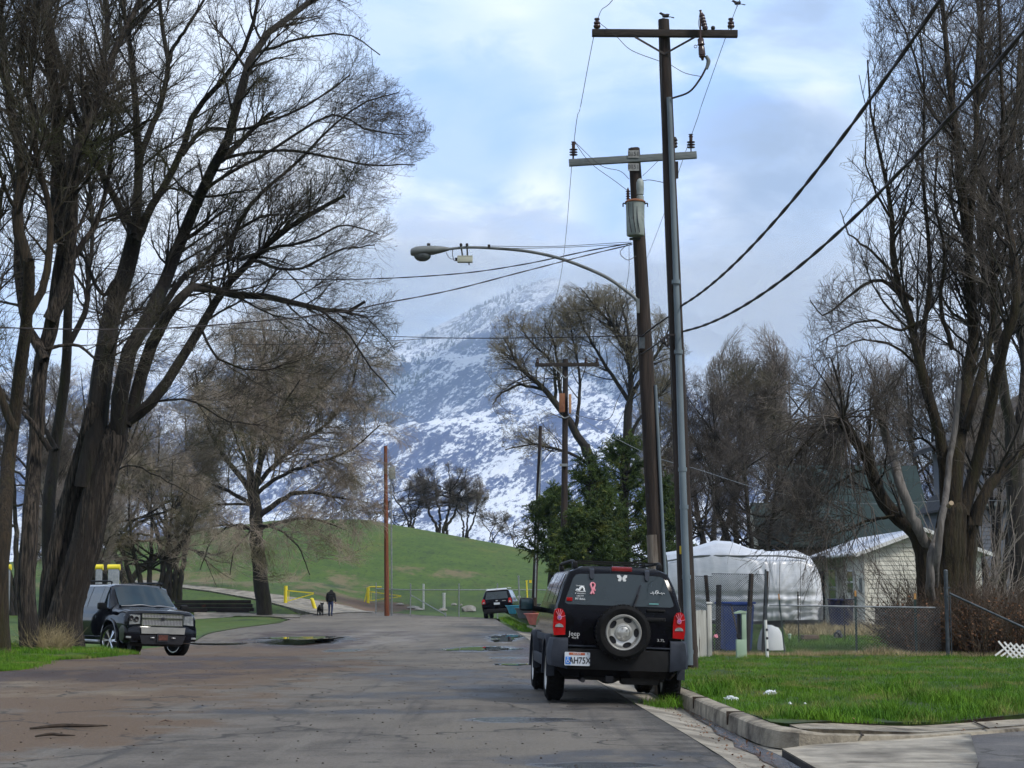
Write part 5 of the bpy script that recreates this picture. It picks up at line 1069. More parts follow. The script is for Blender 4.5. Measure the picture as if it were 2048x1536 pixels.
a0 = pt(1225, 0, 24.); a00 = pt(1225, 0, 24.)+(pt(1225, 0, 24.)-pt(1194, 42, Y1-.17))*2.2
wire('power_line', 'thin bare line joining the left ends of the crossarms, leaving through the top edge', [a00, a0, pt(1195, 41, Y1-.17), pt(1162, 208, Y2-1.7), pt(1148, 284, Y2-.2), pt(1120, 560, 52), pt(1075, 723, Y3-.15)], .006, 60, gL, m='wirem')
bq = pt(1481, -4, 24.); b0 = pt(1463, 42, Y1-.17)
wire('power_line', 'thin bare line joining the right ends of the crossarms, bird sitting on it', [b0+(bq-b0)*4, bq, b0, pt(1404, 208, Y2-1.7), pt(1383, 270, Y2-.2), pt(1290, 525, 52), pt(1196, 721, Y3-.15)], .006, 60, gL, m='wirem')
gS = 'service lines crossing the street to the left'
wire('power_line', 'highest twisted line crossing left from the leaning pole in front of the big tree', [pt(1264, 486, Y2-.2), pt(1180, 501, 34.5), pt(1040, 530, 35.5), pt(898, 549, 36.5), pt(684, 559, 38), pt(410, 555, 40), pt(255, 542, 41), pt(0, 508, 43), pt(-200, 470, 45)], .012, 70, gS, twist=1.2)
wire('power_line', 'twisted line from the leaning pole sloping down left below the street lamp', [pt(1264, 489, Y2-.2), pt(1180, 509, 33.5), pt(1040, 545, 32.5), pt(900, 581, 32), pt(770, 606, 31.5), pt(638, 630, 31), pt(319, 657, 30), pt(0, 655, 29), pt(-250, 640, 28)], .012, 70, gS, twist=1.2)
wire('power_line', 'level line from the leaning pole to the left in front of the mountain', [pt(1282, 671, Y2-.2), pt(1040, 676, 38), pt(860, 675, 44), pt(640, 666, 52), pt(300, 645, 62), pt(0, 622, 70), pt(-200, 600, 76)], .011, 60, gS)
wire('power_line', 'faint line meeting the level line at left, in front of the mountain', [pt(1000, 676, 39), pt(860, 677, 40), pt(700, 686, 42), pt(400, 690, 46), pt(0, 690, 50), pt(-200, 690, 54)], .007, 50, gS)
wire('guy_wire', 'upper tie wire from the leaning pole to the top of the lamp arm', [pt(1262, 484, Y2-.2), pt(1100, 493, Y2-.25), pt(978, 492, Y2-.2)], .006, 12, 'lamp arm tie wires', 'tie wire', m='wirem')
wire('guy_wire', 'lower tie wire from the leaning pole to the lamp arm', [pt(1262, 488, Y2-.24), pt(1120, 495, Y2-.3), pt(1000, 497, Y2-.24)], .006, 12, 'lamp arm tie wires', 'tie wire', m='wirem')
wire('power_cable', 'short twisted cable linking the two near poles, from the coil down to the clamp', [pt(1364, 612, Y1), pt(1345, 628, 31.3), pt(1310, 652, 32.7), pt(1284, 673, Y2-.25)], .017, 16, 'links between near poles', 'cable', twist=.8)
wire('power_cable', 'lower short cable linking the two near poles past the hanging coil', [pt(1364, 663, Y1), pt(1335, 672, 31.3), pt(1308, 692, 32.7), pt(1284, 708, Y2-.25)], .014, 16, 'links between near poles', 'cable', twist=.8)
wire('power_line', 'dark line from the leaning pole down to the rusty box of the crossarm pole', [pt(1280, 700, Y2-.25), pt(1262, 740, 38), pt(1235, 800, 46), pt(1212, 840, 54), pt(1150, 830, Y3-.2)], .010, 24, 'drops behind the leaning pole')
wire('power_line', 'dark line falling from the clamp of the leaning pole toward the conifers', [pt(1282, 706, Y2-.25), pt(1270, 760, 38), pt(1240, 840, 46), pt(1200, 900, 56), pt(1133, 935, Y3-.2)], .009, 24, 'drops behind the leaning pole')
wire('power_line', 'pale thin line sagging from the crossarm pole past the near poles to the houses', [pt(1135, 815, Y3-.2), pt(1180, 848, 66), pt(1300, 910, 64), pt(1400, 940, 62), pt(1520, 978, 60), pt(1640, 1000, 59), pt(1760, 1008, 58), pt(1920, 1000, 57), pt(2060, 1004, 56)], .009, 40, 'house drops', m='galv')
# ------------------------------------------------------------------ birds
def bird(label, p, yaw, m='feather', s=1.):
    t = thing('bird', label, 'bird', p, (0, 0, yaw), 'birds up on the wires and pole'); bm = bmesh.new()
    prof = [(-.115, .055, .004), (-.09, .062, .012), (-.05, .072, .030), (0, .085, .044), (.04, .10, .044), (.065, .122, .036), (.085, .138, .031), (.105, .142, .024), (.118, .139, .012), (.135, .132, .003)]
    rings = [[bm.verts.new((x*s, r*.9*math.cos(a)*s, (z+r*math.sin(a))*s)) for a in [k/12*2*math.pi for k in range(12)]] for x, z, r in prof]
    for a, b in zip(rings, rings[1:]):
        for i in range(12): bm.faces.new((a[i], a[(i+1) % 12], b[(i+1) % 12], b[i]))
    bm.faces.new(rings[0]); bm.faces.new(rings[-1]); q = MB(); q.bm = bm; q.build('body', M[m], t)
    mb = MB(); mb.prism([(-.10*s, -.012*s, .06*s), (-.2*s, -.03*s, .035*s), (-.205*s, .03*s, .035*s), (-.10*s, .012*s, .06*s)], (0, 0, .008*s)); mb.build('tail', M[m], t)
    for k in (-1, 1):
        mb = MB(); mb.tube([(.0, k*.015*s, .045*s), (.012*s, k*.015*s, .02*s), (0, k*.015*s, 0)], .0035*s, 6, 6); mb.build('leg', M['iron'], t)
        mb = MB(); mb.ball((-.02*s, k*.035*s, .088*s), (.085*s, .012*s, .032*s), 10, Matrix.Rotation(R(12), 3, 'Y')); mb.build('wing', M[m], t)
bird('small dark bird perched on top of the tallest near pole', pt(1330, 39, Y1)+Vector((0, 0, .0)), R(180), s=.80)
bird('small dark bird sitting on the thin wire above the right insulator', pt(1474, 13, 25.9), R(178), s=.62)
# ------------------------------------------------------------------ cars
class Shell:
    """car body from cross stations; each station lists (x,y,z) from the sill up to the roof centre, x>=0"""
    def __init__(s, st): s.st = np.array(st, float)
    def P(s, a, b, side=1):
        n, m, _ = s.st.shape; a = min(max(a, 0), n-1-1e-9); b = min(max(b, 0), m-1-1e-9); i, j = int(a), int(b); u, v = a-i, b-j; q = s.st
        p = (q[i, j]*(1-u)+q[i+1, j]*u)*(1-v)+(q[i, j+1]*(1-u)+q[i+1, j+1]*u)*v
        return Vector((p[0]*side, p[1], p[2]))
    def mesh(s, sub=3):
        n, m, _ = s.st.shape; A = []
        for a in np.linspace(0, n-1, (n-1)*sub+1): A.append([s.P(a, b) for b in np.linspace(0, m-1, (m-1)*2+1)])
        bm = bmesh.new(); Mm = len(A[0]); Rg = []
        for row in A:
            r = [bm.verts.new(p) for p in row]; l = [bm.verts.new((-p.x, p.y, p.z)) if p.x > 1e-4 else r[i] for i, p in enumerate(row)]; Rg.append((r, l))
        for (r0, l0), (r1, l1) in zip(Rg, Rg[1:]):
            for j in range(Mm-1):
                for q, w in ((r0, r1), (l0, l1)):
                    f = [q[j], w[j], w[j+1], q[j+1]]; f = list(dict.fromkeys(f))
                    if len(f) > 2: bm.faces.new(f)
            bm.faces.new([r0[0], r1[0], l1[0], l0[0]])
        for r, l in (Rg[0], Rg[-1]):
            for j in range(Mm-1):
                f = list(dict.fromkeys([r[j], r[j+1], l[j+1], l[j]]))
                if len(f) > 2: bm.faces.new(f)
        bmesh.ops.recalc_face_normals(bm, faces=bm.faces); q = MB(); q.bm = bm; return q
    def patch(s, cs, side, off=.006, n=6):
        """closed patch on the side: cs four corners (a,b) in station coordinates"""
        mb = MB(); g = []
        c = [Vector(x) for x in cs]
        for i in range(n+1):
            row = []
            for j in range(n+1):
                u, v = i/n, j/n; ab = (c[0]*(1-u)+c[1]*u)*(1-v)+(c[3]*(1-u)+c[2]*u)*v; e = .01
                p = s.P(ab.x, ab.y, side); t1 = s.P(ab.x+e, ab.y, side)-s.P(ab.x-e, ab.y, side); t2 = s.P(ab.x, ab.y+e, side)-s.P(ab.x, ab.y-e, side); nn = t1.cross(t2)
                if nn.length > 0: nn.normalize()
                if nn.x*side < 0: nn = -nn
                row.append(p+nn*off)
            g.append(row)
        for i in range(n):
            for j in range(n): mb.poly([g[i][j], g[i+1][j], g[i+1][j+1], g[i][j+1]])
        bmesh.ops.remove_doubles(mb.bm, verts=mb.bm.verts, dist=1e-4); return mb
def slab(outline, y0, depth, m, name, parent, bend=0., rot=None, taper=None):
    """plate facing -Y with rounded outline in (x,z), curved back by bend*x^2; y0 may be a function of z"""
    yf = y0 if callable(y0) else (lambda z: y0)
    mb = MB(); f = [(x, yf(z)+bend*x*x, z) for x, z in outline]; mb.prism(f, (0, depth, 0)); return mb.build(name, m, parent, smooth=30)
def rrect(x0, x1, z0, z1, r=.04, n=5):
    o = []
    for cx, cz, a0 in ((x1-r, z1-r, 0), (x0+r, z1-r, 90), (x0+r, z0+r, 180), (x1-r, z0+r, 270)):
        for k in range(n+1): a = R(a0+90*k/n); o.append((cx+r*math.cos(a), cz+r*math.sin(a)))
    return o
def strip(outline, yf, depth, nx=9):           # like slab but subdivided across x so it can follow a curved face
    pass
def wheel(parent, c, r, w, side, style, steer=0., m='silver', tilt=0.):
    """side -1: outer face towards -x"""
    wh = bpy.data.objects.new('wheel', None); col.objects.link(wh); wh.parent = parent; wh.location = c; wh.rotation_euler = (0, 0, steer)
    mx = Matrix.Rotation(R(90)*side, 4, 'Y')   # local z -> outward
    mb = MB(); rr = r*(.66 if style != 'big' else .72)
    mb.lathe([(rr, -w/2), (r-.05, -w/2), (r-.012, -w/2+.03), (r, -w/2+.06), (r, w/2-.06), (r-.012, w/2-.03), (r-.05, w/2), (rr+.02, w/2-.005), (rr, w/2-.02)], 40, mx, closed=True)
    for k in range(40):
        a = k/40*2*math.pi
        for zz in (-.055, .055): mb.box(mx @ Vector(((r-.006)*math.cos(a), (r-.006)*math.sin(a), zz)), (.022, .028, .05), mx.to_3x3() @ Matrix.Rotation(a+.4*(zz > 0), 3, 'Z'))
    mb.build('tyre', M['rubber'], wh)
    mb = MB(); d = .03
    if style == 'steel':
        mb.lathe([(rr, w/2-.02), (rr-.012, w/2-.008), (rr-.03, w/2-.025), (rr-.04, w/2-.06), (rr*.72, w/2-.035), (rr*.5, w/2-.05), (rr*.40, w/2-.02), (rr*.36, w/2-.018), (rr*.36, w/2-.06), (rr*.36, -w/2+.03), (rr, -w/2+.02)], 40, mx, closed=True)
        o = mb.build('rim', M[m], wh); cut = MB()
        for k in range(5):
            a = R(90+72*k); cut.ball(mx @ Vector((rr*.71*math.cos(a), rr*.71*math.sin(a), w/2-.05)), (rr*.15, rr*.26, .14), 20, mx.to_3x3() @ Matrix.Rotation(a, 3, 'Z'))
        boolean(o, cut)
        mb = MB(); mb.lathe([(0, w/2-.075), (rr*.36, w/2-.075), (rr*.36, w/2-.03), (rr*.30, w/2-.02), (rr*.1, w/2-.015), (0, w/2-.012)], 24, mx)
        for k in range(5): a = R(54+72*k); mb.cyl(mx @ Vector((rr*.25*math.cos(a), rr*.25*math.sin(a), w/2-.03)), mx @ Vector((rr*.25*math.cos(a), rr*.25*math.sin(a), w/2-.008)), .013, None, 8)
        mb.build('hub', M['silver'], wh)
        mb = MB(); mb.cyl(mx @ Vector((0, 0, -w/2+.04)), mx @ Vector((0, 0, w/2-.085)), rr*.98, None, 30); mb.build('brake_drum', M['ink'], wh)
    else:
        mb.lathe([(rr, w/2-.02), (rr-.01, w/2-.004), (rr-.025, w/2-.02), (rr-.035, w/2-.09), (rr-.035, -w/2+.02), (rr, -w/2+.02)], 36, mx, closed=True)
        n = 6 if style == 'big' else 5
        for k in range(n):
            a = R(90+360/n*k); ca_, sa_ = math.cos(a), math.sin(a)
            for dv in (-1, 1):
                q0 = mx @ Vector((rr*.16*ca_, rr*.16*sa_, w/2-.04)); q1 = mx @ Vector((rr*.94*math.cos(a+dv*.10), rr*.94*math.sin(a+dv*.10), w/2-.03)); mb.bar(q0, q1, rr*.10, .025)
        mb.cyl(mx @ Vector((0, 0, w/2-.07)), mx @ Vector((0, 0, w/2-.02)), rr*.24, rr*.16, 20); mb.build('rim', M[m], wh)
        mb = MB(); mb.cyl(mx @ Vector((0, 0, -w/2+.04)), mx @ Vector((0, 0, w/2-.11)), rr*.93, None, 30); mb.build('brake_disc', M['ink'], wh)
    return wh
# ---- black off-roader with the spare wheel on its back door (near)
JY = 22.75; jx = pt(1234, 1400, JY).x+.0
jeep = thing('parked_suv', 'black off-roader parked at the right kerb, spare wheel on its tailgate, stickers on rear glass', 'car', (jx, JY, -.012), (0, R(2.0), R(3.0)))
W_ = .835
def js(xs_, ys_, zs_): return list(zip(xs_, ys_, zs_))
JZ = [.34, .46, .80, 1.05, 1.24, 1.50, 1.69, 1.755, 1.78]
def jst(k, y, sh, zs=JZ, wx=None):
    x = [.72, .815, .835, .835, .815, .735, .645, .50, 0] if wx is None else wx
    return js([v*k for v in x], [y+s_ for s_ in sh], zs)
sh0 = [.09, .05, .02, .015, .03, .11, .18, .25, .27]
fl = [0]*9
st = [jst(.93, 0, sh0), jst(.975, .03, [s_*.95 for s_ in sh0]), jst(1, .12, [s_*.8 for s_ in sh0]), jst(1.0, .75, [s_*.3 for s_ in sh0]), jst(1., 1.7, fl), jst(1., 2.5, fl), jst(1, 2.85, [0, 0, 0, 0, 0, .0, -.02, -.05, -.05], [.34, .46, .80, 1.05, 1.23, 1.49, 1.67, 1.73, 1.76]),
      jst(1, 3.42, [0, 0, 0, 0, 0, .03, .05, .06, .07], [.34, .46, .80, 1.04, 1.14, 1.16, 1.17, 1.18, 1.19], [.72, .815, .835, .83, .79, .74, .64, .4, 0]),
      jst(.97, 4.05, fl, [.36, .46, .78, .95, 1.03, 1.05, 1.06, 1.07, 1.08], [.72, .815, .835, .83, .77, .70, .6, .4, 0]), jst(.86, 4.28, fl, [.40, .50, .75, .90, .98, 1.0, 1.01, 1.02, 1.02], [.72, .815, .835, .83, .77, .70, .6, .4, 0])]
js_ = Shell(st); body = js_.mesh(4).build('body', M['paintdirty'], jeep)
cut = MB()
RW, FW = .72, 3.37
for y in (RW, FW):
    for s_ in (-1, 1): cut.cyl((s_*.5, y, .40), (s_*1.1, y, .40), .43, None, 32)
boolean(body, cut)
mb = MB(); mb.box((0, 2.2, .42), (1.3, 3.7, .26)); mb.box((0, .75, .36), (1.1, .16, .16)); mb.ball((-.05, .72, .33), (.16, .14, .10), 14); mb.box((.32, .35, .33), (.5, .22, .16), None, .03); mb.bar((-.1, .05, .32), (-.1, .3, .32), .1, .08); mb.cyl((-.45, .4, .30), (-.45, -.02, .30), .03, None, 10); mb.box((0, 3.4, .36), (1.2, .14, .12)); mb.build('underbody', M['ink'], jeep)
# rear glass follows the shell's back face
def jy(z): return float(np.interp(z, JZ, sh0))
def rearplate(outline, off, thick, name, m, parent, nx=10):
    cx = sum(x for x, z in outline)/len(outline); cz = sum(z for x, z in outline)/len(outline)
    mb = MB(); ring = []
    for s_ in (1., .75, .5, .25): ring.append([mb.bm.verts.new((cx+(x-cx)*s_, jy(cz+(z-cz)*s_)-off+.05*max(0, abs(cx+(x-cx)*s_)-.55)*2, cz+(z-cz)*s_)) for x, z in outline])
    c0_ = mb.bm.verts.new((cx, jy(cz)-off, cz)); n = len(outline)
    for a, b in zip(ring, ring[1:]):
        for i in range(n): mb.bm.faces.new((a[i], a[(i+1) % n], b[(i+1) % n], b[i]))
    for i in range(n): mb.bm.faces.new((ring[-1][i], ring[-1][(i+1) % n], c0_))
    bk = [mb.bm.verts.new((v.co.x, v.co.y+thick, v.co.z)) for v in ring[0]]
    for i in range(n): mb.bm.faces.new((ring[0][i], bk[i], bk[(i+1) % n], ring[0][(i+1) % n]))
    return mb.build(name, m, parent, smooth=30)
win = [(-.70, 1.275), (-.66, 1.26), (.66, 1.26), (.70, 1.275), (.705, 1.30), (.60, 1.60), (.565, 1.64), (.52, 1.655), (0, 1.675), (-.52, 1.655), (-.565, 1.64), (-.60, 1.60), (-.705, 1.30)]
rg_ = rearplate(win, .016, .03, 'rear_window', M['glass'], jeep)
rearplate([(-.735, .56), (.735, .56), (.755, .8), (.745, 1.235), (-.745, 1.235), (-.755, .8)], .010, .03, 'tailgate', M['paint'], jeep)
for s_ in (-1, 1):
    # lamps, bumper corners, glass hinges
    lp = [(s_*.695, .87), (s_*.84, .86), (s_*.855, .95), (s_*.85, 1.12), (s_*.835, 1.18), (s_*.80, 1.205), (s_*.74, 1.195), (s_*.71, 1.15), (s_*.695, 1.05)]
    tl = slab(lp, lambda z: jy(z)-.03, .12, M['red'], 'tail_lamp', jeep)
    slab([(s_*(.775+.055*math.cos(R(a))), .965+.045*math.sin(R(a))) for a in range(0, 181, 20)], lambda z: jy(z)-.038, .02, M['lens'], 'reversing_lens', tl)
    mb = MB(); cx, cz = s_*.775, 1.085; yy = jy(1.1)-.037          # hand-print sticker with a paw in its palm
    mb.ball((cx, yy, cz), (.032, .006, .034), 14)
    for k, (a, l_) in enumerate(((118, .062), (100, .075), (84, .078), (68, .068), (20, .05))): mb.bar((cx+.026*math.cos(R(a)), yy, cz+.026*math.sin(R(a))), (cx+(.03+l_)*math.cos(R(a)), yy, cz+(.03+l_)*math.sin(R(a))), .012, .006)
    hp_ = mb.build('hand_sticker', M['pink'], tl)
    mb = MB(); mb.ball((cx, yy-.006, cz-.005), (.014, .004, .011), 10)
    for a in (30, 70, 110, 150): mb.ball((cx+.021*math.cos(R(a)), yy-.006, cz+.021*math.sin(R(a))-.003), (.006, .004, .008), 8)
    mb.build('paw_print', M['violet'], hp_)
    mb = MB(); mb.prism([(s_*.36-.03, jy(1.70)-.06, 1.715), (s_*.36+.03, jy(1.7)-.06, 1.715), (s_*.36+.028, jy(1.6)-.05, 1.62), (s_*.36+.012, jy(1.6)-.045, 1.595), (s_*.36-.012, jy(1.6)-.045, 1.595), (s_*.36-.028, jy(1.6)-.05, 1.62)], (0, .05, .02)); mb.build('glass_hinge', M['cladding'], jeep)
    # bumper corner
    mb = MB()
    def ring(y, xo, z0, z1): return [(s_*.66, y, z0), (s_*xo, y, z0+.04), (s_*(xo+.01), y, (z0+z1)/2), (s_*(xo-.015), y, z1-.02), (s_*(xo-.05), y, z1), (s_*.66, y, z1)]
    rs = [ring(-.075, .80, .46, .80), ring(-.06, .865, .44, .825), ring(.02, .90, .44, .835), ring(.14, .905, .46, .835), ring(.33, .90, .52, .83)]
    V = [v for r_ in rs for v in r_]; F = [(i*6+j, i*6+(j+1) % 6, (i+1)*6+(j+1) % 6, (i+1)*6+j) for i in range(4) for j in range(6)]+[tuple(range(6)), tuple(range(24, 30))]
    mb.vf(V, F); mb.build('bumper_corner', M['cladding'], jeep, smooth=50)
    # wheel arch flares
    for y, wd in ((RW, .085), (FW, .085)):
        mb = MB(); P_ = []
        for k in range(17):
            a = R(-8+196*k/16); P_.append((y+.47*math.cos(a), .40+.47*math.sin(a)))
        Q_ = [(y+.405*math.cos(R(-8+196*k/16)), .40+.405*math.sin(R(-8+196*k/16))) for k in range(17)]
        V = []; 
        for (a0, b0_), (a1, b1_) in zip(P_, Q_): V += [(s_*.80, a0, b0_), (s_*.905, a0+(a0-y)*-.02, b0_-.01), (s_*.905, a1, b1_), (s_*.80, a1, b1_)]
        F = [(i*4+j, i*4+(j+1) % 4, (i+1)*4+(j+1) % 4, (i+1)*4+j) for i in range(16) for j in range(4)]+[(0, 1, 2, 3), (64, 65, 66, 67)]
        mb.vf(V, F); mb.build('wheel_arch_flare', M['cladding'], jeep, smooth=50)
    mb = MB(); mb.bar((s_*.875, 1.15, .50), (s_*.875, 2.95, .50), .05, .14, .015); mb.build('sill_cladding', M['cladding'], jeep)
    mb = MB(); mb.bar((s_*.845, 1.2, .80), (s_*.845, 2.95, .80), .03, .09, .01); mb.build('door_moulding', M['cladding'], jeep)
    for c4 in (((2.15, 4.12), (3.0, 4.15), (3.0, 5.85), (2.5, 5.8)), ((3.1, 4.12), (4.05, 4.12), (4.05, 5.9), (3.1, 5.9)), ((4.15, 4.12), (6.6, 4.2), (5.85, 5.85), (4.15, 5.9))):
        js_.patch(c4, s_, .007).build('side_window', M['glass'], jeep, smooth=60)
    # door mirror
    mb = MB(); mb.box((s_*1.03, 2.86, 1.23), (.21, .12, .19), None, .05); mr_ = mb.build('door_mirror', M['blackplastic'], jeep)
    mb = MB(); mb.box((s_*1.03, 2.795, 1.23), (.165, .006, .145), None, .002); mb.build('mirror_glass', M['windshield'], mr_)
    mb = MB(); mb.bar((s_*.80, 2.90, 1.16), (s_*.96, 2.87, 1.18), .06, .08, .02); mb.build('mirror_arm', M['blackplastic'], mr_)
    # roof rails
    mb = MB(); mb.tube([(s_*.56, .42, 1.74), (s_*.57, .50, 1.815), (s_*.575, .9, 1.83), (s_*.575, 2.3, 1.82), (s_*.57, 2.62, 1.80), (s_*.56, 2.75, 1.74)], .022, 10, 30)
    mb.box((s_*.56, .46, 1.775), (.07, .16, .09), None, .02); mb.box((s_*.56, 2.6, 1.76), (.06, .16, .07), None, .02); mb.build('roof_rail', M['blackplastic'], jeep)
for y in (.62, 1.9): mb = MB(); mb.bar((-.57, y, 1.83), (.57, y, 1.83), .05, .02); mb.build('roof_bar', M['blackplastic'], jeep)
mb = MB()
V = []; F = []
for i, x in enumerate(np.linspace(-.67, .67, 13)):
    b = .03*(x/.67)**2; V += [(x, -.075+b, .44), (x, -.085+b, .60), (x, -.075+b, .70), (x, -.03+b, .725), (x, .10, .725), (x, .1, .44)]
F = [(i*6+j, i*6+(j+1) % 6, (i+1)*6+(j+1) % 6, (i+1)*6+j) for i in range(12) for j in range(6)]+[tuple(range(6)), tuple(range(72, 78))]
mb.vf(V, F); bp_ = mb.build('rear_bumper', M['blackplastic'], jeep, smooth=40)
for x0, x1 in ((-.66, -.30), (.33, .66)): mb = MB(); mb.box(((x0+x1)/2, .0, .735), (x1-x0, .14, .018), None, .004); mb.build('step_pad', M['cladding'], bp_)
mb = MB(); mb.box((.03, jy(1.70)-.05, 1.735), (.27, .04, .062), None, .012); mb.build('high_brake_lamp', M['darkred'], jeep)
# licence plate
pl = slab(rrect(-.70, -.375, .485, .655, .012), -.10, .012, M['plate'], 'licence_plate', jeep)
slab(rrect(-.645, -.44, .618, .65, .01), -.103, .004, M['platered'], 'plate_arch', pl); slab(rrect(-.69, -.62, .50, .595, .008), -.103, .004, M['bluevinyl'], 'disabled_panel', pl)
text('state_name', 'UTAH', .036, M['decal'], pl, (-.545, -.1045, .634), (R(90), 0, 0), .001)
text('plate_number', 'AH75X', .115, M['ink'], pl, (-.505, -.1035, .548), (R(90), 0, 0), .001, bold=.0015).scale = (.78, 1, 1)
mb = MB(); cx, cz, yy = -.655, .545, -.1055                    # wheelchair symbol
mb.cyl((cx-.004, yy, cz+.036), (cx-.004, yy+.002, cz+.036), .007, None, 10); mb.tube([(cx-.004, yy, cz+.028), (cx-.002, yy, cz+.002), (cx+.014, yy, cz+.002), (cx+.020, yy, cz-.018), (cx+.026, yy, cz-.016)], .003, 6); mb.bar((cx-.004, yy, cz+.018), (cx+.012, yy, cz+.018), .004)
mb.tube([(cx-.004+.019*math.cos(R(a)), yy, cz-.008+.019*math.sin(R(a))) for a in range(100, 351, 25)], .003, 6); mb.build('wheelchair_symbol', M['decal'], pl)
text('sticker_mark', '8', .03, M['ink'], pl, (-.405, -.1035, .638), (R(90), 0, 0), .001)
# writing on the tailgate and stickers on the glass
tilt = math.atan2(jy(1.65)-jy(1.3), .35)
def dec(name, body_, size, m, x, z, off=.026, par=None): return text(name, body_, size, M[m], par or jeep, (x, jy(z)-off, z), (R(90)-(tilt if z > 1.26 else 0), 0, 0), .0012)
dec('badge', 'Jeep', .085, 'badge', -.575, .885, .014); dec('badge', '4x4', .045, 'badge', -.565, .835, .014).scale = (1.35, 1, 1); dec('badge', '3.7L', .05, 'badge', .545, .835, .014).scale = (1.2, 1, 1)
dec('sticker_text', "IF YOU DON'T", .026, 'decal', -.51, 1.402, par=rg_).scale = (.8, 1, 1); dec('sticker_text', 'LIKE MY', .026, 'decal', -.51, 1.37, par=rg_); dec('sticker_text', 'PIT BULL', .038, 'decal', -.51, 1.332, par=rg_).scale = (.9, 1, 1)
dec('sticker_text', 'WARNING', .022, 'decal', -.51, 1.50, par=rg_)
def gl(x, z, o=.027): return Vector((x, jy(z)-o, z))
mb = MB()                                                      # dog outline sticker, lying dog
mb.tube([gl(-.57, 1.435), gl(-.55, 1.455), gl(-.53, 1.44), gl(-.51, 1.47), gl(-.49, 1.485), gl(-.465, 1.47), gl(-.46, 1.44), gl(-.445, 1.43)], [.006, .012, .014, .017, .016, .013, .01, .006], 8, 16); mb.tube([gl(-.56, 1.43), gl(-.5, 1.428), gl(-.44, 1.43)], .006, 6); mb.build('dog_sticker', M['decal'], rg_)
mb = MB()                                                      # pink ribbon
mb.tube([gl(-.335, 1.40), gl(-.355, 1.46), gl(-.375, 1.52), gl(-.35, 1.545), gl(-.32, 1.52), gl(-.345, 1.46), gl(-.375, 1.40)], .013, 6, 24); mb.tube([gl(-.365, 1.47), gl(-.33, 1.475), gl(-.32, 1.44)], .009, 6, 8); mb.build('ribbon_sticker', M['pink'], rg_)
for s_ in (-1, 1):
    mb = MB()                                                  # butterfly, one wing pair each side
    c = gl(.035, 1.615, .03); mb.prism([c+Vector((s_*x, .0, z)) for x, z in ((.004, .01), (.03, .045), (.068, .042), (.062, .01), (.04, -.004), (.055, -.02), (.04, -.05), (.02, -.04), (.006, -.015))], (0, .004, 0)); mb.build('butterfly_sticker', M['decal'], rg_)
mb = MB(); mb.tube([gl(x, z) for x, z in ((.40, 1.435), (.425, 1.435), (.432, 1.46), (.44, 1.415), (.448, 1.445), (.46, 1.43), (.475, 1.47), (.50, 1.475), (.505, 1.455), (.485, 1.425), (.468, 1.445), (.475, 1.46), (.5, 1.445), (.53, 1.435), (.545, 1.45), (.555, 1.42), (.565, 1.445), (.59, 1.435))], .0045, 6); mb.build('heartbeat_sticker', M['decal'], rg_)
mb = MB(); mb.box(gl(.445, 1.30), (.12, .004, .016)); mb.build('strip_sticker', M['teal'], rg_); mb = MB(); mb.box(gl(-.65, 1.325), (.075, .004, .045), None, .0015); mb.build('red_sticker', M['red'], rg_)
mb = MB(); mb.box((.47, jy(1.22)-.03, 1.215), (.24, .03, .03), None, .008); mb.cyl((.52, -.02, 1.215), (.52, -.045, 1.215), .012, None, 12); mb.build('glass_latch', M['blackplastic'], jeep)
mb = MB(); mb.box((.47, jy(1.1)-.02, 1.10), (.26, .03, .05), None, .012); mb.cyl((.57, -.0, 1.10), (.57, -.04, 1.10), .018, None, 14); mb.build('door_handle', M['blackplastic'], jeep)
mb = MB(); mb.bar((.17, -.06, 1.24), (.27, jy(1.52)-.04, 1.53), .022, .012); mb.bar((.16, -.05, 1.22), (.225, -.03, 1.40), .04, .02); mb.build('rear_wiper', M['ink'], jeep)
# spare wheel
sp0 = wheel(jeep, (.035, -.13, .925), .352, .22, 1, 'steel'); sp0.rotation_euler = (0, 0, R(-90)); sp0.name = 'spare_wheel'
mb = MB(); mb.cyl((.035, -.06, .925), (.035, .1, .925), .13, None, 20); mb.build('carrier', M['ink'], jeep)
for y, ac in ((RW, 'steel'), (FW, 'steel')):
    for s_ in (-1, 1): wheel(jeep, (s_*.765, y, .365+(.0 if s_ < 0 else .0)), .365, .235, s_, ac)
# ---- dark truck-like wagon beside the leaning tree, seen from its front
TY = 45.0; tc_ = Vector((pt(322, 1310, TY).x, TY, -.0)); tz = gz(tc_.x, tc_.y)
rot = R(-(180-34)); fwd = Vector((-math.sin(rot), math.cos(rot), 0)); org = tc_-fwd*5.1; org.z = gz(tc_.x, tc_.y)-.01
cr_, sr_ = math.cos(rot), math.sin(rot)
wz = lambda x, y: gz(org.x+cr_*x-sr_*y, org.y+sr_*x+cr_*y)
zf_, zr_ = (wz(-.87, 4.02)+wz(.87, 4.02))/2, (wz(-.87, 1.05)+wz(.87, 1.05))/2; zl_, zg_ = (wz(-.87, 4.02)+wz(-.87, 1.05))/2, (wz(.87, 4.02)+wz(.87, 1.05))/2
pit = math.atan2(zf_-zr_, 2.97); rol = math.atan2(zl_-zg_, 1.74); org.z = (zf_+zr_)/2-math.tan(pit)*2.53-.01
tahoe = thing('parked_suv', 'large dark wagon with chrome grille, parked half behind the leaning tree', 'car', org, (pit, rol, rot))
TZ = [.34, .50, .78, 1.02, 1.20, 1.55, 1.80, 1.87, 1.89]; TX = [.86, .965, 1.0, 1.0, .965, .86, .77, .60, 0]
def tst(k, y, sh=fl, zs=TZ, wx=TX): return js([v*k for v in wx], [y+s_ for s_ in sh], zs)
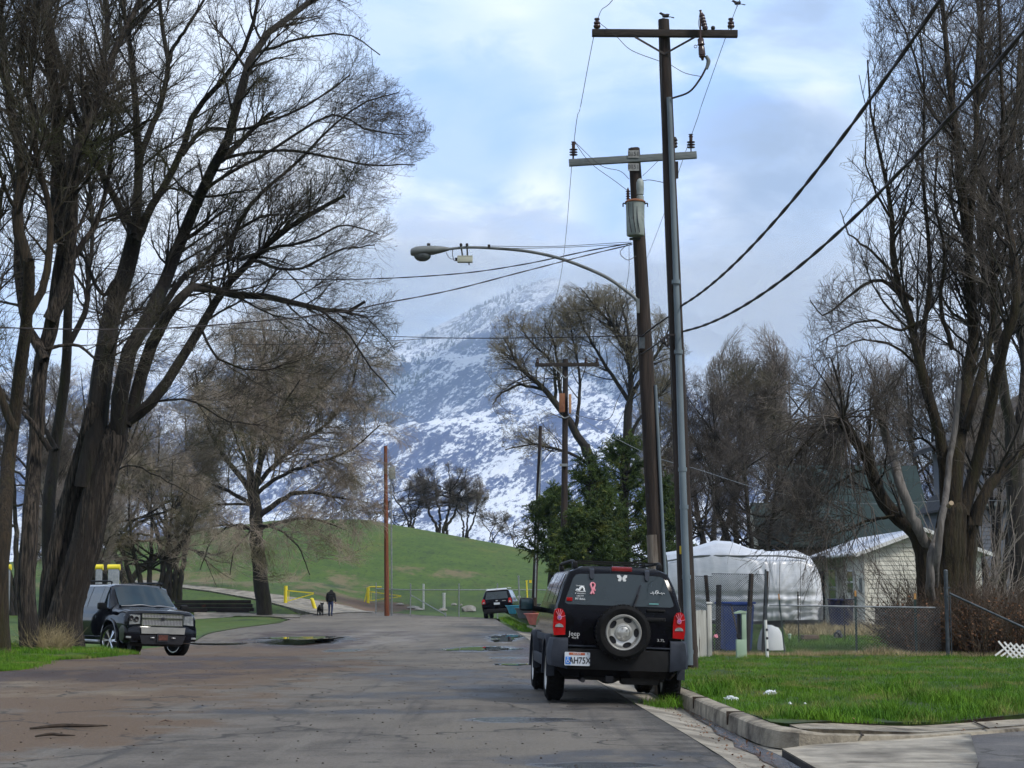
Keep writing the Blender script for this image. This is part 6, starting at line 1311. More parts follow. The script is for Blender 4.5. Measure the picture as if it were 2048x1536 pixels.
hz_ = [.34, .50, .78, 1.00, 1.14, 1.20, 1.22, 1.235, 1.24]; hx_ = [.86, .965, 1.0, .995, .94, .86, .72, .5, 0]
st = [tst(.93, 0, [.1, .06, .02, .0, .02, .08, .14, .18, .2]), tst(1, .12), tst(1, 1.2), tst(1, 2.2), tst(1, 3.0), tst(1, 3.35, [0, 0, 0, 0, .1, .05, 0, -.03, -.03], [.34, .50, .78, 1.02, 1.19, 1.53, 1.77, 1.84, 1.86]),
      tst(1, 4.0, [0, 0, 0, 0, 0, .02, .04, .06, .07], [.34, .50, .78, 1.02, 1.16, 1.225, 1.25, 1.265, 1.27], hx_), tst(.99, 4.6, fl, hz_, hx_), tst(.97, 4.92, [0, 0, 0, 0, 0, 0, 0, .03, .04], [.36, .50, .78, .98, 1.09, 1.15, 1.17, 1.18, 1.185], hx_), tst(.93, 5.02, [0, 0, 0, 0, -.01, -.02, -.02, .0, .02], [.38, .52, .78, .95, 1.04, 1.09, 1.11, 1.125, 1.13], hx_)]
ts = Shell(st); body = ts.mesh(4).build('body', M['navy'], tahoe); cut = MB()
TR, TF = 1.05, 4.02
for y in (TR, TF):
    for s_ in (-1, 1): cut.cyl((s_*.55, y, .42), (s_*1.3, y, .42), .485, None, 32)
boolean(body, cut)
mb = MB(); mb.box((0, 2.5, .42), (1.4, 4.4, .28)); mb.build('underbody', M['ink'], tahoe)
# windscreen as a patch between stations 5 and 6 across the car
def across(S_, a0, a1, xw, off, n=10):
    mb = MB(); g = []
    for i in range(n+1):
        a = a0+(a1-a0)*i/n; row = []
        for j in range(-n, n+1):
            x = xw(i/n)*j/n; c_ = S_.P(a, 8-1e-6); e_ = S_.P(a, 6.0); t = min(1, abs(x)/max(e_.x, .01)); p = Vector((x, c_.y+(e_.y-c_.y)*t**2, c_.z+(e_.z-c_.z)*t**2.2)); row.append(p+off)
        g.append(row)
    for i in range(n):
        for j in range(2*n): mb.poly([g[i][j], g[i+1][j], g[i+1][j+1], g[i][j+1]])
    bmesh.ops.remove_doubles(mb.bm, verts=mb.bm.verts, dist=1e-4); return mb
across(ts, 5.08, 5.93, lambda u: .70+.06*u, Vector((0, .012, .018))).build('windscreen', M['windshield'], tahoe, smooth=60)
mb = MB(); mb.tube([(-.74, 4.03, 1.28), (-.35, 4.08, 1.315), (-.1, 4.09, 1.30), (.2, 4.1, 1.33), (.5, 4.08, 1.30), (.72, 4.03, 1.29)], .014, 6, 20); mb.build('wiper', M['badge'], tahoe)
for s_ in (-1, 1):
    for c4 in (((.6, 4.15), (1.9, 4.15), (1.9, 5.9), (.6, 5.9)), ((2.0, 4.15), (3.0, 4.15), (3.0, 5.95), (2.0, 5.95)), ((3.1, 4.15), (4.0, 4.15), (4., 5.95), (3.1, 5.95)), ((4.05, 4.15), (5.5, 4.3), (4.95, 5.9), (4.05, 5.95))): ts.patch(c4, s_, .006).build('side_window', M['glass'], tahoe, smooth=60)
    mb = MB(); mb.box((s_*1.14, 3.75, 1.27), (.22, .13, .18), None, .05); q = mb.build('door_mirror', M['blackplastic'], tahoe); mb = MB(); mb.bar((s_*.93, 3.72, 1.18), (s_*1.06, 3.75, 1.22), .07, .06, .02); mb.build('mirror_arm', M['blackplastic'], q)
    mb = MB(); mb.tube([(s_*.70, .4, 1.86), (s_*.71, .55, 1.93), (s_*.71, 3.0, 1.93), (s_*.69, 3.2, 1.86)], .022, 8, 24); mb.build('roof_rail', M['blackplastic'], tahoe)
    # headlight wraps the corner
    hl = [(s_*.58, 5.03, .84), (s_*.60, 5.05, 1.06), (s_*.84, 5.0, 1.07), (s_*.945, 4.82, 1.05), (s_*.955, 4.80, .84), (s_*.86, 5.0, .82)]
    mb = MB(); V = [Vector(p) for p in hl]; mb.vf([p+Vector((s_*.012, .02, 0)) for p in V]+[p-Vector((s_*.06, .12, 0)) for p in V], [(0, 1, 2, 5), (2, 3, 4, 5)]+[(i, (i+1) % 6, 6+(i+1) % 6, 6+i) for i in range(6)]); q = mb.build('headlight', M['lens'], tahoe)
    if s_ > 0:
        for x, z in ((.70, .96), (.83, .98)): mb = MB(); mb.lathe([(.0, .0), (.05, .0), (.065, .03), (.055, .04), (0, .015)], 16, Matrix.Translation((s_*x, 5.035-(x-.7)*.2, z)) @ Matrix.Rotation(R(-90), 4, 'X')); mb.build('reflector_bowl', M['ink'], q)
        mb = MB(); mb.box((s_*.92, 4.91, .95), (.03, .03, .18)); mb.build('indicator', M['brownbox'], q)
    mb = MB(); mb.box((s_*.88, 5.03, .50), (.13, .06, .05), None, .01); mb.build('fog_lamp', M['lens'], tahoe)
    mb = MB(); mb.tube([(s_*1.03, 1.5, .36), (s_*1.07, 1.7, .37), (s_*1.07, 3.3, .37), (s_*1.03, 3.45, .36)], .04, 10, 20); mb.build('side_step', M['badge'], tahoe)
    mb = MB()
    for k in range(16): a0, a1 = R(-4+188*k/16), R(-4+188*(k+1)/16); mb.vf([(s_*x, TF+r_*math.cos(a), .42+r_*math.sin(a)) for a in (a0, a1) for x, r_ in ((.96, .485), (1.03, .50), (1.025, .545), (.98, .555))], [(0, 1, 5, 4), (1, 2, 6, 5), (2, 3, 7, 6)])
    mb.build('wheel_arch_flare', M['navy'], tahoe, smooth=60)
# grille
gy = 5.05
mb = MB(); mb.prism([(x, gy, z) for x, z in rrect(-.55, .55, .80, 1.10, .03)], (0, -.05, 0)); q = mb.build('grille', M['ink'], tahoe)
mb = MB()
for z0, z1 in ((1.0, 1.085), (.81, .955)):
    o_, i_ = rrect(-.56, .56, z0-.012, z1+.012, .02), rrect(-.535, .535, z0+.006, z1-.006, .015); n = len(o_)
    V = [(x, gy+.03, z) for x, z in o_]+[(x, gy+.03, z) for x, z in i_]+[(x, gy-.0, z) for x, z in o_]+[(x, gy-.0, z) for x, z in i_]; F = []
    for i in range(n): j = (i+1) % n; F += [(i, j, n+j, n+i), (i, 2*n+i, 2*n+j, j), (n+i, n+j, 3*n+j, 3*n+i)]
    mb.vf(V, F)
mb.build('chrome_surround', M['chrome'], q)
mb = MB()
for z0, z1 in ((1.0, 1.085), (.81, .955)):
    for k in range(27): x = -.52+k*.04; mb.box((x, gy+.012, (z0+z1)/2), (.012, .02, z1-z0-.01))
    for k in range(int((z1-z0)/.03)): mb.box((0, gy+.010, z0+.02+k*.03), (1.06, .016, .008))
mb.build('mesh_insert', M['badge'], q)
mb = MB(); mb.box((0, gy+.045, .98), (.20, .02, .035), None, .005); mb.box((0, gy+.045, .98), (.07, .024, .075), None, .005); mb.build('emblem', M['ink'], q)
mb = MB(); V = []
for x in np.linspace(-.98, .98, 17): b = -.14*(abs(x)/.98)**3; V += [(x, 5.08+b, .42), (x, 5.13+b, .50), (x, 5.13+b, .70), (x, 5.08+b, .79), (x, 4.75+b*2, .79), (x, 4.75+b*2, .42)]
mb.vf(V, [(i*6+j, i*6+(j+1) % 6, (i+1)*6+(j+1) % 6, (i+1)*6+j) for i in range(16) for j in range(6)]+[tuple(range(6)), tuple(range(96, 102))]); q = mb.build('front_bumper', M['navy'], tahoe)
mb = MB(); mb.prism([(-.58, 5.13, .60), (.58, 5.13, .60), (.60, 5.13, .765), (-.60, 5.13, .765)], (0, .025, 0)); mb.build('silver_valance', M['silver'], q)
mb = MB(); mb.prism([(-.55, 5.10, .34), (.55, 5.10, .34), (.62, 5.11, .56), (-.62, 5.11, .56)], (0, .03, 0)); mb.build('air_intake', M['ink'], q)
slab(rrect(-.16, .17, .40, .61, .01), 5.165, .012, M['ink'], 'plate_frame', q); slab(rrect(-.12, .13, .44, .57, .01), 5.18, .004, mat('dark red plate', (.07, .018, .012), (.14, .05, .035), 20, .5), 'front_plate', q)
for s_ in (-1, 1):
    mb = MB(); mb.tube([(s_*.25, 5.10, .50), (s_*.25, 5.18, .50), (s_*.32, 5.18, .50), (s_*.32, 5.10, .50)], .015, 8, 12); mb.build('tow_hook', M['badge'], q)
    wheel(tahoe, (s_*.87, TR, .405), .405, .28, s_, 'big', 0, 'chrome'); wheel(tahoe, (s_*.87, TF, .405), .405, .28, s_, 'big', R(18), 'chrome')
mb = MB(); mb.prism([(0, .006, .05), (.045, .006, 0), (0, .006, -.05), (-.045, .006, 0)], (0, .004, 0)); o_ = mb.build('door_badge', M['ink'], tahoe); o_.location = (1.01, 3.0, 1.0); o_.rotation_euler = (0, 0, R(90))
# ---- small dark wagon far down the road
SY = 101.; sub = thing('parked_suv', 'small dark crossover parked far down the road, half on the grass verge', 'car', (pt(996, 1234, SY).x, SY, .02), (0, R(-4.5), R(-6)))
SZ = [.32, .45, .75, .95, 1.08, 1.35, 1.58, 1.64, 1.66]; SX = [.74, .86, .89, .89, .86, .76, .66, .5, 0]
ssh = [.12, .06, .0, .0, .05, .20, .34, .42, .46]
st = [js([v*.93 for v in SX], ssh, SZ), js(SX, [.1+s_*.9 for s_ in ssh], SZ), js(SX, [.9+s_*.2 for s_ in ssh], SZ), js(SX, [2.6]*9, SZ), js([.74, .86, .89, .88, .82, .74, .66, .5, 0], [3.4]*9, [.32, .45, .75, .95, 1.04, 1.06, 1.07, 1.08, 1.09]), js([.7, .8, .82, .8, .74, .68, .6, .4, 0], [4.5]*9, [.34, .45, .7, .8, .86, .88, .89, .9, .9])]
ss = Shell(st); body = ss.mesh(3).build('body', M['paint'], sub); cut = MB()
for y in (.95, 3.55):
    for s_ in (-1, 1): cut.cyl((s_*.5, y, .34), (s_*1.2, y, .34), .39, None, 24)
boolean(body, cut)
def sy(z): return float(np.interp(z, SZ, ssh))
slab([(-.66, 1.10), (.66, 1.10), (.58, 1.52), (-.58, 1.52)], lambda z: sy(z)-.02, .03, M['glass'], 'rear_window', sub)
mb = MB(); mb.prism([(-.60, .30, 1.60), (.60, .30, 1.60), (.56, .62, 1.67), (-.56, .62, 1.67)], (0, 0, .03)); mb.box((0, .42, 1.70), (.03, .1, .06)); mb.build('roof_spoiler', M['badge'], sub)
for s_ in (-1, 1):
    q = slab([(s_*.66, .86), (s_*.86, .84), (s_*.87, 1.0), (s_*.80, 1.14), (s_*.68, 1.10)], lambda z: sy(z)-.03, .1, M['red'], 'tail_lamp', sub); slab([(s_*.70, .88), (s_*.82, .87), (s_*.80, .96), (s_*.71, .97)], lambda z: sy(z)-.04, .02, M['lens'], 'reversing_lens', q)
    mb = MB(); mb.box((s_*1.0, 2.9, 1.13), (.18, .1, .14), None, .04); mb.build('door_mirror', M['white'] if s_ > 0 else M['ink'], sub)
    ss.patch(((1.1, 4.15), (3.0, 4.15), (2.9, 5.8), (1.3, 5.8)), s_, .006).build('side_window', M['glass'], sub)
    mb = MB(); mb.bar((s_*.62, .6, 1.70), (s_*.62, 2.4, 1.70), .04, .04); mb.build('roof_rail', M['badge'], sub)
    for y in (.95, 3.55): wheel(sub, (s_*.78, y, .34), .34, .22, s_, 'alloy')
slab(rrect(-.17, .17, .78, .90, .01), -.03, .02, M['plate'], 'licence_plate', sub)
mb = MB(); mb.box((0, -.02, .42), (1.5, .16, .26), None, .04); mb.build('rear_bumper', M['blackplastic'], sub)
mb = MB(); mb.box((0, .01, 1.0), (.12, .03, .05), None, .01); mb.box((.42, .01, .98), (.2, .02, .03)); mb.build('emblem', M['badge'], sub)
# ------------------------------------------------------------------ fences and yard, right
def chain(mb, A, B, z0, z1, s=.06, r=.0025):
    A, B = Vector(A), Vector(B); L_ = (B-A).length; u = (B-A)/L_; h = z1-z0; P = []
    n = int(L_/s)
    for k in range(-int(h/s), n+1):
        for sg in (1, -1):
            x0 = k*s; x1 = x0+h
            a0, a1 = max(0, x0), min(L_, x1)
            if a1 <= a0: continue
            f0, f1 = (a0-x0)/h, (a1-x0)/h
            if sg < 0: f0, f1 = 1-f0, 1-f1
            P.append([A+u*a0+Vector((0, 0, z0+h*f0)), A+u*a1+Vector((0, 0, z0+h*f1))])
    V, F = tubes(np.array([[tuple(q) for q in p] for p in P]), np.full((len(P), 2), r), 3); mb.vf(V, F)
FYr = 36.9
def gp_(px, Y): p = pt(px, 1200, Y); return Vector((p.x, Y, hz(p.x, Y)))
f = gp_(1390, FYr); e = gp_(1880, FYr-.3); fb = thing('chainlink_fence', 'low chain-link fence with dark green posts along the yard, ending at the tall corner post', 'fence', f)
mb = MB(); A = f-f; B = Vector((e.x-f.x, e.y-f.y, e.z-f.z)); chain(mb, A, B, .04, 1.02); mb.build('wire_mesh', M['galv'], fb, fixn=False)
mb = MB(); mb.cyl(Vector((1.55, 0, 1.03)), B+Vector((-.1, 0, 1.0)), .016, None, 8); mb.build('top_rail', M['galv'], fb)
for px, tp, mm_, rr in ((1568, 1195, 'tpost', .022), (1711, 1192, 'tpost', .026), (1830, 1196, 'tpost', .03), (1532, 1135, 'galvdark', .025)):
    a = gp_(px, FYr-.02)-f; h = (1306-tp)/FPX*FYr; mb = MB(); lean = -.10 if px == 1568 else 0; mb.bar(a, a+Vector((lean, 0, h)), rr*1.6, rr*1.2); po = mb.build('post', M[mm_], fb)
    if mm_ == 'tpost': mb = MB(); mb.bar(a+Vector((lean, 0, h-.002)), a+Vector((lean*1.08, 0, h+.12)), rr*1.5, rr*1.3); mb.build('painted_tip', M['rust'], po)
b = gp_(1893, 36.5); cp = thing('corner_post', 'tall galvanised corner post with diagonal brace rail running down to the right', 'fence post', b)
mb = MB(); mb.cyl((0, 0, -.05), (0, 0, (1306-1137)/FPX*36.5), .042, None, 16); mb.ball((0, 0, (1306-1137)/FPX*36.5), (.046, .046, .03), 12); mb.build('post', M['galvdark'], cp)
mb = MB(); a = pt(1899, 1187, 36.4)-b; c = pt(2080, 1270, 35.6)-b; mb.cyl(a, c, .024, None, 12); mb.build('brace_rail', M['galvdark'], cp)
mb = MB()
for z in (.35, .78, 1.22, 1.4): mb.cyl((0, 0, z), (0, 0, z+.03), .052, None, 16); mb.box((.06, 0, z+.015), (.05, .02, .025))
mb.cyl((.075, 0, 0), (.075, 0, 1.35), .012, None, 6); mb.build('tension_band', M['galvdark'], cp)
gst = 'thin stakes standing about the yard grass'
for i, (px, tp, bt, Y, mm_, lab) in enumerate(((1596, 1185, 1282, 44, 'iron', 'dark iron stake in the yard grass in front of the silver tarpaulin'), (1787, 1178, 1276, 45, 'iron', 'leaning dark stake before the cream siding, left of the rusty thicket'), (1846, 1175, 1280, 44, 'iron', 'dark stake by the foot of the big pruned tree'), (1688, 1186, 1272, 46, 'iron', 'thin dark stake in front of the blue bin near the house window'))):
    b = gp_(px, Y); s_ = thing('stake', lab, 'stake', b, group=gst); mb = MB(); h = (py_on(px, Y)-tp)/FPX*Y; mb.bar((0, 0, -.05), (.12 if i == 1 else 0, 0, h), .03, .02); mb.build('rod', M[mm_], s_); mb = MB(); mb.box((.11 if i == 1 else 0, 0, h-.1), (.05, .03, .02)); mb.build('clip', M[mm_], s_)
# leaning mesh panels and posts by the near pole
def post(label, px, tp, Y, w_, lean, m, cat='fence post', name='wood_post', group=None, mesh=False):
    b = gp_(px, Y); h = (py_on(px, Y)-tp)/FPX*Y; t = thing(name, label, cat, b, group=group); mb = MB(); mb.bar((0, 0, -.05), (lean, .05, h), w_, w_*.7, .008); mb.build('timber', M[m], t)
    mb = MB(); c = Vector((lean*.8, .04, h*.8)); mb.box(c, (w_*1.15, w_*.85, .03)); mb.build('wire_tie', M['galvdark'], t)
gw = 'dark leaning posts round the blue bin'
post('dark upright post nearest the conduit pole, left of the blue bin', 1424, 1153, 37.3, .09, -.12, 'armwood', group=gw); post('short dark board leaning beside the blue bin on its left', 1434, 1172, 38.2, .10, .05, 'armwood', group=gw)
post('crooked dark post crossing the right half of the blue bin', 1492, 1150, 37.0, .10, .13, 'armwood', group=gw); post('dark mossy post right of the blue bin behind the white pipe', 1524, 1145, 37.2, .08, .12, 'armwood', group=gw); post('leaning plank behind the pale green pedestal', 1484, 1215, 37.6, .05, -.22, 'wood', group=gw)
def screen(label, px0, px1, tp, Y, bt=None, m='mesh', lean=0):
    a, c = gp_(px0, Y), gp_(px1, Y-.1); t = thing('mesh_screen', label, 'wire screen', a, group='rolls of dark wire screening'); mb = MB(); h = (py_on(px0, Y)-tp)/FPX*Y; z0 = 0 if bt is None else (py_on(px0, Y)-bt)/FPX*Y
    chain(mb, (0, 0, 0), c-a, z0, h, .045, .0036); o = mb.build('wire_mesh', M['mesh'], t, fixn=False); mb = MB(); mb.cyl((0, 0, h), (c-a)+Vector((0, 0, h)), .006, None, 6); mb.build('edge_wire', M['galvdark'], t)
screen('loose dark wire screen between the near pole and the first dark post', 1391, 1424, 1155, 37.4); screen('wide loose wire screen standing above the blue bin', 1424, 1534, 1150, 37.2)
a = gp_(1389, 35.4); wf = thing('board_fence', 'short weathered white board fence with peeling paint behind the near pole', 'fence', a); mb = MB()
for k in range(4): mb.box((.06+k*.075, .06*k, .46), (.070, .025, .94+.02*(k % 2)))
mb.build('boards', M['whitewood'], wf); mb = MB(); mb.box((.31, .15, .52), (.09, .09, 1.06), None, .01); mb.build('corner_post', M['whitewood'], wf); mb = MB(); mb.box((.31, .15, 1.08), (.12, .12, .04), None, .008); mb.build('post_cap', M['white'], wf)
def bin_(label, px, Y, w_, h, m, rot=0, snow=False):
    b = gp_(px, Y); t = thing('wheelie_bin', label, 'bin', b, (0, 0, rot), 'blue wheeled bins'); mb = MB(); z = h-.08
    mb.vf([(-w_*.42, -w_*.38, .04), (w_*.42, -w_*.38, .04), (w_*.42, w_*.38, .08), (-w_*.42, w_*.38, .08), (-w_/2, -w_*.5, z), (w_/2, -w_*.5, z), (w_/2, w_*.5, z), (-w_/2, w_*.5, z)], [(0, 1, 2, 3), (0, 1, 5, 4), (1, 2, 6, 5), (2, 3, 7, 6), (3, 0, 4, 7), (4, 5, 6, 7)])
    bmesh.ops.bevel(mb.bm, geom=mb.bm.edges[:], offset=.02, segments=2, affect='EDGES'); mb.box((0, -w_*.43, h*.35), (w_*.6, .02, .02)); mb.build('tub', M[m], t)
    mb = MB(); mb.box((0, 0, z+.03), (w_*1.08, w_*1.1, .05), None, .02); mb.box((0, -w_*.56, z+.01), (w_*.5, .05, .05), None, .01); mb.build('lid', M[m], t)
    for s_ in (-1, 1): mb = MB(); mb.cyl((s_*w_*.36, w_*.4, .1), (s_*w_*.44, w_*.4, .1), .1, None, 16); mb.build('wheel', M['rubber'], t)
bin_('bright blue wheeled bin behind the pale green pedestal near the poles', 1470, 38.6, .70, 1.12, 'bin', R(6)); bin_('dark blue wheeled bin against the cream house under its window', 1681, 57, .80, 1.02, 'binblack', R(-8))
b = gp_(1481, 35.2); b.z += 0; pd = thing('utility_pedestal', 'pale green metal utility pedestal with open hood, in front of the blue bin', 'pedestal', b)
mb = MB(); mb.box((0, 0, .17), (.20, .16, .36), None, .01); mb.build('base', M['pedestal'], pd); mb = MB(); mb.box((.055, .0, .60), (.09, .15, .56), None, .006); mb.build('column', M['pedestal'], pd)
mb = MB(); mb.prism([(-.13, -.09, .86), (.11, -.09, .875), (.11, -.09, .905), (.0, -.09, .925), (-.13, -.09, .885)], (0, .18, 0)); mb.build('hood', M['pedestal'], pd); mb = MB(); mb.box((-.04, .02, .60), (.06, .1, .5)); mb.box((-.055, -.04, .42), (.08, .06, .08)); mb.build('inner_panel', M['ink'], pd)
b = gp_(1533, 35.6); wp = thing('white_pipe', 'thin white painted pipe standing at the yard corner, right of the pedestal', 'pipe', b); mb = MB(); mb.cyl((0, 0, -.05), (-.03, 0, .74), .032, None, 12); mb.build('pipe', M['white'], wp); mb = MB()
for z in (.12, .35, .52): mb.cyl((-.03*z, 0, z), (-.03*z, 0, z+.05), .034, None, 12)
mb.build('peeled_band', M['ink'], wp)
def blobthing(name, label, cat, p, r, m, seed=0, amp=.25, freq=6., group=None, cuts=3):
    bm = bmesh.new(); bmesh.ops.create_icosphere(bm, subdivisions=cuts, radius=1)
    for v in bm.verts:
        n = noise.fractal(v.co*freq/3+Vector((seed*3.1, 0, 0)), 1., 2., 4); c = v.co*(1+amp*n); v.co = Vector((c.x*r[0], c.y*r[1], max(-.1*r[2], c.z*r[2]*1.0)))
    me = bpy.data.meshes.new(name); bm.to_mesh(me); bm.free(); me.set_sharp_from_angle(angle=R(40)); o = link_mesh(name, me, M[m]); o.location = p; return tag(o, label, cat, group)
blobthing('sack', 'bulging white sack beside the dark post, right of the blue bin', 'bag', gp_(1541, 38.3)+Vector((0, 0, .1)), (.30, .25, .50), 'litter', 2, .12, 4)
blobthing('litter', 'crumpled white paper on the grass strip, left one nearer the kerb', 'litter', G(1461, 1401), (.075, .05, .05), 'litter', 3, .9, 7, 'crumpled white litter on the lawn'); blobthing('litter', 'larger crumpled white wrapper lying further into the lawn, right of the other', 'litter', G(1541, 1389), (.085, .07, .055), 'litter', 4, .9, 8, 'crumpled white litter on the lawn')
for px, py, s_ in ((1580, 1413, .02), (1610, 1413, .015)): blobthing('litter', 'tiny white scraps scattered on the lawn below the larger wrapper', 'litter', G(px, py)+Vector((0, 0, .03)), (s_, s_, s_), 'litter', 5, .6, 7, 'tiny scraps on the lawn')
blobthing('yard_ornament', 'small black and pale thing lying in the yard grass', 'ornament', gp_(1675, 47)+Vector((0, 0, .08)), (.12, .2, .16), 'ink', 6, .7, 5); blobthing('flower_head', 'small pink flower by the posts left of the blue bin', 'flower', gp_(1431, 36.2)+Vector((0, 0, .38)), (.045, .045, .06), 'pink', 7, .4, 5)
b = gp_(1618, 46); t = thing('planter_box', 'low wooden box lying in the yard grass before the tarpaulin', 'box', b); mb = MB(); mb.box((0, 0, .1), (.42, .3, .16), R(8), .01); mb.build('boards', M['wood'], t); mb = MB(); mb.box((0, -.16, .1), (.44, .02, .03), R(8)); mb.build('batten', M['wood'], t)
b = gp_(1578, 44); t = thing('garden_light', 'tiny pale garden light beside the wooden box in the yard', 'garden light', b); mb = MB(); mb.cyl((0, 0, 0), (0, 0, .12), .01, None, 8); mb.build('stem', M['ink'], t); mb = MB(); mb.lathe([(.03, .12), (.035, .2), (.05, .21), (.03, .24), (0, .245)], 12); mb.build('lantern', M['pedestal'], t)
# white lattice lying at the thicket
b = gp_(2022, 35.4); t = thing('lattice_panel', 'broken piece of white diagonal lattice leaning at the thicket foot', 'lattice', b, (R(-12), R(8), R(-6))); mb = MB()
for k in range(-3, 9):
    for sg, yy in ((1, 0), (-1, -.012)):
        x0 = -.35+k*.115; z0, z1 = 0., .30
        if sg < 0: x0 += .34
        a = Vector((x0, yy, z0)); c = Vector((x0+sg*.30, yy, z1))
        if -.42 < min(a.x, c.x) and max(a.x, c.x) < .62: mb.bar(a, c, .010, .036)
mb.build('slats', M['white'], t)
# wrapped trailer
YT = 58.; b = gp_(1486, YT); tw = thing('wrapped_trailer', 'large trailer wrapped in shiny silver-white tarpaulin behind the blue bin', 'trailer', b); nu, nv = 110, 60; V = []; zb = b.z
for i in range(nu+1):
    u = i/nu; px = 1330+(1640-1330)*u; X = pt(px, 1200, YT).x; zt = CAMZ+(HOR-float(np.interp(px, [1330, 1350, 1395, 1430, 1462, 1500, 1540, 1590, 1615, 1632, 1640], [1106, 1103, 1093, 1082, 1084, 1098, 1104, 1101, 1112, 1135, 1170])))/FPX*YT
    endk = max(0, (u-.9)/.1); dpt = 2.4*(1-.35*endk**2); sk = .55*math.sin(min(1, max(0, (1-u)/.1))*math.pi/2)
    for j in range(nv+1):
        v = j/nv
        if v < .5: q = v/.5; y = -dpt/2*(1-.0*q)-.18*math.sin(q*math.pi)*(1-.5*endk)+.32*S((q-.86)/.14)*1.1; z = zb+.30+(zt-zb-.42)*q+ (0.02)*math.sin(u*9)
        elif v < .62: q = (v-.5)/.12; y = -dpt/2+.35+(dpt*.5-.35)*q; z = zt-.12+.12*math.sin(q*math.pi/2)
        else: q = (v-.62)/.38; y = dpt/2*q; z = zt-(zt-zb)*S(q*1.0)*.95
        y += .35*endk**3*(1 if y < 0 else -1)
        w1 = noise.noise(Vector((u*20, z*.5, 2)))*.035+noise.noise(Vector((u*34+z*1.1, z*.9, 5)))*.018
        cx = (u-.66)*9; rad = abs(math.sin(math.atan2(z-zb-1.05, cx*.8)*9))*.05*math.exp(-abs(cx)*.8) if v < .5 else 0
        low = .04*math.sin(z*30+noise.noise(Vector((u*9, z, 0)))*6) if z < zb+1.05 and v < .5 else 0
        belt = -.10*math.exp(-((z-zb-1.12)/.05)**2) if v < .5 else 0
        V.append((X-b.x, y+w1-rad+low*.7-belt*.6, z-b.z))
F = [(i*(nv+1)+j, i*(nv+1)+j+1, (i+1)*(nv+1)+j+1, (i+1)*(nv+1)+j) for i in range(nu) for j in range(nv)]
link_mesh('tarpaulin', np_mesh('tarpaulin', V, F), M['tarp'], tw)
mb = MB(); mb.tube([pt(px, py, YT-1.28)-b for px, py in ((1335, 1122), (1400, 1112), (1480, 1112), (1560, 1112), (1612, 1118))], .03, 6, 20); mb.build('awning_seam', M['lampgrey'], tw)
for px0, px1 in ((1560, 1558), (1602, 1600), (1540, 1532)): mb = MB(); mb.tube([pt(px0, 1110, YT-1.42)-b, pt(px0-1, 1160, YT-1.48)-b, pt(px1, 1240, YT-1.3)-b], .008, 5, 10); mb.build('tie_rope', M['cable'], tw)
for x in (-1.4, .9): mb = MB(); mb.cyl((x, -.9, .33), (x, -.7, .33), .33, None, 20); mb.build('wheel', M['rubber'], tw)
# cream house with lap siding
def siding(mb, A, B, z0, topf, lap=.155, t=.016):
    A, B = Vector(A), Vector(B); u = (B-A).normalized(); L_ = (B-A).length; n = Vector((u.y, -u.x, 0)); z = z0
    while z < 12:
        xs_ = [x for x in np.linspace(0, L_, 60) if topf(x) > z+.02]
        if not xs_: break
        x0, x1 = min(xs_), max(xs_); zt = min(z+lap, min(topf(x0+.02), topf(x1-.02))+.06)
        p = [A+u*x0, A+u*x1]; mb.poly([p[0]+n*t+Vector((0, 0, z)), p[1]+n*t+Vector((0, 0, z)), p[1]+Vector((0, 0, zt)), p[0]+Vector((0, 0, zt))]); mb.poly([p[0]+n*t+Vector((0, 0, z)), p[1]+n*t+Vector((0, 0, z)), p[1]+Vector((0, 0, z-.001)), p[0]+Vector((0, 0, z-.001))]); z += lap
HY = 60.; hx = pt(1732, 1200, HY).x; hb = Vector((hx, HY, hz(hx, HY)-.05)); house = thing('cream_house', 'small house with cream lap siding and snow dusted roof behind the big pruned tree', 'house', hb)
eave, rise, half = 2.62, .37, 1.98
tf = lambda x: eave+rise*(half-abs(x-half))
mb = MB(); siding(mb, (0, 0, 0), (2*half, 0, 0), 0, tf); mb.poly([(0, .02, 0), (2*half, .02, 0), (2*half, .02, eave), (half, .02, eave+rise*half), (0, .02, eave)]); mb.build('gable_wall', M['siding'], house, fixn=False, smooth=0)
mb = MB(); siding(mb, (0, 11, 0), (0, 0, 0), 0, lambda x: eave); mb.poly([(.02, 0, 0), (.02, 11, 0), (.02, 11, eave), (.02, 0, eave)]); mb.build('side_wall', M['siding'], house, fixn=False, smooth=0)
mb = MB(); mb.box((.0, -.01, eave/2), (.10, .10, eave)); mb.build('corner_trim', M['siding'], house)
mb = MB()
for s_ in (-1, 1):
    x0, x1 = half+s_*(half+.35), half; z0, z1 = eave-.13, eave+rise*half; mb.prism([(x0, -.3, z0), (x1, -.3, z1), (x1, -.3, z1+.10), (x0, -.3, z0+.10)], (0, 11.6, 0))
mb.build('roof', M['metalroof'], house)
mb = MB()
for s_ in (-1, 1): x0, x1 = half+s_*(half+.37), half; mb.prism([(x0, -.33, eave-.17), (x1, -.33, eave+rise*half-.04), (x1, -.33, eave+rise*half+.09), (x0, -.33, eave-.04)], (0, .03, 0))
mb.build('rake_board', M['white'], house); mb = MB(); mb.cyl((-.40, -.3, eave-.08), (-.40, 11, eave-.08), .06, None, 8); mb.build('gutter_pipe', M['white'], house)
def house_win(par, c, w_, h, axis_='y', m='glass', fr_='white'):
    mb = MB(); d = (.07, w_, h) if axis_ == 'y' else (w_, .07, h); mb.box(c, d, None, .008); f_ = mb.build('window', M[fr_], par)
    cc = Vector(c)+(Vector((-.03, 0, 0)) if axis_ == 'y' else Vector((0, -.03, 0))); mb = MB()
    for k in (-1, 1): dd = (.03, w_-.12, h/2-.09) if axis_ == 'y' else (w_-.12, .03, h/2-.09); mb.box(cc+Vector((0, 0, k*(h/4-.01))), dd)
    mb.build('pane', M[m], f_)
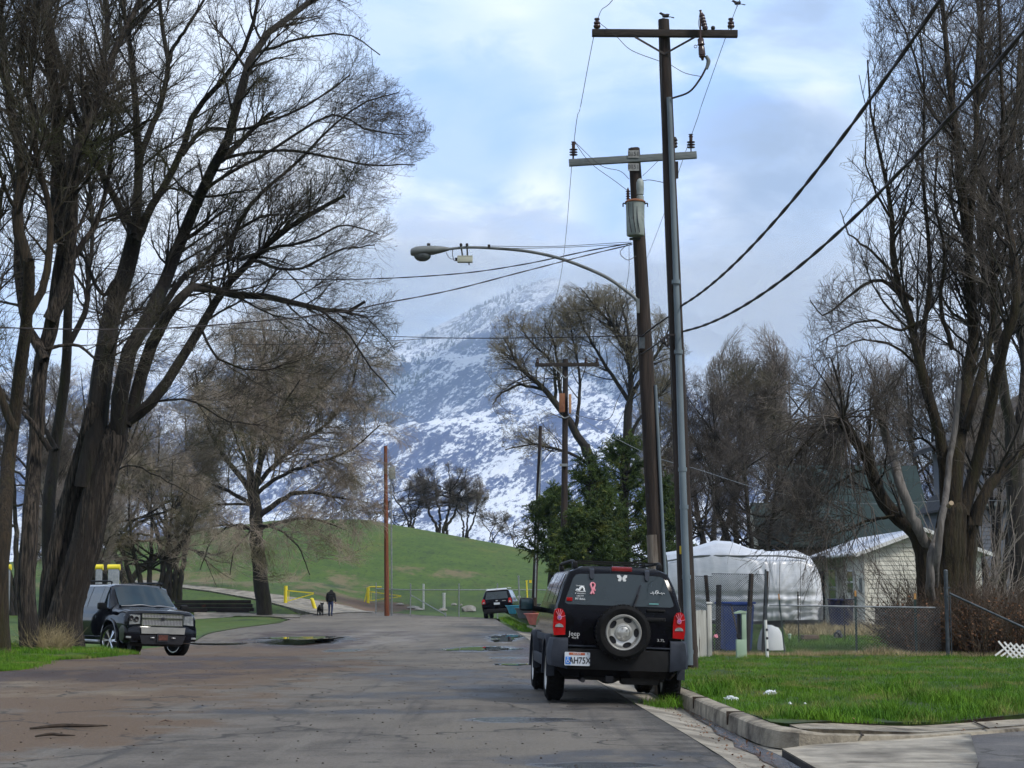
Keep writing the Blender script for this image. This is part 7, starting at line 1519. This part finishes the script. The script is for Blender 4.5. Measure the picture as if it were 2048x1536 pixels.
house_win(house, (-.03, 2.4, 1.62), 1.1, .85); house_win(house, (-.03, 5.9, 1.45), 1.5, 1.4)
mb = MB(); mb.prism([(-.6, 4.2, eave-.12), (-.6, 9, eave-.12), (-2.3, 9, eave-.42), (-2.3, 4.2, eave-.42)], (0, 0, .10)); mb.build('porch_roof', M['darkroof'], house)
for y in (4.4, 6.6, 8.8): mb = MB(); mb.bar((-2.2, y, 0), (-2.2, y, eave-.4), .1, .1); mb.build('porch_post', M['ink'], house)
mb = MB(); mb.box((-.03, 8.3, 1.05), (.07, .95, 2.05)); d_ = mb.build('door', M['darkroof'], house); mb = MB(); mb.ball((-.08, 7.95, 1.0), .04, 10); mb.build('handle', M['badge'], d_)
mb = MB(); mb.box((-.04, .7, 1.5), (.05, .25, .5)); mb.build('meter_box', M['galv'], house)
# small dark shed box at gable foot
b = gp_(1800, 57.5); t = thing('garden_shed', 'low dark wooden chest against the cream siding behind the fence', 'chest', b); mb = MB(); mb.box((0, 0, .36), (1.5, .8, .70), None, .01); mb.build('box', M['wood'], t); mb = MB(); mb.box((0, -.02, .74), (1.62, .9, .07), R(0), .01); mb.build('lid', M['darkroof'], t)
mb = MB(); mb.box((-.55, -.42, .36), (.28, .03, .6)); mb.build('side_panel', M['galvdark'], t)
# green roofed house
GY = 92.; gx0 = pt(1588, 1000, GY).x; b = Vector((gx0, GY, hz(gx0, GY)-.1)); gh = thing('green_roof_house', 'house with dark green shingle roof behind the cream house and silver tarpaulin', 'house', b)
mb = MB(); Wd = 7.0; mb.box((Wd/2, 3.6, 1.9), (Wd, 7, 3.8)); mb.build('walls', M['wood'], gh)
zr = (HOR-938)/FPX*(GY+3.6)+CAMZ-b.z; ze = (HOR-1088)/FPX*GY+CAMZ-b.z-.1
mb = MB()
for y0 in (-.4, 7.6): mb.prism([(-.3, y0, ze), (Wd+.3, y0, ze), (Wd+.3, 3.6, zr), (-.3, 3.6, zr)], (0, 0, .15))
mb.build('roof', M['greenroof'], gh)
for s_ in (-.0, Wd): mb = MB(); mb.poly([(s_, .1, ze), (s_, 7.1, ze), (s_, 3.6, zr-.05)]); mb.build('gable', M['wood'], gh)
x0 = pt(1508, 1000, GY-6).x-b.x; mb = MB(); mb.box((x0+2.2, -5.5, 1.4), (4.2, 3.6, 2.8)); mb.build('lean_to_wall', M['siding'], gh)
zr2 = (HOR-1012)/FPX*(GY-4.5)+CAMZ-b.z; ze2 = (HOR-1095)/FPX*(GY-7.3)+CAMZ-b.z; mb = MB(); mb.prism([(x0, -7.4, ze2), (x0+4.6, -7.4, ze2), (x0+4.6, -4.6, zr2), (x0, -4.6, zr2)], (0, 0, .12)); mb.prism([(x0, -4.6, zr2), (x0+4.6, -4.6, zr2), (x0+4.6, -2.5, ze2), (x0, -2.5, ze2)], (0, 0, .12)); mb.build('lower_roof', M['greenroof'], gh)
mb = MB(); mb.poly([(x0+.02, -7.3, ze2), (x0+.02, -2.6, ze2), (x0+.02, -4.6, zr2)]); mb.build('lower_gable', M['siding'], gh)
# blue grey two-storey house at the right edge
RY = 68.; rx = pt(1962, 1200, RY).x; b = Vector((rx, RY, hz(rx, RY)-.05)); rh = thing('grey_house', 'two-storey blue grey sided house at the right edge behind the branches', 'house', b); LW = 11.
z1 = (HOR-1010)/FPX*RY+CAMZ-b.z; z2 = (HOR-905)/FPX*RY+CAMZ-b.z
mb = MB(); siding(mb, (0, 0, 0), (LW, 0, 0), 0, lambda x: z1); mb.poly([(0, .02, 0), (LW, .02, 0), (LW, .02, z1), (0, .02, z1)]); mb.build('front_wall', M['greysiding'], rh, fixn=False, smooth=0)
mb = MB(); siding(mb, (0, 9, 0), (0, 0, 0), 0, lambda x: z1); mb.poly([(.02, 0, 0), (.02, 9, 0), (.02, 9, z1), (.02, 0, z1)]); mb.build('side_wall', M['greysiding'], rh, fixn=False, smooth=0)
mb = MB(); mb.prism([(-.3, -.35, z1-.05), (LW, -.35, z1-.05), (LW, 1.2, z1+.75), (.4, 1.2, z1+.75)], (0, 0, .08)); mb.prism([(-.3, -.35, z1-.05), (-.3, 9, z1-.05), (.4, 9, z1+.75), (.4, 1.2, z1+.75)], (0, 0, .08)); mb.build('skirt_roof', M['darkroof'], rh); mb = MB(); mb.box((LW/2-.15, -.38, z1-.02), (LW+.3, .05, .13)); mb.build('fascia', M['greyarm'], rh)
mb = MB(); mb.box((LW/2+.3, 5.4, z1+1.4), (LW-.6, 8.2, 2.6)); mb.build('upper_storey', M['greysiding'], rh)
mb = MB()
for s_ in (-1, 1): mb.prism([(4.6+s_*4.8, .8, z1+2.6), (4.6, .8, z1+5.2), (4.6, .8, z1+5.4), (4.6+s_*4.8, .8, z1+2.8)], (0, 9, 0))
mb.build('main_roof', M['darkroof'], rh); mb = MB(); mb.poly([(.3, 1.25, z1+2.6), (8.9, 1.25, z1+2.6), (4.6, 1.25, z1+5.1)]); mb.build('gable', M['greysiding'], rh)
house_win(rh, (1.6, 1.27, z1+1.7), 1.0, 1.3, 'x', fr_='greyarm'); house_win(rh, (2.6, -.02, 1.5), 1.0, 1.3, 'x', fr_='greyarm')
# ------------------------------------------------------------------ far end of the road
YFn = 112.
def far_fence(name, label, pts, h, posts, hp):
    b = Vector((pts[0][0], pts[0][1], gz(*pts[0]))); t = thing(name, label, 'fence', b); mb = MB(); rl_ = MB()
    for (x0, y0), (x1, y1) in zip(pts, pts[1:]):
        A = Vector((x0, y0, gz(x0, y0)))-b; B = Vector((x1, y1, gz(x1, y1)))-b; chain(mb, A, B, .05, h, .16, .004); rl_.cyl(A+Vector((0, 0, h)), B+Vector((0, 0, h)), .028, None, 8)
    mb.build('wire_mesh', M['galvdark'], t, fixn=False); rl_.build('top_rail', M['galv'], t)
    for x, y in posts: mb = MB(); c = Vector((x, y, gz(x, y)))-b; mb.cyl(c-Vector((0, 0, .1)), c+Vector((0, 0, hp)), .035, None, 8); mb.build('post', M['galv'], t)
def X_(px, Y): return pt(px, 1200, Y).x
f1 = [(X_(752, 116), 116), (X_(821, 110), 110), (X_(918, 109), 109), (X_(995, 109), 109), (X_(1096, 109), 109), (X_(1170, 108), 108), (X_(1300, 106), 106)]
far_fence('chainlink_fence', 'tall chain-link fence with grey posts across the foot of the mound', f1, 1.65, f1, 2.05)
b = Vector((f1[1][0], f1[1][1], gz(*f1[1]))); t = thing('fence_brace', 'sloping grey rail bracing the far chain-link fence, beside the white posts', 'brace', b); mb = MB(); mb.cyl((0, -.1, 1.35), (X_(890, 106)-b.x, -3, .15), .03, None, 8); mb.build('rail', M['galv'], t); mb = MB(); mb.cyl((X_(890, 106)-b.x, -3, -.05), (X_(890, 106)-b.x, -3, .3), .04, None, 8); mb.build('foot_post', M['galv'], t)
for px, tp, bt, w_, lab in ((847, 1170, 1218, .14, 'tall slim white post in front of the far chain-link fence'), (888, 1188, 1220, .2, 'short thick white post with a flat cap in front of the far chain-link fence')):
    g_ = G(px, bt); t = thing('white_post', lab, 'post', g_, group='white posts by the far fence'); h = (bt-tp)/FPX*g_.y; mb = MB(); mb.cyl((0, 0, -.1), (0, 0, h), w_/2, None, 12); mb.build('shaft', M['white'], t); mb = MB(); mb.cyl((0, 0, h), (0, 0, h+.06), w_*.6, w_*.5, 12); mb.build('cap', M['white'], t)
grk = 'pale rocks on the verge by the far fence'
for px, py, r, lab in ((937, 1222, (.52, .4, .42), 'largest pale triangular rock left of the far parked car'), (886, 1221, (.34, .3, .2), 'grey rock at the foot of the short thick white post'), (826, 1216, (.5, .4, .16), 'flat tan rock beside the slim white post'), (838, 1219, (.4, .3, .12), 'flat broken slab just right of the flat tan rock'), (908, 1210, (.22, .2, .14), 'small white stone lying between short post and the triangular rock'), (922, 1211, (.12, .1, .14), 'tiny round white stone above the triangular rock'), (800, 1209, (.3, .3, .1), 'low tan stone at the left end of the rocks beyond the yellow gate')): blobthing('rock', lab, 'rock', G(px, py), r, 'rock', px, .35, 4, grk, 2)
# yellow gates and bollard
def gate(label, px, py, tp, w_, s_, far=0., cap=False):
    g_ = G(px, py); k = g_.y/FPX; t = thing('yellow_gate', label, 'gate', g_, group='yellow swing gates'); H = (py-tp)*k; Wm = w_*k*s_
    mb = MB(); mb.cyl((0, 0, -.1), (0, 0, H), .12, None, 14); mb.build('post', M['yellow'], t); h1, h2 = H*.74, H*.10
    mb = MB(); mb.bar((0, -.05, h1), (Wm, -.05, h1-(.18 if not cap else .62*H*.5)), .05, .07); mb.bar((0, -.05, h2), (Wm, -.05, h1-(.22 if not cap else .62*H*.55)), .045, .06); mb.bar((s_*.22, -.05, h2+.05), (s_*.22, -.05, h1), .04, .05); mb.build('swing_arm', M['yellow'], t)
    if cap: mb = MB(); mb.tube([(0, 0, H*.9), (.15, 0, H*1.02), (1.0, 0, H*1.02)], .05, 8, 10); mb.bar((-.28, 0, 0), (-.05, 0, H*.9), .06, .06); mb.build('brace', M['yellow'], t)
gate('left yellow swing gate, between the spreading tree and the walking dog', 571, 1207, 1172, 56, 1); gate('right yellow swing gate with taller hooped post, beside the reddish pole', 736, 1205, 1175, 66, 1, cap=True)
g_ = G(627, 1218); t = thing('bollard', 'short yellow bollard leaning over beside the walking dog', 'bollard', g_); mb = MB(); mb.cyl((.12, 0, -.05), (-.12, 0, .66), .12, None, 14); mb.build('shaft', M['yellow'], t); mb = MB(); mb.ball((-.12, 0, .66), (.12, .12, .06), 12); mb.build('cap', M['yellow'], t)
# planters made of old tubs
gtub = 'old tubs used as planters along the right verge'
def tub(label, px, py, w_, h, m, depth=.6, rot=0):
    g_ = G(px, py); t = thing('tub_planter', label, 'planter', g_, (0, 0, rot), gtub); mb = MB(); prof = [(.60, 0), (.66, .06), (.9, .8), (1.0, .92), (1.04, .94), (1.04, 1.0), (.94, 1.0), (.86, .85)]
    mb.lathe([(r_*.5, z_) for r_, z_ in prof], 24, Matrix.Diagonal((w_, depth, h, 1))); mb.build('tub', M[m], t); mb = MB(); mb.lathe([(0, .86), (.43, .86), (.43, .82), (0, .82)], 20, Matrix.Diagonal((w_, depth, h, 1))); mb.build('soil', M['soil'], t)
tub('turquoise enamel tub planter nearest the far parked car', 1032, 1243, 1.05, .42, 'tubblue'); tub('grey enamel tub planter beside the turquoise one', 1052, 1250, 1.0, .45, 'tubgrey', rot=R(10)); tub('faded red-rimmed tub planter just behind the parked black car', 1078, 1256, 1.1, .42, 'tubred', rot=R(-8)); tub('blue-grey raised tub planter by the thin dark pole', 1064, 1222, 1.0, .4, 'tubgrey')
thicket('flowering_plant', 'bright red flowers in the tub planter behind the parked black car', 1073, 1249, 26, 1238, 30, 81, m='tpost', depth=.3, Y=75, cat='flowers', group='planter plants', thick=.7); bpy.context.scene.objects['flowering_plant'].children[0].data.materials[0] = M['orange']
for px, tp, m_, lab in ((1041, 1145, 'galv', 'thin pale steel rod standing in the verge left of the thin dark pole'), (1057, 1154, 'yellow', 'slim yellow marker rod beside the thin dark pole')): g_ = gp_(px, 88); g_.z = gz(g_.x, 88); t = thing('marker_rod', lab, 'rod', g_, group='rods by the thin dark pole'); mb = MB(); mb.cyl((0, 0, -.1), (-.1, 0, (1236-tp)/FPX*88), .035, None, 8); mb.build('rod', M[m_], t); mb = MB(); mb.cyl((-.1, 0, (1236-tp)/FPX*88-.05), (-.1, 0, (1236-tp)/FPX*88+.02), .05, None, 8); mb.build('cap', M[m_], t)
# sleeper retaining wall and yellow topped fence at left
a = G(340, 1223); c = G(508, 1223); t = thing('sleeper_wall', 'low wall of stacked black railway sleepers left of the spreading tree', 'retaining wall', a); u = (c-a); L_ = u.length
for k in range(3): mb = MB(); mb.bar((.15*k, 0, .12+k*.24), (u.x-.1*k, u.y, u.z+.12+k*.24), .25, .225, .02); mb.build('sleeper', M['tie'], t)
for k in range(2): mb = MB(); mb.bar((u.x*.5*k+.3, -.2+u.y*.5*k, .06), (u.x*(.45+.5*k), -.25+u.y*(.45+.5*k), .06), .2, .2, .02); mb.build('fallen_sleeper', M['tie'], t)
for i, (px0, px1, lab) in enumerate(((217, 238, 'grey steel bin enclosure with yellow rail directly above the roof of the parked wagon'), (192, 204, 'narrow panel with yellow capping just left of the grey enclosure'), (0, 20, 'yellow capped panel glimpsed between the leftmost trunks'))):
    Y = 78; p0 = pt(px0, 1150, Y); p1 = pt(px1, 1150, Y); b = Vector(((p0.x+p1.x)/2, Y, gz(p0.x, Y))); w_ = p1.x-p0.x; h = (HOR-1138)/FPX*Y+CAMZ-b.z; t = thing('capped_panel', lab, 'fence panel', b, group='yellow capped fence panels'); mb = MB(); mb.box((0, 0, h/2), (w_, .2, h), None, .02); mb.build('panel', M['galv'], t); mb = MB(); mb.cyl((-w_/2-.04, 0, h+.06), (w_/2+.04, 0, h+.06), .13, None, 14); mb.build('yellow_cap', M['yellow'], t)
mb = MB(); b = G(52, 1296); t = thing('sign_post', 'thin dark steel post standing against the left trunks', 'post', b); mb.bar((0, 0, -.05), (.08, 0, 2.3), .05, .04); mb.build('post', M['galvdark'], t); mb = MB(); mb.box((.02, 0, .5), (.07, .05, .03)); mb.build('bracket', M['galvdark'], t)
# ------------------------------------------------------------------ people and animals
def skin(name, joints, edges, m, parent, sub=2):
    me = bpy.data.meshes.new(name); me.from_pydata([j[0] for j in joints], edges, []); o = link_mesh(name, me, m, parent); md = o.modifiers.new('skin', 'SKIN'); md.use_smooth_shade = True
    for v, j in zip(me.skin_vertices[0].data, joints): v.radius = (j[1], j[2] if len(j) > 2 else j[1])
    me.skin_vertices[0].data[0].use_root = True
    s_ = o.modifiers.new('sub', 'SUBSURF'); s_.levels = sub; s_.render_levels = sub
    dg = bpy.context.evaluated_depsgraph_get(); dg.update(); m2 = bpy.data.meshes.new_from_object(o.evaluated_get(dg)); o.modifiers.clear(); o.data = m2; m2.name = name
    if not m2.materials: m2.materials.append(m)
    return o
pg = G(661, 1232); pe = thing('person', 'person in a black hooded jacket and blue jeans walking away with head bowed', 'person', pg, (0, 0, R(-8)))
J = [((0, 0, .86), .15, .11), ((0, .01, 1.05), .15, .11), ((0, .04, 1.25), .19, .13), ((0, .07, 1.36), .13, .10), ((0, .11, 1.42), .065), ((0, .17, 1.47), .09), ((0, .22, 1.50), .085),
     ((-.20, .06, 1.32), .07), ((-.25, .03, 1.05), .055), ((-.23, .10, .84), .045), ((.20, .06, 1.32), .07), ((.27, .0, 1.06), .055), ((.29, .07, .84), .045),
     ((-.09, 0, .80), .095), ((-.10, .06, .45), .065), ((-.10, .02, .09), .05), ((-.10, .12, .04), .04), ((.09, 0, .80), .095), ((.10, -.02, .46), .065), ((.10, -.14, .12), .05), ((.10, -.06, .04), .04)]
body = skin('body', J, [(0, 1), (1, 2), (2, 3), (3, 4), (4, 5), (5, 6), (3, 7), (7, 8), (8, 9), (3, 10), (10, 11), (11, 12), (0, 13), (13, 14), (14, 15), (15, 16), (0, 17), (17, 18), (18, 19), (19, 20)], M['jeans'], pe)
J = [((0, 0, .80), .20, .15), ((0, .01, 1.0), .20, .15), ((0, .04, 1.25), .235, .17), ((0, .075, 1.38), .17, .13), ((0, .12, 1.45), .11), ((0, .17, 1.50), .125), ((0, .21, 1.52), .11), ((-.21, .06, 1.32), .09), ((-.265, .03, 1.05), .072), ((-.24, .10, .87), .058), ((.21, .06, 1.32), .09), ((.285, .0, 1.06), .072), ((.30, .07, .87), .058)]
skin('hooded_jacket', J, [(0, 1), (1, 2), (2, 3), (3, 4), (4, 5), (5, 6), (3, 7), (7, 8), (8, 9), (3, 10), (10, 11), (11, 12)], M['jacket'], pe)
for s_, hx_2, hy in ((-1, -.235, .13), (1, .30, .10)):
    mb = MB(); mb.ball((hx_2, hy, .80), (.030, .035, .045), 12)
    for k in range(4): mb.tube([(hx_2+(-.018+.012*k), hy+.005, .77), (hx_2+(-.018+.012*k), hy+.018, .725), (hx_2+(-.016+.011*k), hy+.005, .70+.006*abs(k-1.5))], .0075, 6)
    mb.tube([(hx_2-s_*.02, hy+.02, .80), (hx_2-s_*.035, hy+.035, .765), (hx_2-s_*.03, hy+.035, .74)], .0085, 6); mb.build('hand', M['skin'], pe)
for x, y, rz_ in ((-.10, .08, 0), (.10, -.08, 0)): mb = MB(); mb.ball((x, y, .05), (.055, .14, .055), 14); mb.build('shoe', M['ink'], pe)
dgp = G(639, 1232); dog = thing('dog', 'fluffy black dog walking beside the person in black', 'dog', dgp, (0, 0, R(-6)))
J = [((0, 0, .50), .15, .15), ((0, .25, .52), .15, .17), ((0, .48, .54), .14, .16), ((0, .60, .64), .09), ((0, .70, .74), .10), ((0, .82, .72), .055), ((0, .90, .70), .04), ((0, -.12, .52), .10), ((.02, -.20, .60), .035), ((.03, -.24, .70), .03),
     ((-.10, -.03, .42), .085), ((-.11, .05, .27), .05), ((-.11, -.06, .15), .033), ((-.11, -.02, .03), .038), ((.10, -.03, .42), .085), ((.11, .0, .27), .05), ((.11, -.13, .16), .033), ((.11, -.10, .03), .038), ((-.09, .46, .40), .06), ((-.09, .44, .2), .038), ((-.09, .50, .03), .036), ((.09, .46, .40), .06), ((.09, .50, .2), .038), ((.09, .54, .03), .036)]
db = skin('body', J, [(0, 1), (1, 2), (2, 3), (3, 4), (4, 5), (5, 6), (0, 7), (7, 8), (8, 9), (0, 10), (10, 11), (11, 12), (12, 13), (0, 14), (14, 15), (15, 16), (16, 17), (2, 18), (18, 19), (19, 20), (2, 21), (21, 22), (22, 23)], M['fur'], dog)
for v in db.data.vertices: v.co += Vector(v.normal)*.016*noise.noise(v.co*26)
for s_ in (-1, 1): mb = MB(); mb.ball((s_*.085, .70, .76), (.022, .04, .07), 10); mb.build('ear', M['fur'], dog)
# ------------------------------------------------------------------ grass
def blades(name, n, sampler, h, wdt, m, seed, label, lean=.35, zf=None):
    rn = np.random.default_rng(seed); x, y, keep = sampler(rn, n); x, y = x[keep], y[keep]; z = np.array([zf(a, b) for a, b in zip(x, y)]) if zf else np.array([hz(a, b) for a, b in zip(x, y)]); k = len(x)
    patch = np.array([noise.noise(Vector((a*1.6, b*.8, 3))) for a, b in zip(x, y)]); hh = h*rn.uniform(.45, 1.2, k)*(1+1.1*np.clip(patch-.22, 0, 1)*2.2); a = rn.uniform(0, 6.28, k); w_ = wdt*rn.uniform(.6, 1.3, k); lx = rn.normal(0, lean, k)*hh; ly = rn.normal(0, lean, k)*hh
    c = np.stack([x, y, z-.01], 1); d = np.stack([np.cos(a), np.sin(a), 0*a], 1)*w_[:, None]/2
    m1 = c+np.stack([lx*.35, ly*.35, hh*.6], 1); t = c+np.stack([lx, ly, hh], 1)
    V = np.stack([c-d, c+d, m1+d*.7, m1-d*.7, t], 1).reshape(-1, 3); b0 = np.arange(k)[:, None]*5; F = np.concatenate([b0+np.array([[0, 1, 2, 3]]), b0+np.array([[3, 2, 4, 4]])])
    F3 = np.concatenate([b0+np.array([[0, 1, 2]]), b0+np.array([[0, 2, 3]]), b0+np.array([[3, 2, 4]])]); o = link_mesh(name, np_mesh(name, V, F3, False), m); return tag(o, label, 'grass', kind='stuff')
M['grass'] = mat('grass blades', (.040, .125, .005), (.11, .23, .012), 1.6, .75, 0, 0, .25, c3=(.22, .21, .07), s3=1.1, lo3=.52, hi3=.66)
def samp_lawn(rn, n):
    y = 17.6+rn.random(n)**1.25*20; x = rn.random(n)*(y*.31+1.2)+.0; x = np.maximum(x, 0)+1.6; k = np.array([on_lawn(a, b) and noise.noise(Vector((a*2.2, b*2.2, 9))) > -.42+.25*(b > 34) for a, b in zip(x, y)]); return x, y, k
blades('lawn_grass', 210000, samp_lawn, .055, .0065, M['grass'], 1, 'bright green unmown grass of the strip beside the kerb')
def samp_yard(rn, n):
    y = 37+rn.random(n)**1.3*26; x = y*.098+rn.random(n)*y*.2; k = rn.random(n) < 1; return x, y, k
blades('yard_grass', 70000, samp_yard, .09, .012, M['grass'], 2, 'green grass of the fenced yard before the cream house', zf=lz)
def samp_left(rn, n):
    y = 36+rn.random(n)*8.5; x = -.305*y+rn.random(n)*4.5
    e = np.interp(y, [36, 37.5, 39.5, 40.5, 41.5, 44], [-10.4, -9.9, -10.0, -9.2, -9.0, -9.4]); k = (x < e+.15*np.sin(y*9)) & ((y < 38.2) | (y > 39.2)); return x, y, k
blades('strip_grass', 36000, samp_left, .09, .010, M['grass'], 3, 'green grass at the foot of the left trunks', zf=lambda a, b: gz(a, b)+.05)
def samp_edge(rn, n):
    e_ = [G(*p) for p in ((0, 1341), (40, 1339), (62, 1329), (90, 1320), (180, 1316), (236, 1311))]; t_ = rn.random(n)*(len(e_)-1.001); i = t_.astype(int); f_ = t_-i; x = np.array([e_[k].x*(1-q)+e_[k+1].x*q for k, q in zip(i, f_)])+rn.normal(-.12, .14, n); y = np.array([e_[k].y*(1-q)+e_[k+1].y*q for k, q in zip(i, f_)])+rn.normal(.2, .3, n); return x, y, np.ones(n, bool)
blades('edge_grass', 9000, samp_edge, .07, .010, M['grass'], 13, 'ragged grass edge where the left verge meets the dirt', zf=lambda a, b: gz(a, b)+.01)
def samp_near(rn, n):
    y = 28.5+rn.random(n)*8; x = -.305*y-1+rn.random(n)*2.6; k = np.array([proj(np.array([[a, b, gz(a, b)]]))[1][0] < 1341 for a, b in zip(x, y)]); return x, y, k & (x < -9.2-(y < 32)*.4)
blades('corner_grass', 14000, samp_near, .07, .010, M['grass'], 14, 'patch of short grass at the left picture edge', zf=lambda a, b: gz(a, b)+.02)
def samp_tall(rn, n):
    cs = [(1445, 1378), (1470, 1370), (1415, 1392), (1770, 1385), (1960, 1425), (2020, 1410), (1850, 1395), (1620, 1438), (1700, 1432), (1800, 1437), (1900, 1405)]; P_ = [G(*c) for c in cs]; i = rn.integers(0, len(cs), n); x = np.array([P_[k].x for k in i])+rn.normal(0, .22, n); y = np.array([P_[k].y for k in i])+rn.normal(0, .2, n); k = np.array([on_lawn(a, b) for a, b in zip(x, y)]); return x, y, k
blades('grass_tufts', 7000, samp_tall, .15, .009, M['grass'], 4, 'taller darker grass tufts in the kerbside lawn', .5)
def samp_dry(rn, n):
    x0 = rn.random(n); y = 36.4+rn.random(n)*.7; x = 3.9+x0*7; return x, y, np.ones(n, bool)
blades('dry_grass', 5000, samp_dry, .11, .010, M['drygrass'], 5, 'dry yellow grass along the foot of the chain-link fence', .5)
def samp_dry2(rn, n):
    y = 50+rn.random(n)*9; x = y*.155+rn.random(n)*y*.06; return x, y, np.ones(n, bool)
blades('dry_yard_grass', 9000, samp_dry2, .22, .018, M['drygrass'], 6, 'taller dry grass in front of the tarpaulin and house', .5)
def samp_gut(rn, n): return rn.normal(1.95, .14, n), 22.9+rn.normal(0, .25, n), np.ones(n, bool)
blades('gutter_weeds', 500, samp_gut, .10, .009, M['grass'], 7, 'weeds growing in the gutter seam under the parked black car', .5, zf=lambda a, b: -.03)
def samp_verge(rn, n):
    y = 66+rn.random(n)*34; x = xk_np(y)+rn.random(n)*2.4-.4; return x, y, np.ones(n, bool)
xk_np = lambda y: 2.40-.033*(y-17)
blades('verge_grass', 16000, samp_verge, .13, .022, M['grass'], 8, 'grass on the right verge beyond the parked black car')
def leaves(name, n, xs0, xs1, y0, y1, zf, seed, label):
    rn = np.random.default_rng(seed); c = np.stack([rn.uniform(xs0, xs1, n), y0+(y1-y0)*rn.random(n)**1.4, np.zeros(n)], 1); c[:, 2] = [zf(a, b)+.008 for a, b in c[:, :2]]; a = rn.normal(size=(n, 3))*np.array([1, 1, .35]); a = nrm(a)*rn.uniform(.01, .028, n)[:, None]; b = nrm(np.cross(a, [0, 0, 1.]))*rn.uniform(.006, .016, n)[:, None]
    V = np.stack([c-a, c+b, c+a, c-b], 1).reshape(-1, 3); tag(link_mesh(name, np_mesh(name, V, np.arange(len(V)).reshape(-1, 4), False), M['deadleaf']), label, 'leaves', kind='stuff')
leaves('gutter_leaves', 420, 1.9, 2.36, 14, 24, lambda x, y: rz(x, y)-.01, 3, 'dead leaves and grit lying in the wet gutter')
leaves('lawn_leaves', 500, 2.8, 9, 17.8, 36, lambda x, y: hz(x, y)+.03, 4, 'scattered dead leaves in the kerbside lawn')
# pebbles and sticks on the road
rn = random.Random(4); bm = bmesh.new()
for k in range(900):
    Y = rn.uniform(13, 45); X = rn.uniform(-.3*Y, 1.6); r = rn.uniform(.003, .011); bmesh.ops.create_icosphere(bm, subdivisions=1, radius=r, matrix=Matrix.Translation((X, Y, rz(X, Y)+r*.3)) @ Matrix.Diagonal((1.3, 1, .7, 1)))
me = bpy.data.meshes.new('pebbles'); bm.to_mesh(me); bm.free(); tag(link_mesh('pebbles', me, M['soil']), 'loose pebbles and crumbs of asphalt scattered over the road', 'pebbles', kind='stuff')
def stick(label, px0, py0, px1, py1, r, m='wood'): a, c = G(px0, py0)+Vector((0, 0, .02)), G(px1, py1)+Vector((0, 0, .02)); mb = MB(); mb.tube([(0, 0, 0), (c-a)*.35+Vector((.0, .05, .015)), (c-a)*.7+Vector((0, -.04, .01)), (c-a)], [r*.5, r, r*.8, r*.3], 6, 14); o = mb.build('fallen_stick', M[m]); o.location = a; tag(o, label, 'stick', 'sticks on the dirt')
stick('long thin fallen stick on the dirt at the lower left, upper of two', 60, 1461, 215, 1455, .025, 'soil'); stick('shorter fallen twig below the long one at the lower left', 70, 1477, 150, 1475, .018, 'soil'); stick('tiny twig lying on the road right of the long stick', 318, 1448, 345, 1446, .012)
# ------------------------------------------------------------------ air
def haze_mat(name, colr, dens, aniso=0.):
    m = bpy.data.materials.new(name); m.use_nodes = True; t = m.node_tree; t.nodes.clear(); o = t.nodes.new('ShaderNodeOutputMaterial'); v = t.nodes.new('ShaderNodeVolumePrincipled')
    v.inputs['Color'].default_value = (*colr, 1); v.inputs['Density'].default_value = dens; v.inputs['Anisotropy'].default_value = aniso; t.links.new(v.outputs[0], o.inputs['Volume']); return m
mb = MB(); mb.box((400, 3800, 640), (7400, 8000, 1320)); o = mb.build('haze', haze_mat('pale haze', (.56, .74, 1.), .00010), smooth=0); o['kind'] = 'stuff'; o['label'] = 'pale blue haze over the far mountain'
CL = ((1040, 560, 5500, 200, 180, 45), (1190, 570, 5500, 240, 200, 90), (690, 560, 5000, 420, 260, 150), (800, 590, 5100, 330, 240, 95), (880, 560, 5200, 260, 220, 75), (820, 520, 4900, 380, 260, 90), (980, 535, 5300, 230, 200, 50), (1350, 590, 5000, 330, 240, 120), (1480, 640, 4800, 380, 240, 140), (1250, 540, 5200, 200, 160, 60), (1620, 620, 4700, 420, 260, 170), (740, 640, 5200, 300, 200, 80), (1420, 560, 5100, 260, 200, 90))
for k, (q, dn) in enumerate(((1.6, .0005), (1.15, .0009), (.75, .0014))):
    mb = MB()
    for i, (px, py, Y, rx_, ry_, rz_) in enumerate(CL): mb.ball(pt(px+9*math.sin(i*3+k*2), py+7*math.cos(i*2+k), Y), (rx_*q, ry_*q, rz_*q), 32)
    o = mb.build('cloud', haze_mat('cloud vapour', (1, 1, 1), dn, -.3), smooth=180); o['kind'] = 'stuff'; o['label'] = 'white cloud clinging to the upper mountainside'; o['group'] = 'layers of the mountain cloud'
